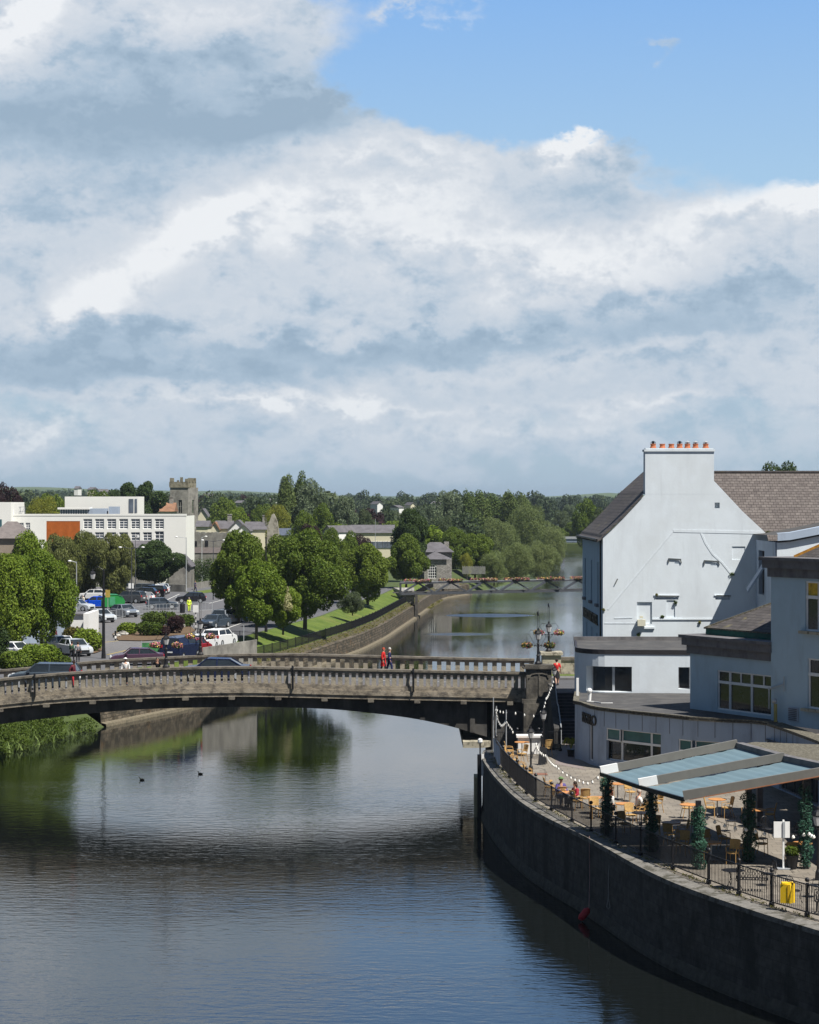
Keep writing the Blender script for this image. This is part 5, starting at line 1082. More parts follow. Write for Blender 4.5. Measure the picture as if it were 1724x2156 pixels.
part('battlement', btl, grime(mat('battlement_stone', (.17,.155,.11), .95, col2=(.27,.25,.19), scale=1.2), (.09,.08,.05), .9, .5, .6), tw)
YP = 405.0; rn = thing('priory_ruin', 'long roofless stone priory wall with small openings below the tower', 'ruin', (X(440,YP), YP, 3.8))
def jag(a, b, y0_, amp, seed, Y, n=26):
    q = random.Random(seed); return [(X(a+(b-a)*i/n, Y), Z(y0_+q.uniform(-amp, amp), Y)) for i in range(n+1)]
tp_ = jag(392, 500, 1120, 1.2, 3, YP); part('upper_wall', MB().ext([(tp_[0][0],3.5),(tp_[-1][0],3.5)]+tp_[::-1], YP, YP+1), m_ston, rn)
part('openings', MB().box(X(399,YP), YP-.02, Z(1148,YP), .9, .1, 1.5).box(X(412,YP), YP-.02, Z(1150,YP), .5, .1, 1.0).box(X(435,YP), YP-.02, Z(1150,YP), .6, .1, 1.1).box(X(475,YP), YP-.02, Z(1142,YP), .5, .1, .6), m_iron, rn)
part('lean_to_roof', MB().quad((X(394,YP-5),YP-5,Z(1164,YP-5)), (X(500,YP-5),YP-5,Z(1164,YP-5)), (X(500,YP),YP-.05,Z(1152,YP)), (X(394,YP),YP-.05,Z(1152,YP))), mat('brown_slate', (.10,.085,.08), .9, .2, 2), rn)
part('lower_wall', MB().box(X(447,YP-4.5), YP-4.5, 3, 9.5, .8, Z(1165,YP-4.5)-3), m_ston, rn)
YQ = 430.0; tp_ = [(560,1150),(588,1150),(587,1122),(584,1100),(580,1088),(576,1081),(572,1083),(567,1098),(563,1108),(562,1118)]
rg_ = part('ruined_gable', MB().ext([(X(a,YQ),Z(b,YQ)) for a, b in [(560,1240),(588,1240)]+tp_[1:]], YQ, YQ+1.5), grime(mat('pale_ruin', (.26,.24,.20), .95, col2=(.45,.42,.36), scale=1.0), (.10,.09,.06), .8, .5, .65)); tag(rg_, 'tall pointed fragment of a ruined stone gable', 'ruin')
# lodge
YL = 376.0; ld = thing('stone_lodge', 'small stone lodge with a white arched window beside the footbridge', 'house', (X(915,YL), YL, 3.0))
lx0, lx1 = X(893,YL), X(940,YL); wq = hx(YL, [901,1188,919,1217]); lze = Z(1177,YL)
PLo = frontP(YL); part('wall', MB().wall(PLo, [lx0,lx1], [2.4,lze], [wq], .3).quad((lx1,YL,2.4), (lx1,YL+6,2.4), (lx1,YL+6,lze), (lx1,YL,lze)), m_rub, ld)
w = window(ld, PLo, *wq, nx=4, ny=5, d=.15, fw=.07); cx_ = (wq[0]+wq[2])/2
part('arch', MB().tube([(cx_-.72+.0,YL+.1,wq[3]-.55), (cx_-.5,YL+.1,wq[3]-.18), (cx_,YL+.1,wq[3]), (cx_+.5,YL+.1,wq[3]-.18), (cx_+.72,YL+.1,wq[3]-.55)], .06, 6), m_white_frame, w)
part('roof', MB().add([(lx0-.4,YL-.4,lze), (lx1+.9,YL-.4,lze), (lx1+.9,YL+6.5,lze), (lx0-.4,YL+6.5,lze), (lx0+2,YL+3,Z(1160,YL+3)), (lx1-2,YL+3,Z(1160,YL+3))], [(0,1,5,4),(2,3,4,5),(1,2,5),(3,0,4)]), m_rslate, ld)
r2_ = part('roof', MB().add([(X(880,YL+7),YL+7,Z(1162,YL+7)), (X(956,YL+7),YL+7,Z(1162,YL+7)), (X(956,YL+7),YL+15,Z(1162,YL+7)), (X(880,YL+7),YL+15,Z(1162,YL+7)), (X(905,YL+11),YL+11,Z(1141,YL+11)), (X(928,YL+11),YL+11,Z(1141,YL+11))], [(0,1,5,4),(2,3,4,5),(1,2,5),(3,0,4)]), m_rslate, ld)
part('chimney', MB().box(X(940,YL+12), YL+12, Z(1166,YL+12), .9, .9, Z(1140,YL+12)-Z(1166,YL+12)), m_rub, r2_)
part('rear_wall', MB().box(X(918,YL+8), YL+11, 2.5, 5.6, 7, Z(1163,YL+7)-2.5), m_rub, ld)
o = MB()
for i in range(26): o.box(X(974,396)+i*.165, 396+.0, 3.95, .085, .04, 1.5-.12*(i % 2))
tag(part('garden_fence', o, mat('weathered_wood', (.30,.30,.29), .9, .2, 3)), 'weathered grey picket fence right of the lodge garden', 'fence')
gw = part('garden_wall', MB().box(X(905,372), 371, 2.2, 2.2, .5, 1.1).box(X(940,372), 372, 2.2, 4.4, .4, .9), m_rub); tag(gw, 'low stone wall in front of the lodge', 'wall')
rwq = part('landing_wall', MB().prism([(X(828,331),331),(X(846,318),318.0),(X(872,318),318.0),(X(872,331),331)], 2.2, 4.1), m_rub); tag(rwq, 'stone landing of the footbridge on the left bank', 'wall')
fbr = thing('far_road_bridge', 'distant concrete road bridge crossing the river beyond the willows', 'bridge', (X(1210,700), 700, 0))
part('deck', MB().box(X(1232,700), 703, Z(1141,700), 34, 8, Z(1134,700)-Z(1141,700)), m_panel, fbr); part('parapet', MB().box(X(1232,700), 698.8, Z(1134,700), 34, .3, Z(1129,700)-Z(1134,700)), m_steel, fbr)
part('pier', MB().box(X(1182,700), 703, -1, 2.0, 7, 5.5), m_conc_dark, fbr)
# kiosk and walls
kk = thing('white_kiosk', 'flat-roofed white rendered kiosk beside the street trees', 'kiosk', (X(162,207), 207, 3.8))
part('wall', MB().box(X(160,207), 209, 3.5, 2.5, 4, Z(1294,207)-3.5).box(X(187,206), 207.5, 3.5, .5, 6.6, Z(1289,206)-3.5), m_white_frame, kk)
part('window', MB().box(X(143,207), 206.97, Z(1338,207), .55, .1, 1.4), m_glass, kk); part('window', MB().box(X(166,207), 206.97, Z(1336,207), .6, .1, .35), m_glass, kk)
part('roof', MB().box(X(160,207), 209, Z(1294,207), 2.9, 4.4, .12), m_cornice, kk)
tag(part('boundary_wall', MB().box(X(90,206), 206.5, 3.5, 4.0, .3, 2.6), m_panel), 'pale blue-grey boundary wall behind the left street trees', 'wall')
tag(part('car_park_wall', MB().prism([(X(285,326),326),(X(391,322),322),(X(391,322),322.6),(X(285,326),326.6)], 3.6, 4.9), m_ston), 'low stone wall at the back of the car park', 'wall')
tag(part('priory_garden_wall', MB().prism([(X(391,322)+.3,330),(X(450,345),345),(X(450,345),345.5),(X(391,322)+.3,330.5)], 3.6, 4.8), m_ston), 'low grey stone wall in front of the priory hedge', 'wall')
tag(part('quay_ramp_wall', MB().prism([(X(426,184),184),(X(540,194),194),(X(540,194),194.6),(X(426,184),184.6)], 1.9, [4.9,4.95,4.95,4.9]), m_ston), 'low rubble wall behind the far bridge parapet', 'wall')
tag(part('retaining_wall', MB().prism([(X(650,345),345),(X(700,372),372),(X(700,372),372.5),(X(650,345),345.5)], 3.6, [5.6,5.9,5.9,5.6]), m_panel), 'pale grey garden wall behind the lawn trees', 'wall')
for k, (p, py, s_) in enumerate(((258,1338,.8),(246,1341,.6),(377,1322,1.0))):
    bo_ = MB().ball((0,0,.2*s_), .75*s_, 9, .55); 
    q = random.Random(k); bo_.v = [(a+q.uniform(-.09,.09), b+q.uniform(-.09,.09), max(0, c+q.uniform(-.07,.07))) for a, b, c in bo_.v]
    o = part('boulder', bo_, m_rub); o.location = G(p, py, 3.82); o['label'] = ('grey boulder in front of the small green bush', 'flat grey boulder left of the bed', 'pale sloping boulder beside the purple shrub')[k]; o['category'] = 'rock'
# ================================================================ railings
def railing(name, label, path, z, h, post_every, m, parent_cat='fence', gap=.12, pick=.016, ball=False, posts=None, rails=(.12,.97), postw=.07, mid=None, zf=None):
    P_ = Path(path); t = thing(name, label, parent_cat, (path[0][0], path[0][1], z))
    zz = zf or (lambda x, y: z)
    ps = posts or [i*P_.L/max(1, round(P_.L/post_every)) for i in range(round(P_.L/post_every)+1)]
    for a, b in zip(ps, ps[1:]):
        o = MB(); A_, B_ = P_.at(a)[0], P_.at(b)[0]; za, zb = zz(*A_), zz(*B_)
        for f_ in rails: o.bar((A_.x,A_.y,za+h*f_), (B_.x,B_.y,zb+h*f_), .045, .035)
        n = max(2, int((b-a)/gap))
        for i in range(1, n): q = A_.lerp(B_, i/n); zq = za+(zb-za)*i/n; o.bar((q.x,q.y,zq+h*rails[0]), (q.x,q.y,zq+h*rails[-1]), pick)
        part('rail_panel', o, m, t)
    for a in ps:
        q = P_.at(a)[0]; zq = zz(*q); o = MB().box(q.x, q.y, zq-.02, postw, postw, h+.04)
        if ball: o.ball((q.x,q.y,zq+h+.13), .085, 8).lathe((q.x,q.y,zq), [(.10,0),(.10,.10),(.05,.16)], 8)
        part('post', o, m, t)
    return t
FPa = Path(FO)
def s_near(x, y):
    return min((i*FPa.L/3000 for i in range(3001)), key=lambda u: (FPa.at(u)[0]-Vector((x,y))).length)
psx = [0]+sorted(s_near(*q) for q in ((4.8,118),(4.95,113),(5.15,110),(5.4,107),(5.7,104),(6.0,101.5),(6.6,98.5),(7.26,95.0),(7.95,92.2),(8.6,89),(9.3,86.1),(10.2,82.8),(11.1,79.7),(11.87,77.4),(12.7,75.3),(13.6,73.4),(15,71),(17,68.2)))+[FPa.L]
railing('terrace_railing', 'black iron railing with ball finials curving along the terrace edge', FO, 3.32, 1.12, 2.6, m_iron, gap=.115, pick=.02, ball=True, posts=psx, postw=.08)
railing('terrace_end_railing', 'short black railing closing the terrace below the bridge pier', [(4.9,121.7),(8.6,121.9)], 3.32, 1.12, 1.2, m_iron, gap=.13, ball=True)
railing('stair_railing', 'black railing with finials beside the foot of the stone stairs', [(7.6,121.8),(7.3,118.0)], 3.32, 1.1, 1.9, m_iron, gap=.13, ball=True)
QF = [(xw(y)-1.15, y) for y in range(190, 322, 6)]
railing('quay_railing', 'long black railing above the left river wall', QF, 2.5, 1.05, 3.0, m_iron, gap=.16, pick=.03, postw=.09, rails=(.1,.92))
QF2 = [(xw(y)-1.15, y) for y in range(324, 396, 8)]
railing('quay_railing', 'black railing continuing upstream beyond the footbridge', QF2, 2.5, 1.05, 4.0, m_iron, gap=.25, pick=.04, postw=.1, rails=(.1,.92))
p0, p1 = G(416,1348,3.82), G(535,1355,3.82)
railing('road_railing', 'straight black railing between the road and the quay wall', [(p0.x,p0.y),(p1.x,p1.y)], 3.82, 1.15, 2.0, m_iron, gap=.12, pick=.025)
p0 = [G(*q, 3.82) for q in ((192,1313),(238,1304),(283,1297),(328,1290),(385,1288),(447,1286))]
railing('car_park_railing', 'galvanised steel railing bounding the car park footway', [(p.x,p.y) for p in p0], 3.82, 1.1, 2.0, m_steel, gap=.45, pick=.03, rails=(.15,.97))
p0 = [G(*q, 3.82) for q in ((1,1),)][:0]
# ================================================================ cars
def car_proto(kind, col, name='parked_car'):
    L, Wd, Hh = {'hatch':(4.1,1.76,1.48), 'suv':(4.5,1.86,1.66), 'sedan':(4.5,1.80,1.45), 'van':(4.9,1.95,2.0)}[kind]
    m = mat('car_paint_%s' % '_'.join('%d' % int(c*1000) for c in col), col, .25, .03, 2, spec=.6)
    root = bpy.data.objects.new(name, None); COL.objects.link(root)
    a = L/2; wh = .33; wx_ = (a-.82, -a+.78); gl = .22; belt = Hh*.60; hood = Hh*.62; tail = {'hatch':Hh*.68,'suv':Hh*.70,'sedan':Hh*.68,'van':Hh*.7}[kind]
    top = [(a,gl+.12),(a+.0,.52),(a-.10,hood-.14),(a-.45,hood-.03),(a-1.15,hood+.05),(-a+.55,tail),(-a+.06,tail-.04),(-a,.62),(-a+.04,gl+.12)]
    bot = []
    for cx_ in (wx_[1], wx_[0]):
        bot.append((cx_-.40, gl))
        for i in range(1, 8): t = math.pi*(1-i/8); bot.append((cx_+.40*math.cos(t), gl+.0+.40*math.sin(t)+.04))
        bot.append((cx_+.40, gl))
    outline = [(x, z) for x, z in bot]+[(x, z) for x, z in top]
    o = MB(); n = len(outline); ys = ((-Wd/2+.03,.97),(-Wd/2,1.0),(Wd/2,1.0),(Wd/2-.03,.97)); ys = ((-Wd/2+.10,1),(-Wd/2,.985),(Wd/2,.985),(Wd/2-.10,1))
    bme_ = MB(); vs_ = []
    for y, s in ((-Wd/2, .97), (-Wd/2+.07, 1.0), (Wd/2-.07, 1.0), (Wd/2, .97)):
        for x, z in outline: vs_.append((x*(.985 if s < 1 else 1), y, z if z < belt*.8 else z-(0.05 if s < 1 else 0)))
    fs = []
    for j in range(3):
        for i in range(n): fs.append((j*n+i, j*n+(i+1) % n, (j+1)*n+(i+1) % n, (j+1)*n+i))
    fs += [tuple(range(n-1, -1, -1)), tuple(range(3*n, 4*n))]
    bme_.add(vs_, fs); part('body', bme_, m, root)
    # cabin: glass house with painted roof and pillars
    f0, f1 = (a-1.10, a-1.75) if kind != 'van' else (a-.8, a-1.35); b0, b1 = {'hatch':(-a+.22,-a+.60),'suv':(-a+.12,-a+.38),'sedan':(-a+.55,-a+1.25),'van':(-a+.05,-a+.15)}[kind]
    w0, w1 = Wd/2-.06, Wd/2-.22; zb_, zt__ = hood, Hh-.05
    C8 = [(f0,-w0,zb_),(f0,w0,zb_),(b0,w0,tail-.02),(b0,-w0,tail-.02),(f1,-w1,zt__),(f1,w1,zt__),(b1,w1,zt__-.03),(b1,-w1,zt__-.03)]
    part('windows', MB().add(C8, [(0,1,5,4),(1,2,6,5),(2,3,7,6),(3,0,4,7)]), mat('car_glass', (.02,.026,.032), .08, .2, 1, spec=.8), root)
    rp = MB(); r_ = [Vector(v) for v in C8]
    mid = [(r_[4]+r_[5])/2+Vector((0,0,.07)), (r_[6]+r_[7])/2+Vector((0,0,.06))]
    rp.add([r_[4],r_[5],r_[6],r_[7],mid[0]-Vector((.25,0,0)),mid[1]+Vector((.15,0,0))], [(0,1,4),(2,3,5),(1,2,5,4),(3,0,4,5)])
    for i, j in ((0,4),(1,5),(2,6),(3,7)): rp.bar(r_[i], r_[j], .09, .07)
    for s in (-1, 1):
        x_ = (f0+b0)/2+.1; rp.bar((x_,s*(w0+.01),(zb_+tail)/2), (x_-.02,s*(w1+.01),zt__), .09, .05)
        if kind == 'van': rp.add([(x_,s*(w0+.02),zb_),(b0,s*(w0+.02),tail),(b1,s*(w1+.02),zt__),(x_-.02,s*(w1+.02),zt__)], [(0,1,2,3)])
        rp.bar((f1,s*w1,zt__), (b1,s*w1,zt__-.03), .06, .06)
    part('roof', rp, m, root)
    for x_ in wx_:
        for s in (-1, 1):
            y_ = s*(Wd/2-.10); tm_ = MB().tube([(x_,y_-.10,wh), (x_,y_+.10,wh)], wh, 16); w_ = part('wheel', tm_, mat('tyre', (.018,.018,.018), .9), root)
            rm = MB().tube([(x_,y_+s*.085,wh), (x_,y_+s*.112,wh)], .21, 12); part('rim', rm, m_steel, w_)
    for s in (-1, 1):
        part('headlight', MB().box(a-.10, s*(Wd/2-.27), hood-.26, .14, .38, .15), mat('headlamp', (.75,.78,.80), .2), root)
        part('tail_light', MB().box(-a+.06, s*(Wd/2-.16), tail-.30, .12, .24, .24), mat('tail_lamp', (.45,.02,.02), .3), root)
        part('mirror', MB().box(a-1.35, s*(Wd/2+.07), hood+.05, .16, .16, .12), m, root)
    part('grille', MB().box(a-.015, 0, .36, .06, 1.0, .22), m_iron, root); part('number_plate', MB().box(-a-.0, 0, .66, .04, .5, .11), m_white_frame, root)
    return root
CARP = {}
COLS = dict(black=(.012,.012,.016), slate=(.045,.06,.08), grey=(.16,.18,.21), silver=(.42,.45,.48), white=(.72,.73,.74), blue=(.0,.06,.52), navy=(.012,.018,.05), red=(.26,.015,.02), purple=(.07,.035,.06), dgrey=(.06,.065,.07))
def car(kind, col, label, p, py, deg, z=3.81, group='cars parked in the riverside car park', name='parked_car', loc=None):
    key = (kind, col, name)
    if key not in CARP: CARP[key] = [car_proto(kind, COLS[col], name), [False]]
    pr_, used = CARP[key]; l_ = loc or G(p, py, z)
    o = place(pr_, used, l_, R(deg), label, group); o['category'] = 'car' if kind != 'van' else 'van'; return o
for a in (('hatch','black','black hatchback crossing the car park behind the hi-vis worker',402,1269,184),('hatch','slate','slate blue hatchback parked against the steel railing',341,1282,8),
 ('suv','dgrey','dark grey car parked behind the green trailer',272,1269,160),('hatch','white','white hatchback behind the dark grey car',293,1268,165),('hatch','black','black hatchback in the middle of the parked row',303,1258,170),
 ('suv','black','black car with its nose out in the parked row',318,1256,170),('suv','dgrey','tall dark car at the back of the parked row',296,1252,170),('hatch','white','white hatchback at the back of the row by the stone wall',325,1251,175),('sedan','silver','pale silver saloon parked last by the stone wall',343,1248,-80),
 ('hatch','blue','bright blue car in front of the birch trees',200,1279,180),('hatch','grey','grey-blue car parked nose-on by the steel railing',263,1298,-55),('hatch','silver','silver-grey car parked behind the lamp post and railing',212,1309,-50),
 ('suv','dgrey','dark car beyond the car park by the priory hedge',402,1222,10),('sedan','slate','dark grey saloon first in the kerbside row by the bus stop',452,1321,-112),('suv','grey','silver-grey estate car second in the kerbside row',478,1312,68),
 ('hatch','blue','dark blue car last in the kerbside row under the tree',507,1308,68),('hatch','slate','dark car half hidden under the left birch',155,1259,90),('hatch','silver','silver car under the left street tree',163,1286,-20),('hatch','white','white car under the birches behind the blue car',196,1262,170),
 ('hatch','silver','silver car at the bridge end beside the reddish bush',158,1379,-58),('hatch','white','white car behind the silver one at the bridge end',130,1372,-58),('hatch','white','white car hidden among the bushes at left',32,1386,-30),
 ('van','navy','dark navy van beyond the far parapet',380,1386,74),('hatch','red','red car between the navy van and the white cars',411,1376.4,74),('hatch','white','white hatchback waiting above the quay wall',428,1367,76),('suv','white','white car in front of the other above the quay wall',462,1359,72),
 ('sedan','purple','dark purple car showing only its roof behind the parapet',288,1399,190)): car(*a)
car('sedan','navy','dark blue saloon driving over the bridge behind the slotted parapet',0,0,180,group='cars crossing the bridge',name='car',loc=(X(453,136.6),136.6,sm(cop_n,X(453,136.6))-1.2))
car('suv','slate','grey-blue people carrier at the left end of the bridge',0,0,180,group='cars crossing the bridge',name='car',loc=(X(95,136.6),136.6,sm(cop_n,X(95,136.6))-1.2))
tr = thing('green_trailer', 'round-backed green trailer with a domed roof beside the blue car', 'trailer', G(238,1284,3.81), world=False); tr.rotation_euler = (0,0,R(15))
gm = mat('trailer_green', (.02,.22,.05), .5, .1, 2); gm2 = mat('trailer_canvas', (.05,.26,.13), .7, .1, 2)
pf = [(-1.4,.45),(1.0,.45),(1.35,.8),(1.4,1.2),(1.1,1.65),(.5,1.9),(-.3,1.95),(-1.0,1.75),(-1.4,1.2)]
part('body', MB().ext(pf, -.85, .85), gm, tr); part('roof', MB().ext([(-1.0,1.77),(-.3,1.97),(.5,1.92),(1.1,1.67),(1.1,1.72),(.5,1.98),(-.3,2.03),(-1.0,1.83)], -.9, .9), gm2, tr)
part('door', MB().box(-.2, -.87, .6, .7, .03, 1.1), gm2, tr)
for s in (-1, 1): part('wheel', MB().tube([(0,s*.9-.08,.33), (0,s*.9+.08,.33)], .33, 14), MATS['tyre'], tr)
part('drawbar', MB().bar((-1.4,0,.42), (-2.3,0,.42), .07), m_iron, tr)
# ================================================================ people
def skinmesh(name, joints, edges, m, sub=1, smooth=True):
    """joints: name -> (x,y,z,r); one continuous surface grown over the skeleton"""
    names = list(joints); me = bpy.data.meshes.new('tmp'); me.from_pydata([joints[k][:3] for k in names], [(names.index(a), names.index(b)) for a, b in edges], [])
    o = bpy.data.objects.new('tmp', me); COL.objects.link(o); o.modifiers.new('s', 'SKIN')
    for i, k in enumerate(names):
        r_ = joints[k][3]; sv = me.skin_vertices[0].data[i]; sv.radius = (r_, r_) if not isinstance(r_, tuple) else r_; sv.use_root = (i == 0)
    if sub: s = o.modifiers.new('u', 'SUBSURF'); s.levels = sub
    dg = bpy.context.evaluated_depsgraph_get(); dg.update(); out = bpy.data.meshes.new_from_object(o.evaluated_get(dg)); out.name = name
    bpy.data.objects.remove(o); bpy.data.meshes.remove(me); out.materials.clear(); out.materials.append(m)
    if smooth: out.polygons.foreach_set('use_smooth', [True]*len(out.polygons))
    return out
SKIN = mat('skin', (.52,.30,.21), .6, .05); SKIN_D = mat('skin_dark', (.10,.05,.03), .6, .05)
def cloth(name, c): return mat('cloth_'+name, c, .9, .12, 12)
def person(label, loc, rz, pose='stand', h=1.70, top=(.3,.3,.3), legs=None, hair=(.04,.025,.015), skin=None, coat=False, skirt=None, longhair=False, hat=None, short=False, hold=None, lean=0.0, arms='down', group=None):
    s = h/1.72; sk = skin or SKIN; legs = legs or blk; t = bpy.data.objects.new('person', None); COL.objects.link(t); t.location = loc; t.rotation_euler = (0,0,rz); t.scale = (s,s,s); tag(t, label, 'person', group)
    J = {}
    if pose == 'sit':
        pz, ky = .50, -.42; J.update(pel=(0,0,pz,.125), spi=(0,-.02,pz+.20,.115), che=(0,-.05,pz+.40,(.15,.11)), nec=(0,-.07,pz+.56,.055), jaw=(0,-.105,pz+.63,.062), hed=(0,-.09,pz+.72,.088))
        for k, x in (('l',-1),('r',1)): J.update({'hi'+k:(x*.10,-.03,pz-.02,.09), 'kn'+k:(x*.12,ky,pz+.02,.065), 'an'+k:(x*.12,ky+.04,.10,.042), 'to'+k:(x*.13,ky-.12,.045,.035), 'sh'+k:(x*.18,-.05,pz+.47,.062), 'el'+k:(x*.25,-.14,pz+.20,.045), 'wr'+k:(x*.13,-.36,pz+.27,.028)})
    else:
        st = .16 if pose == 'walk' else .02; J.update(pel=(0,0,.95,.12), spi=(0,-lean*.3,1.14,.108), che=(0,-lean*.7,1.32,(.15,.105)), nec=(0,-lean,1.48,.052), jaw=(0,-lean-.045,1.55,.060), hed=(0,-lean-.03,1.635,.088))
        for k, x, f_ in (('l',-1,1),('r',1,-1)):
            J.update({'hi'+k:(x*.09,0,.92,.092), 'kn'+k:(x*.10,-st*f_*.8-.02,.50,.062), 'an'+k:(x*.10,-st*f_*1.3+.03,.09,.042), 'to'+k:(x*.11,-st*f_*1.3-.13,.04,.034), 'sh'+k:(x*.18,-lean*.75,1.40,.060)})
            if arms == 'up': J.update({'el'+k:(x*.25,-.22-lean,1.28,.043), 'wr'+k:(x*.07,-.28-lean,1.50,.028)})
            elif arms == 'rail': J.update({'el'+k:(x*.26,-.10-lean,1.14,.043), 'wr'+k:(x*.16,-.32-lean,1.10,.028)})
            else: J.update({'el'+k:(x*.24,st*f_*.4+.01,1.13,.043), 'wr'+k:(x*.25,st*f_*.3-.07,.90,.028)})
    E = [('pel','spi'),('spi','che'),('che','nec'),('nec','jaw'),('jaw','hed')]
    for k in 'lr': E += [('pel','hi'+k),('hi'+k,'kn'+k),('kn'+k,'an'+k),('an'+k,'to'+k),('che','sh'+k),('sh'+k,'el'+k),('el'+k,'wr'+k)]
    hd = Vector(J['hed'][:3])
    J['nose'] = (hd.x, hd.y-.108, hd.z-.012, .014); E.append(('hed','nose'))
    for k, x in (('l',-1),('r',1)):
        w, e = Vector(J['wr'+k][:3]), Vector(J['el'+k][:3]); d = (w-e).normalized(); sd_ = d.cross(Vector((0,1,0) if abs(d.y) < .8 else (1,0,0))).normalized()
        pm = w+d*.06; J['pa'+k] = (*pm, .026); E.append(('wr'+k,'pa'+k))
        dn = d.cross(sd_).normalized()
        for i, (o_, ln) in enumerate(((-.030,.070),(-.010,.080),(.010,.075),(.029,.058))):
            a = pm+d*.03+sd_*o_; b = a+d*ln*.5+dn*.006; c = b+d*ln*.4+dn*.022; J['f%s%da' % (k,i)] = (*a,.009); J['f%s%db' % (k,i)] = (*b,.008); J['f%s%dc' % (k,i)] = (*c,.007); E += [('pa'+k,'f%s%da' % (k,i)),('f%s%da' % (k,i),'f%s%db' % (k,i)),('f%s%db' % (k,i),'f%s%dc' % (k,i))]
        a = w+d*.035-sd_*.035+dn*.01; b = a+d*.035-sd_*.018+dn*.012; J['t%sa' % k] = (*a,.010); J['t%sb' % k] = (*b,.008); E += [('pa'+k,'t%sa' % k),('t%sa' % k,'t%sb' % k)]
    bm_ = skinmesh('body', J, E, sk); body_ = link('body', bm_, t)
    fe = MB()
    for x in (-1, 1): fe.ball((x*.032, hd.y-.082, hd.z+.008), .011, 6)
    fe.box(0, hd.y-.088, hd.z-.058, .05, .012, .010); part('face_features', fe, mat('eye_dark', (.05,.025,.02), .5), body_)
    er = MB().ball((-.09,hd.y+.005,hd.z-.01), .022, 6).ball((.09,hd.y+.005,hd.z-.01), .022, 6); part('ears', er, sk, body_)
    def sub(keys, edges, grow, m, name):
        JJ = {k: (*J[k][:3], (J[k][3][0]+grow, J[k][3][1]+grow) if isinstance(J[k][3], tuple) else J[k][3]+grow) for k in keys}; link(name, skinmesh(name, JJ, edges, m), t)
    ek = ['pel','spi','che','shl','shr','ell','elr']; ee = [('pel','spi'),('spi','che'),('che','shl'),('che','shr'),('shl','ell'),('shr','elr')]
    if not short: ek += ['wrl','wrr']; ee += [('ell','wrl'),('elr','wrr')]
    sub(ek, ee, .022 if not coat else .034, top, 'coat' if coat else 'shirt')
    lm_ = legs
    sub(['pel','hil','hir','knl','knr','anl','anr'], [('pel','hil'),('pel','hir'),('hil','knl'),('hir','knr'),('knl','anl'),('knr','anr')], .020, lm_, 'trousers')
    if coat or skirt:
        z1 = J['pel'][2]; part('coat_skirt' if coat else 'skirt', MB().lathe((0,0,z1-.45), [(.215,0),(.20,.15),(.175,.35),(.15,.5)], 14), top if coat else skirt, t) if pose != 'sit' else None
    sh = MB()
    for k in 'lr': a = J['to'+k]; b = J['an'+k]; sh.bar((a[0],a[1]-.03,.045), (b[0],b[1]+.05,.05), .09, .085)
    part('shoes', sh, m_iron, t)
    hm_ = MB().ball((hd.x,hd.y+.022,hd.z+.030), .104, 10, 1.0)
    if longhair: hm_.lathe((hd.x,hd.y+.06,hd.z-.24), [(.05,0),(.085,.08),(.09,.2),(.07,.27)], 8)
    part('hair' if not hat else 'hat', hm_, hat or mat('hair_%d' % int(hair[0]*1000), hair, .8, .2, 20), t, smooth=True)
    if hat: part('hat_brim', MB().lathe((hd.x,hd.y-.02,hd.z+.045), [(.15,0),(.15,.012)], 12), hat, t)
    return t
dz_n = lambda x: sm(cop_n, x)-1.07
red, navy, white_, maroon = cloth('red', (.50,.02,.02)), cloth('navy', (.018,.025,.09)), cloth('white', (.68,.68,.66)), cloth('maroon', (.13,.02,.035)); den = cloth('denim', (.04,.06,.12)); blk = cloth('black', (.015,.015,.018)); gry = cloth('grey', (.22,.22,.24)); crm = cloth('cream', (.60,.55,.46)); hiv = cloth('hi_vis', (.62,.80,.05)); grn = cloth('green', (.06,.12,.07)); pur = cloth('violet', (.09,.07,.22))
def onb(p, Y): x = X(p, Y); return (x, Y, dz_n(x))
person('woman in a long red coat walking on the far footpath of the bridge', onb(807,142.2), R(80), 'walk', 1.68, red, blk, hair=(.35,.06,.03), coat=True)
person('man in a navy jacket walking beside the woman in red', onb(820,142.4), R(95), 'walk', 1.68, navy, navy, hair=(.45,.45,.43))
person('woman in white jacket and sun hat on the near footpath of the bridge', onb(264,133.6), R(10), 'stand', 1.66, white_, blk, hat=white_, coat=False)
person('person in a maroon top leaning along on the near footpath at left', onb(152,133.6), R(70), 'walk', 1.66, maroon, cloth('crimson', (.45,.03,.04)), hair=(.02,.012,.01), skin=SKIN_D, lean=.1)
person('person in black taking a photograph between the parapet lamps', onb(332,133.3), R(0), 'stand', 1.64, blk, blk, hair=(.10,.09,.08), arms='up', lean=.05)
person('woman in a red top and dark skirt at the top of the stone stairs', (X(1172,136.4), 136.4, 5.8), R(185), 'walk', 1.66, red, SKIN, hair=(.03,.02,.015), skirt=blk, short=True)
def ong(p, py): return G(p, py, 3.81)
person('worker in hi-vis yellow beside the black litter bin', ong(398,1288), R(20), 'stand', 1.75, hiv, hiv, hair=(.3,.25,.2))
person('person in long cream clothes standing by the blue car', ong(175,1281), R(-40), 'walk', 1.72, crm, crm, hair=(.5,.48,.45), coat=True)
person('person in dark clothes walking on the verge by the priory', ong(411,1246), R(90), 'walk', 1.75, navy, navy)
person('person in green carrying a white bag beyond the far parapet', ong(151,1391), R(160), 'walk', 1.66, grn, blk)
person('person with a grey backpack beyond the far parapet', ong(164,1393), R(190), 'walk', 1.68, gry, blk)
person('person in a red shirt beside the white kiosk', ong(127,1352), R(30), 'stand', 1.68, red, blk)
person('person in dark red standing left of the kiosk visitors', ong(116,1356), R(60), 'stand', 1.6, maroon, blk)
tf = 3.312
def sit(label, x, y, rz, **k): return person(label, (x, y, tf), rz, 'sit', **k)
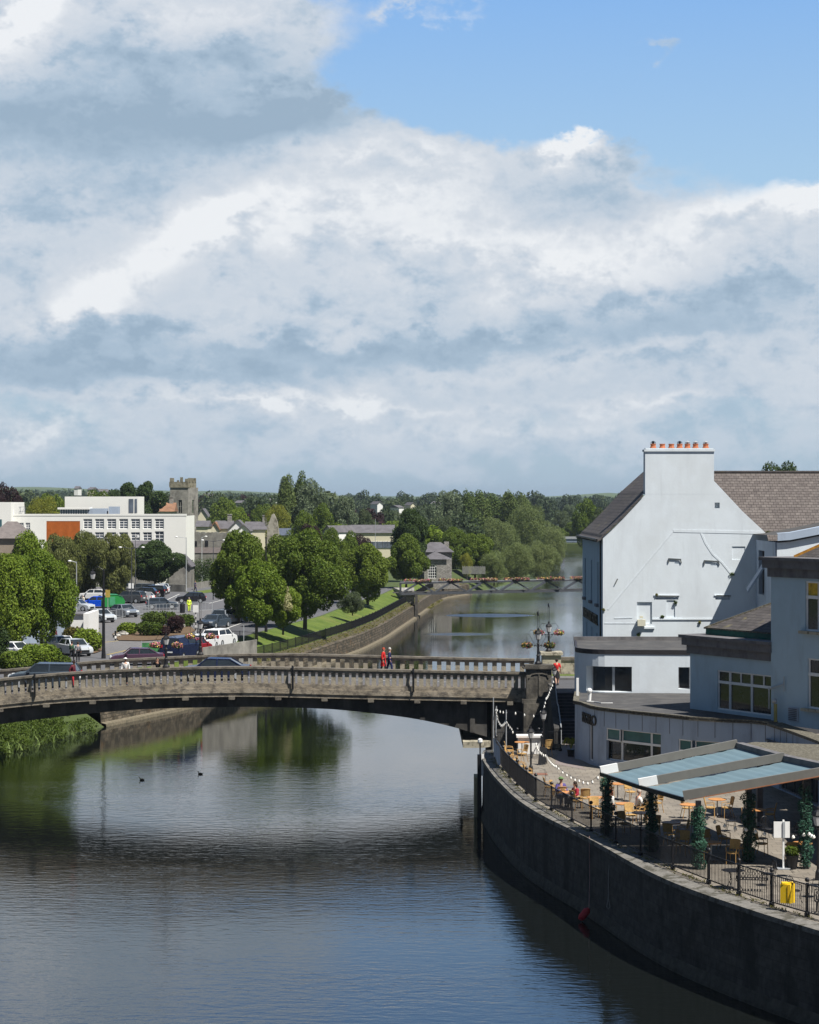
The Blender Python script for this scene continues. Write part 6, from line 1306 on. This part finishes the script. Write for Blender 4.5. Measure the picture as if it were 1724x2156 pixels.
sit('man in a green cap and violet shirt seated at the railing table', 7.05, 99.9, R(15), h=1.78, top=pur, legs=den, hat=cloth('cap_green', (.12,.20,.08)))
sit('dark-haired woman in a crimson top seated beside the man in the cap', 7.72, 98.9, R(-60), h=1.66, top=cloth('crimson2', (.30,.02,.04)), hair=(.03,.015,.012), longhair=True)
sit('red-haired woman in a white blouse at the table behind the first garland post', 9.12, 96.3, R(-70)+math.pi*0, h=1.68, top=white_, hair=(.25,.07,.03), longhair=True)
sit('grey-haired man in a white shirt seated with his back to the river', 10.2, 95.6, R(75)*-1+math.pi, h=1.76, top=white_, hair=(.40,.33,.28), short=True)
# ================================================================ terrace furniture
m_cane = mat('cane_weave', (.46,.29,.11), .75, .2, 14, bump=.5, bscale=60); m_caned = mat('cane_frame', (.40,.24,.09), .7, .15, 8); m_tab = mat('table_wood', (.50,.23,.075), .55, .2, 5)
def chair_proto():
    t = bpy.data.objects.new('cane_chair', None); COL.objects.link(t); t['category'] = 'chair'
    part('seat', MB().lathe((0,0,.42), [(.20,0),(.235,.02),(.235,.05),(.20,.06)], 14), m_cane, t)
    b = MB(); n = 9; A_ = []; B_ = []; fr = []
    for i in range(n): a = R(-55+110*i/(n-1)); x_, y_ = .25*math.sin(a), .17+.09*math.cos(a); A_.append((x_*.92,y_-.02,.56)); B_.append((x_*1.06,y_+.06,.90+.035*math.cos(a*1.2)))
    b.strip(A_, B_).strip([(x, y-.02, z) for x, y, z in B_], [(x, y-.02, z) for x, y, z in A_]); bk = part('backrest', b, m_cane, t)
    part('back_frame', MB().tube([A_[0]]+B_+[A_[-1]], .016, 6), m_caned, bk)
    for x_, y_ in ((-.19,-.18),(.19,-.18)): part('leg', MB().tube([(x_*1.05,y_*1.05,0), (x_,y_,.44), (x_*1.2,y_*.9,.64)], .016, 6), m_caned, t)
    for x_ in (-.19, .19): part('leg', MB().tube([(x_*1.05,.27,0), (x_*.95,.17,.44), (x_*1.1,.22,.64)], .016, 6), m_caned, t)
    for s in (-1, 1): part('armrest', MB().tube([(s*.23,-.16,.64), (s*.26,0,.665), (s*.25,.20,.655)], .017, 6), m_caned, t)
    return t
def table_proto():
    t = bpy.data.objects.new('cafe_table', None); COL.objects.link(t); t['category'] = 'table'
    part('tabletop', MB().lathe((0,0,.72), [(.40,0),(.42,.012),(.42,.03),(.40,.036)], 24), m_tab, t); part('pedestal', MB().tube([(0,0,.03), (0,0,.72)], .03, 8), m_steel, t)
    part('base', MB().bar((-.26,0,.02), (.26,0,.02), .06, .03).bar((0,-.26,.02), (0,.26,.02), .06, .03), m_iron, t); return t
def iron_proto():
    t = bpy.data.objects.new('iron_chair', None); COL.objects.link(t); t['category'] = 'chair'
    part('seat', MB().lathe((0,0,.42), [(.22,0),(.23,.02),(.22,.03)], 14), m_iron, t)
    o = MB(); pts = [(-.20,.2,.45),(-.21,.24,.70),(-.12,.27,.88),(0,.28,.93),(.12,.27,.88),(.21,.24,.70),(.20,.2,.45)]; o.tube(pts, .014, 5)
    for i in range(-2, 3): o.tube([(i*.07,.2,.45), (i*.035,.25,.66), (i*.075,.27,.86)], .010, 4)
    o.tube([(-.19,.22,.60), (-.07,.24,.68), (0,.24,.60), (.07,.24,.68), (.19,.22,.60)], .010, 4); part('backrest', o, m_iron, t)
    for x_, y_ in ((-.18,-.17),(.18,-.17),(-.18,.19),(.18,.19)): part('leg', MB().tube([(x_*1.2,y_*1.2,0), (x_*.85,y_*.85,.2), (x_,y_,.43)], .012, 5), m_iron, t)
    for s in (-1, 1): part('armrest', MB().tube([(s*.21,-.16,.42), (s*.24,-.14,.62), (s*.23,.2,.66)], .012, 5), m_iron, t)
    return t
def bench_proto():
    t = bpy.data.objects.new('iron_bench', None); COL.objects.link(t); t['category'] = 'bench'
    o = MB()
    for i in range(11): o.bar((-.55+i*.11,-.22,.44), (-.55+i*.11,.22,.44), .03)
    o.bar((-.56,-.22,.43), (.56,-.22,.43), .03).bar((-.56,.22,.43), (.56,.22,.43), .03); part('seat', o, m_iron, t)
    o = MB()
    for i in range(10): a = -.5+i*.11; o.tube([(a-.05,.23,.46), (a+.05,.26,.66), (a-.05,.29,.86)], .010, 4); o.tube([(a+.05,.23,.46), (a-.05,.26,.66), (a+.05,.29,.86)], .010, 4)
    o.tube([(-.58,.22,.45), (-.56,.28,.86), (0,.30,.95), (.56,.28,.86), (.58,.22,.45)], .016, 5); part('backrest', o, m_iron, t)
    for x_ in (-.52,.52):
        for y_ in (-.2,.22): part('leg', MB().tube([(x_,y_*1.2,0), (x_*.95,y_,.44)], .016, 5), m_iron, t)
        part('armrest', MB().tube([(x_,-.2,.44), (x_*1.04,-.18,.64), (x_*1.03,.26,.66)], .014, 5), m_iron, t)
    return t
CP, TP, IP, BPp = [chair_proto(), [False]], [table_proto(), [False]], [iron_proto(), [False]], [bench_proto(), [False]]
CH = [(5.55,118.3,90,'farthest cane chair against the banner end of the railing'),(5.45,116.3,80,'second cane chair from the banner along the railing'),(5.6,114.0,85,'third cane chair along the railing, above the banner corner'),(6.15,116.8,-60,'cane chair facing the row at the far end of the terrace'),
 (5.85,111.2,100,'cane chair against the railing left of the terrace lamp'),(6.05,108.6,95,'cane chair against the railing just before the terrace lamp foot'),(6.75,103.2,95,'cane chair by the railing behind the man in the cap'),(7.0,101.9,70,'cane chair partly behind the man in the cap'),
 (7.7,119.5,200,'cane chair beside the white counter at the far end'),(7.72,98.55,120,'cane chair under the dark-haired woman'),(7.05,100.0,195,'cane chair under the man in the cap'),(8.15,99.3,180,'empty cane chair behind the wooden table left of the first garland post'),
 (9.12,96.6,110,'cane chair under the red-haired woman'),(10.2,95.3,-75,'cane chair under the grey-haired man'),(9.75,94.0,20,'cane chair with its back to the railing before the white-shirted man'),(10.45,94.6,-40,'cane chair turned aside next to the white-shirted man'),
 (10.5,101.5,30,'cane chair by the facade behind the awning corner'),(9.6,103,150,'cane chair close to the bistro window'),(11.3,97.8,-60,'cane chair behind the second garland post'),(8.35,96.0,10,'cane chair tucked under the table by the railing'),
 (10.45,91.0,180,'shaded cane chair right of the second garland post'),(10.8,88.6,150,'shaded cane chair at the dark round table'),(11.4,89.4,-90,'shaded chair seen side-on between the second and third garland posts'),(12.05,87.2,170,'shaded cane chair beside the third garland post'),
 (13.55,96.3,80,'sunlit cane chair facing the facade window'),(14.3,96.3,-80,'sunlit cane chair opposite its twin at the facade table'),(15.0,94.8,-60,'cane chair in deep shade behind the fourth garland post'),(15.9,94.3,-100,'cane chair in deep shade by the doorway'),(12.5,96.2,100,'cane chair just behind the near corner of the awning'),
 (12.7,84.0,-30,'near cane chair between the third and fourth garland posts'),(13.15,85.2,-120,'cane chair behind the near one by the fourth garland post'),(11.5,84.1,60,'cane chair pushed under the orange table at the third garland post'),(12.9,87.6,60,'dark cane chair behind the orange table'),
 (14.95,83.8,180,'cane chair beside the planter near the last garland post'),(14.2,86.2,60,'cane chair in shadow right of the fourth garland post'),(9.2,91.6,30,'cane chair behind the first garland post'),(12.2,91.5,-20,'shaded cane chair in the middle of the terrace'),(11.0,86.2,-30,'shaded cane chair against the railing by the third garland post')]
for i, (x, y, d, l) in enumerate(CH): place(CP[0], CP[1], (x, y, tf), R(d), l, 'cane chairs on the terrace')
TB_ = [(6.3,119.8,'small table set before the white counter'),(7.35,98.9+.3,'table shared by the man in the cap and the woman in crimson'),(8.5,97.5,'sunlit wooden table left of the first garland post'),(9.95,102.2,'wooden table by the bistro window'),(9.62,95.5,'wooden table between the red-haired woman and the man in white'),
 (10.05,92.7,'round table in half shade behind the second garland post'),(11.0,89.9,'dark shaded table between the second and third garland posts'),(12.45,95.2,'table behind the near awning corner'),(13.95,96.9,'table between the two sunlit facing chairs'),(11.95,84.7,'orange-brown table at the third garland post'),(15.5,84.5,'small orange-brown table left of the last garland post'),(15.2,93.6,'dark table by the doorway')]
for x, y, l in TB_: place(TP[0], TP[1], (x, y, tf), 0, l, 'round cafe tables on the terrace')
for x, y, d, l in ((13.9,92.4,160,'iron chair with scrolled back behind the fourth garland post'),(15.1,90.2,20,'iron chair in shade left of the white sign'),(15.9,88.6,-60,'iron chair in shade right of the white sign'),(13.3,79.3,-70,'iron chair facing away by the iron bench'),(13.65,75.9,30,'iron chair behind the yellow lifebuoy box'),(14.6,77.0,-120,'iron chair across the small iron table at right')): place(IP[0], IP[1], (x, y, tf), R(d), l, 'ornate iron chairs on the terrace')
for x, y, d, l in ((12.55,78.3,170,'ornate iron bench right of the third garland post'),(14.6,73.9,165,'ornate iron bench at the right picture edge')): place(BPp[0], BPp[1], (x, y, tf), R(d), l, 'ornate iron benches on the terrace')
it = thing('iron_table', 'low round black iron table in the sun beside the railing', 'table', (11.9,79.9-1.2,tf), world=False)
part('tabletop', MB().lathe((0,0,.66), [(.40,0),(.42,.02)], 20), m_iron, it)
for k in range(3): a = k*2.094; part('leg', MB().tube([(.34*math.cos(a),.34*math.sin(a),0), (.1*math.cos(a),.1*math.sin(a),.35), (.25*math.cos(a),.25*math.sin(a),.66)], .014, 5), m_iron, it)
# counter, banner, signs, planters
wc = thing('white_counter', 'white draped bar counter at the far end of the terrace', 'counter', (6.75,120.7,tf))
part('drape', MB().box(6.75, 120.7, tf, 1.25, .55, .92), m_white_frame, wc); part('worktop', MB().box(6.75, 120.65, tf+.93, 1.45, .7, .13), m_white_frame, wc)
o = MB(); q = []
for i in range(9): u = s_near(4.9,121)+i*(s_near(4.9,113.6)-s_near(4.9,121))/8; p, t_ = FPa.at(u); q.append((p.x-.06+.03*math.sin(i*2.1), p.y))
o.strip([(a, b, 3.36+.06*math.sin(i*3)) for i, (a, b) in enumerate(q)], [(a-.03, b, 4.40) for a, b in q]); bn = part('cloth_banner', o, mat('banner_cloth', (.52,.55,.62), .8, .25, 1.5, bump=.4, bscale=3)); tag(bn, 'pale cloth banner tied along the far end of the terrace railing', 'banner')
ms = thing('menu_stand', 'dark folded menu stand on the far part of the terrace', 'sign stand', (7.2,115.5,tf)); part('board', MB().bar((7.15,115.5,3.35), (7.25,115.7,4.25), .42, .05, up=(0,1,0)), m_iron, ms); part('foot', MB().bar((7.45,115.9,3.33), (7.25,115.7,4.2), .04), m_iron, ms)
tag(part('floor_mat', MB().box(X(1137,112), 111.6, 3.306, .70, .8, .015), mat('rust_mat', (.20,.10,.07), .95, .2, 6)), 'rust-brown mat on the paving by the terrace lamp', 'mat')
dc = part('drain_cover', MB().lathe((8.15,106.6,3.305), [(.42,0),(.42,.012)], 20), m_cornice); tag(dc, 'round drain cover set in the terrace paving', 'drain cover')
sg = thing('terrace_sign', 'white metal sign seen from behind on a slim post near the planter', 'sign', (14.5,82.9,tf))
part('post', MB().box(14.5, 82.9, tf, .07, .07, 1.9), m_white_frame, sg); part('panel', MB().box(14.42, 82.82, tf+1.22, .62, .04, .62), m_white_frame, sg); part('clamp', MB().box(14.5, 82.78, tf+1.22, .09, .05, .62), m_steel, sg); part('base', MB().box(14.5, 82.9, tf, .5, .4, .04), m_steel, sg)
pl_ = thing('planter', 'dark tub with a small green plant beside the white sign', 'planter', (14.85,83.2-.25,tf)); part('tub', MB().lathe((14.85,82.95,tf), [(.17,0),(.26,.5),(.28,.52)], 14), m_iron, pl_); g_ = link('plant', crown_mesh('plant', 7, None, 500, .07, [(14.85,82.95,tf+.68,.26,.26,.2)], L_HEDGE), pl_)
yb = thing('lifebuoy_box', 'yellow lifebuoy housing fixed to the terrace railing', 'lifebuoy box', (X(1653,74.5),74.3,tf))
part('housing', MB().prism([(X(1653,74.5)-.22,74.25),(X(1653,74.5)+.10,74.1),(X(1653,74.5)+.30,74.3),(X(1653,74.5)+.02,74.5)], 3.62, 4.28).box(X(1653,74.5)+.04, 74.3, 4.27, .40, .22, .06), mat('lifebuoy_yellow', (.85,.55,.02), .5, .05), yb); o = MB()
for k in range(5): o.box(X(1653,74.5)+.02+k*.05, 74.13+k*.035, 3.68, .012, .02, .56)
part('grooves', o, mat('dark_yellow', (.40,.24,.01), .6), yb)
# palm-like potted plant at the bistro corner
pp = thing('spiky_plant', 'spiky potted plant at the bistro corner by the stairs', 'plant', (9.0,119.3,tf)); o = MB()
for k in range(26): a = k*2.4; e_ = .2+.5*((k*7) % 10)/10; o.add([(9.0,119.3,3.7), (9.0+.25*math.cos(a)-.02,119.3+.25*math.sin(a),4.2+e_*.3), (9.0+(.5+e_*.2)*math.cos(a),119.3+(.5)*math.sin(a),4.0+e_*.2-.3), (9.0+.25*math.cos(a)+.02,119.3+.25*math.sin(a)+.03,4.15+e_*.3)], [(0,1,2,3)])
part('leaves', o, L_YEL, pp); part('pot', MB().lathe((9.0,119.3,tf), [(.16,0),(.22,.4)], 12), m_iron, pp)
# ---- lamps
m_lan = mat('lantern_glass', (.50,.50,.50), .25, .1); m_glow = mat('bulb_glass', (.88,.87,.82), .3, .02)
def lantern(t, x, y, z, s=1.0, post=m_iron):
    ln_ = part('lantern', MB().lathe((x,y,z), [(.10*s,0),(.12*s,.03),(.20*s,.42*s),(.24*s,.44*s),(.16*s,.58*s),(.06*s,.64*s),(.05*s,.72*s),(.015*s,.80*s)], 6), post, t)
    part('glass', MB().lathe((x,y,z+.05*s), [(.125*s,0),(.205*s,.34*s)], 6), m_lan, ln_); return ln_
def basket(t, x, y, z, r_, m, seed):
    b_ = part('hanging_basket', MB().lathe((x,y,z-r_*.55), [(.05,0),(r_*.55,r_*.25),(r_*.62,r_*.45)], 10), m_iron, t)
    link('flowers', crown_mesh('flowers', seed, None, 420, .055, [(x,y,z,r_,r_,r_*.55),(x+r_*.5,y,z-.06,r_*.5,r_*.5,r_*.4),(x-r_*.5,y,z-.04,r_*.5,r_*.5,r_*.4)], m), b_)
def blamp(label, x, y, z, hl, htop, m1, m2, sp=.76, seed=1, bz=-.30, group='ornate bridge lamps'):
    t = thing('bridge_lamp', label, 'street lamp', (x,y,z), group)
    part('post', MB().lathe((x,y,z), [(.22,0),(.22,.10),(.13,.22),(.10,.5),(.13,.55),(.08,.62),(.065,hl-.3),(.10,hl-.24),(.05,hl-.15),(.05,hl)], 10).ball((x-.22,y,z+1.15), .05, 6).ball((x+.22,y,z+1.15), .05, 6).bar((x-.22,y,z+1.15), (x+.22,y,z+1.15), .03), m_iron, t)
    lantern(t, x, y, z+hl, .95)
    part('finial', MB().bar((x-.05,y,z+hl+.6), (x-.05,y,z+htop-.25), .022).bar((x+.05,y,z+hl+.6), (x+.05,y,z+htop-.25), .022).tube([(x,y,z+htop-.3), (x-.03,y,z+htop-.1), (x,y,z+htop)], [.05,.06,.01], 6), m_iron, t)
    for s, m in ((-1,m1),(1,m2)):
        part('scroll_arm', MB().tube([(x,y,z+hl-.45), (x+s*.22,y,z+hl-.25), (x+s*.42,y,z+hl+.10), (x+s*.62,y,z+hl+.42), (x+s*.45,y,z+hl+.62), (x+s*.20,y,z+hl+.58)], .014, 5).tube([(x+s*.62,y,z+hl+.42), (x+s*sp,y,z+hl+.38), (x+s*sp,y,z+hl+bz+.2)], .010, 4), m_iron, t)
        basket(t, x+s*sp, y, z+hl+bz, .36, m, seed+s)
    return t
blamp('ornate lamp with green baskets on the near right bridge pier', X(1133,131.7), 131.75, 7.49, 1.50, 3.3, m_flow_dark, m_flow_dark, .70, 3)
blamp('ornate lamp with bright flower baskets on the far right bridge pier', X(1155,145), 144.9, 7.35, 1.30, 3.3, m_flow, m_flow, .68, 6, .0)
blamp('ornate lamp with yellow and pink baskets on the near parapet at left', X(349.5,132.1), 132.15, sm(cop_n,X(349.5,132))-.02, 1.40, 3.4, m_flow, m_flow, .68, 9, .02)
blamp('ornate lamp with flower baskets on the far parapet before the white cars', X(422,144), 143.9, sm(cop_f,X(422,144))-.02, 1.75, 4.2, m_flow, m_flow, .68, 12, -.45)
def tlamp(label, x, y, z, h, s=.75):
    t = thing('terrace_lamp', label, 'street lamp', (x,y,z), 'small lantern lamps of the terrace'); part('post', MB().lathe((x,y,z), [(.12,0),(.10,.3),(.05,.4),(.045,h-.1),(.08,h-.05),(.05,h)], 8), m_iron, t); lantern(t, x, y, z+h, s); return t
tlamp('black lantern post in the middle of the far terrace', X(1117.5,112.4), 112.4, tf, 1.75, .85); tlamp('black lantern post by the railing below the bridge pier', X(1144,118.7), 118.7, tf, 2.1, .85); tlamp('black lantern post right beside the planter at the picture edge', X(1722,80.5), 80.5, tf, 2.0, 1.0)
tlamp('lantern at the head of the stone stairs beside the pier', X(1167,130.4), 130.4, 5.8, 1.15, .7)
def slamp(label, p, py, hpx, arms, m=m_steel, r_=.07, z=3.8, lanternarm=0, Y=None, al=1.3):
    g = G(p, py, z) if Y is None else Vector((X(p, Y), Y, z)); h = hpx*g.y/F; t = thing('street_lamp', label, 'street lamp', g, 'tall street lamps of the left bank')
    part('pole', MB().tube([g, g+Vector((0,0,1)), g+Vector((0,0,h))], [r_*1.7, r_*1.2, r_*.7], 8), m, t)
    for a in arms:
        o = MB().tube([g+Vector((0,0,h-.1)), g+Vector((a*al,0,h+.1))], .035, 6); hd_ = part('arm', o, m, t); part('lamp_head', MB().ball(g+Vector((a*al*1.15,0,h+.08)), .24, 8, .45), m_white_frame, hd_)
    if lanternarm: part('arm', MB().tube([g+Vector((0,0,h-.1)), g+Vector((lanternarm*.5,0,h+.25)), g+Vector((lanternarm*.95,0,h-.1))], .03, 6), m, t); lantern(t, g.x+lanternarm*.95, g.y, g.z+h-.9, 1.2)
    return t
slamp('tall black lamp post with a hanging lantern right of the bush', 218, 1386, 188, (), m_iron, .12, lanternarm=-1)
slamp('grey steel lamp post behind the white kiosk', 161, 1296, 114, (-1,), al=.7)
slamp('double-armed lamp post in the car park behind the railing', 277, 1273, 120, (-1,1), m_truss, .06)
slamp('grey lamp post beside the priory, left one', 392, 1243, 112, (-1,)); slamp('grey lamp post beside the priory, right one', 425, 1228, 98, (1,), al=.6); slamp('double-armed dark lamp post by the priory wall', 449, 1262, 124, (-1,1), m_truss, .06)
slamp('dark lamp post rising between the lawn trees', 560, 1330, 200, (), m_iron, .10); slamp('slim dark post behind the lawn group', 741, 1250, 95, (), m_iron, .07); slamp('thin steel pole with camera by the dark tree', 285, 1262, 132, (1,), m_truss, .05, al=.3)
slamp('slim mast behind the lodge trees', 790, 1210, 118, (), m_steel, .05); slamp('slim lamp mast by the white cottage', 683, 1160, 62, (1,), m_steel, .05, al=.4)
def post(name, label, p, py, h, r_, m, cat, top=None, z=3.81, bands=None):
    g = G(p, py, z); t = thing(name, label, cat, g); part('post', MB().tube([g, g+Vector((0,0,h))], r_, 8), m, t)
    if top: part('sign', MB().box(g.x, g.y-r_-.01, g.z+h-.1, top[0], .04, top[1]), top[2], t)
    if bands:
        o = MB()
        for k in range(bands): o.tube([g+Vector((0,0,.2+k*.55)), g+Vector((0,0,.45+k*.55))], r_*1.15, 8)
        part('bands', o, m_white_frame, t)
    return t
post('bus_stop', 'bus stop pole with black and white bands and a white sign', 412, 1336, 2.4, .05, m_iron, 'bus stop', (.55,.75,m_white_frame), bands=4)
post('sign_post', 'plain grey signpost by the black road railing', 513, 1361, 2.0, .04, m_steel, 'sign', None); post('sign_post', 'grey post with a yellow notice beside the green trailer', 227, 1298, 2.4, .04, m_steel, 'sign', (.55,.9,m_yellow))
post('sign_post', 'no-entry style round backed sign by the car park row', 276, 1268, 2.0, .04, m_steel, 'sign', (.7,.7,m_white_frame)); post('bollard', 'black bollard with a white band at the left of the bed', 243, 1348, .95, .09, m_iron, 'bollard', None, bands=1); post('bollard', 'black bollard beside the kiosk wall', 193, 1334, .95, .09, m_iron, 'bollard', None, bands=1)
post('barrier_post', 'white barrier machine by the priory entrance', 454, 1237, 1.5, .22, m_white_frame, 'ticket machine'); post('sign_post', 'small grey sign board on the car park footway', 313, 1290, 2.2, .04, m_steel, 'sign', (.6,.5,m_steel))
for k, (p, py) in enumerate(((384,1290),)): g = G(p, py, 3.81); bb = thing('litter_bin', 'black litter bin beside the hi-vis worker', 'bin', g); part('body', MB().lathe(g, [(.28,0),(.32,.1),(.32,1.0)], 12), m_iron, bb); part('lid', MB().lathe(g+Vector((0,0,1.0)), [(.34,0),(.30,.14),(.1,.2)], 12), m_iron, bb)
g = G(322,1388,3.81); gs = thing('green_sign', 'green banner board behind the far parapet by the lamp', 'sign', g); part('panel', MB().box(g.x, g.y, g.z+.5, 1.9, .05, .95), mat('green_banner', (.06,.22,.08), .7, .5, 3), gs)
for s in (-1, 1): part('post', MB().box(g.x+s*.98, g.y, g.z, .07, .07, 1.6), m_steel, gs)
# ---- flower troughs on the footbridge
for k, (a, b) in enumerate(((350,550),(600,780),(840,1040),(1090,1280),(1330,1540),(1580,1760))):
    p0, p1 = 753+a*.2826, 753+b*.2826; Y = fy(X((p0+p1)/2, 320))-.15; x0, x1 = X(p0, Y), X(p1, Y)
    t = thing('flower_trough', 'flower trough %s on the footbridge rail' % ('nearest the left bank', 'second from the left', 'third from the left', 'fourth from the left', 'second from the gable house', 'beside the gable house')[k], 'flower box', ((x0+x1)/2, Y, 5.3), 'flower troughs on the footbridge')
    part('trough', MB().box((x0+x1)/2, Y, 5.35, x1-x0, .3, .22), m_iron, t); n = 7
    link('flowers', crown_mesh('flowers', 200+k, None, 1100, .085, [(x0+(x1-x0)*(i+.5)/n, Y, 5.66, (x1-x0)/n*.62, .24, .26) for i in range(n)], m_flow), t)
# ---- string lights
def string(label, pts, sag, nb, r_=.046, name='string_lights'):
    t = thing(name, label, 'string lights', pts[0], 'strings of white bulbs on the terrace'); P3 = []
    for a, b in zip(pts, pts[1:]):
        a, b = Vector(a), Vector(b)
        for i in range(10): u = i/10; P3.append(a.lerp(b, u)-Vector((0,0,sag*4*u*(1-u))))
    P3.append(Vector(pts[-1])); part('cable', MB().tube(P3, .009, 4), m_iron, t)
    me = MB().lathe((0,0,-.17), [(.012,0),(r_*.8,.03),(r_,.07),(r_*.6,.12),(.02,.16)], 8).mesh('bulb', m_glow, True)
    cum = [0]
    for a, b in zip(P3, P3[1:]): cum.append(cum[-1]+(b-a).length)
    for k in range(nb):
        u = cum[-1]*(k+.5)/nb; i = max(0, min(len(P3)-2, int(np.searchsorted(cum, u))-1)); q = P3[i].lerp(P3[i+1], (u-cum[i])/max(1e-6, cum[i+1]-cum[i])); o = link('bulb', me, t); o.location = q
    return t
Q = lambda p, py, Y: (X(p, Y), Y, Z(py, Y))
for k, (p, t0, b0) in enumerate(((1038.5,1468,1545),(1043,1486,1547),(1065.5,1494,1563))):
    Y = 121.4 if k < 2 else 119.5; pt = part('light_pole', MB().tube([(X(p,Y),Y,tf), Q(p+(2 if k == 1 else 0),t0,Y)], .03, 6), m_steel); tag(pt, ('tall thin steel pole at the terrace corner', 'leaning steel pole at the terrace corner', 'steel pole beside the white counter')[k], 'pole', 'light poles of the terrace')
string('string of white bulbs hanging in a loop between the corner poles', [Q(1043,1488,121.4), Q(1048,1513,121), Q(1056,1525,120.5), Q(1065,1514,119.5), Q(1078,1532,119), Q(1081,1541,119)], .05, 18)
string('string of bulbs running from the corner poles to the lantern under the pier', [Q(1043,1490,121.4), Q(1066,1496,119.5), Q(1090,1497,119.5), Q(1130,1504,119), Q(1143,1488,118.7)], .06, 8)
string('string of bulbs climbing from the lantern post to the stair head', [Q(1143,1490,118.7), Q(1149,1468,122), Q(1158,1449,127), Q(1166,1428,130.4)], .1, 12, .045)
string('string of bulbs draped from the middle lantern down to the paving', [Q(1128,1560,112.4), Q(1132,1573,113), Q(1140,1583,113.5), Q(1150,1587,114), Q(1158,1600,113)], .05, 12)
string('long string of bulbs swinging low across the terrace to the awning corner', [Q(1158,1600,113), Q(1172,1610,106), Q(1197,1630,102), Q(1222,1640,98), Q(1242,1644,95), Q(1264,1626,92.4)], .06, 15, .055)
string('string of bulbs sagging between the garland posts under the awning', [Q(1480,1712,85), Q(1507,1726,84.5), Q(1549,1739,84.4), Q(1577,1741,84.3), Q(1622,1752,83.6), Q(1669,1757,83), Q(1701,1748,82.8), Q(1715,1757,81.5)], .03, 14, .075)
# ---- river edge bits
mk = thing('marker_post', 'dark mooring pile with a white cap at the quay corner', 'post', (X(1010,118.6),118.6,0)); x = X(1009,118.6)
part('pile', MB().box(x, 118.6, -.5, .22, .3, 4.0), m_iron, mk); part('pole', MB().box(x+.04, 118.5, 2.0, .08, .08, 2.2), m_iron, mk); part('cap', MB().lathe((x+.04,118.5,4.15), [(.10,0),(.14,.06),(.13,.2),(.05,.26)], 10), m_white_frame, mk); part('gauge_board', MB().box(x+.18, 118.4, 2.35, .14, .04, 1.2), m_white_frame, mk)
tag(part('timber_fender', MB().box(X(1005,119.4), 119.6, -.4, .35, 1.6, 2.6), mat('fender_timber', (.38,.33,.20), .9, .2, 3)), 'weathered timber fender behind the mooring pile', 'fender')
by = thing('red_buoy', 'red buoy hanging on a rope against the quay wall at the waterline', 'buoy', (X(1232,89.0),89.0,.3)); c = Vector((X(1232,89.2),89.3,.36))
part('float', MB().tube([c+Vector((-.22,0,-.28)), c+Vector((-.14,0,-.18)), c+Vector((.08,0,.10)), c+Vector((.16,0,.2))], [.10,.16,.16,.06], 12), mat('buoy_red', (.42,.02,.03), .5, .1), by)
part('rope', MB().tube([c+Vector((.16,0,.2)), (X(1241,90.4),90.3,1.6), (X(1240,90.6),90.5,3.38)], .018, 5), mat('rope', (.35,.22,.20), .9), by)
rp = thing('hanging_rope', 'looped rope hanging down the quay wall from a bracket', 'rope', (X(1282,88.3),88.3,3.4)); part('rope', MB().tube([(X(1296,88.3)+.25,88.6,3.42), (X(1284,88.0),88.0,3.25), (X(1281,87.6),87.6,2.2), (X(1281,87.4),87.4,1.35)], .018, 5).tube([(X(1281,87.4),87.4,1.35), (X(1277,87.3),87.3,1.0), (X(1281,87.3),87.3,.9), (X(1284,87.3),87.3,1.0), (X(1281,87.4),87.4,1.35)], .018, 5), mat('rope_grey', (.25,.24,.22), .9), rp)
for k, (p, py) in enumerate(((299,1642.5),(421.8,1629.5))):
    g = G(p, py, 0); o = MB().lathe((0,0,-.05), [(.02,0),(.11,.05),(.12,.11),(.07,.18),(.01,.21)], 10); o.v = [(a*1.9, b, c) for a, b, c in o.v]
    d = part('duck', o, mat('duck_brown', (.10,.07,.045), .8, .4, 20), smooth=True); d.location = g; d.rotation_euler = (0,0,R(170)); d.scale = (.7,.7,.7); tag(d, ('brown duck leading on the calm water below the bridge', 'brown duck trailing behind the other on the calm water')[k], 'duck', 'ducks on the river')
    part('head', MB().ball((.22,0,.24), .055, 8).tube([(.15,0,.10), (.20,0,.22)], .035, 6), mat('duck_head', (.05,.05,.03), .6), d); part('bill', MB().bar((.26,0,.235), (.33,0,.225), .03, .015), m_yellow, d); part('tail', MB().bar((-.18,0,.10), (-.27,0,.17), .07, .02), MATS['duck_brown'], d)
for k, x in enumerate((X(248/1724*1724,132)*0+X(73,131.8), X(616,131.8), X(870,131.8))):
    zt4 = sm(cop_n, x); o = MB().tube([(x,131.78,zt4+.12), (x,131.72,zt4-.1), (x,131.80,zt4-.6), (x,131.82,zt4-1.35)], .07, 6); tag(part('drain_pipe', o, m_iron), ('dark iron bracket pipe on the parapet at left', 'dark iron bracket pipe on the parapet at mid span', 'dark iron bracket pipe on the parapet toward the pier')[k], 'pipe', 'iron pipes on the near parapet')
# ================================================================ the air
hz = MB().box(150, 4400, -1.6, 5600, 9500, 62); hzo = hz.mesh('haze', None); ho = link('haze', hzo); tag(ho, kind='stuff')
hmz = bpy.data.materials.new('haze_air'); hmz.use_nodes = True; n, l = hmz.node_tree.nodes, hmz.node_tree.links
n.remove(n['Principled BSDF']); pvn = n.new('ShaderNodeVolumePrincipled'); pvn.inputs['Color'].default_value = (.70,.84,1,1); pvn.inputs['Density'].default_value = .00008; pvn.inputs['Anisotropy'].default_value = .3
l.new(pvn.outputs[0], n['Material Output'].inputs['Volume']); hzo.materials.append(hmz)
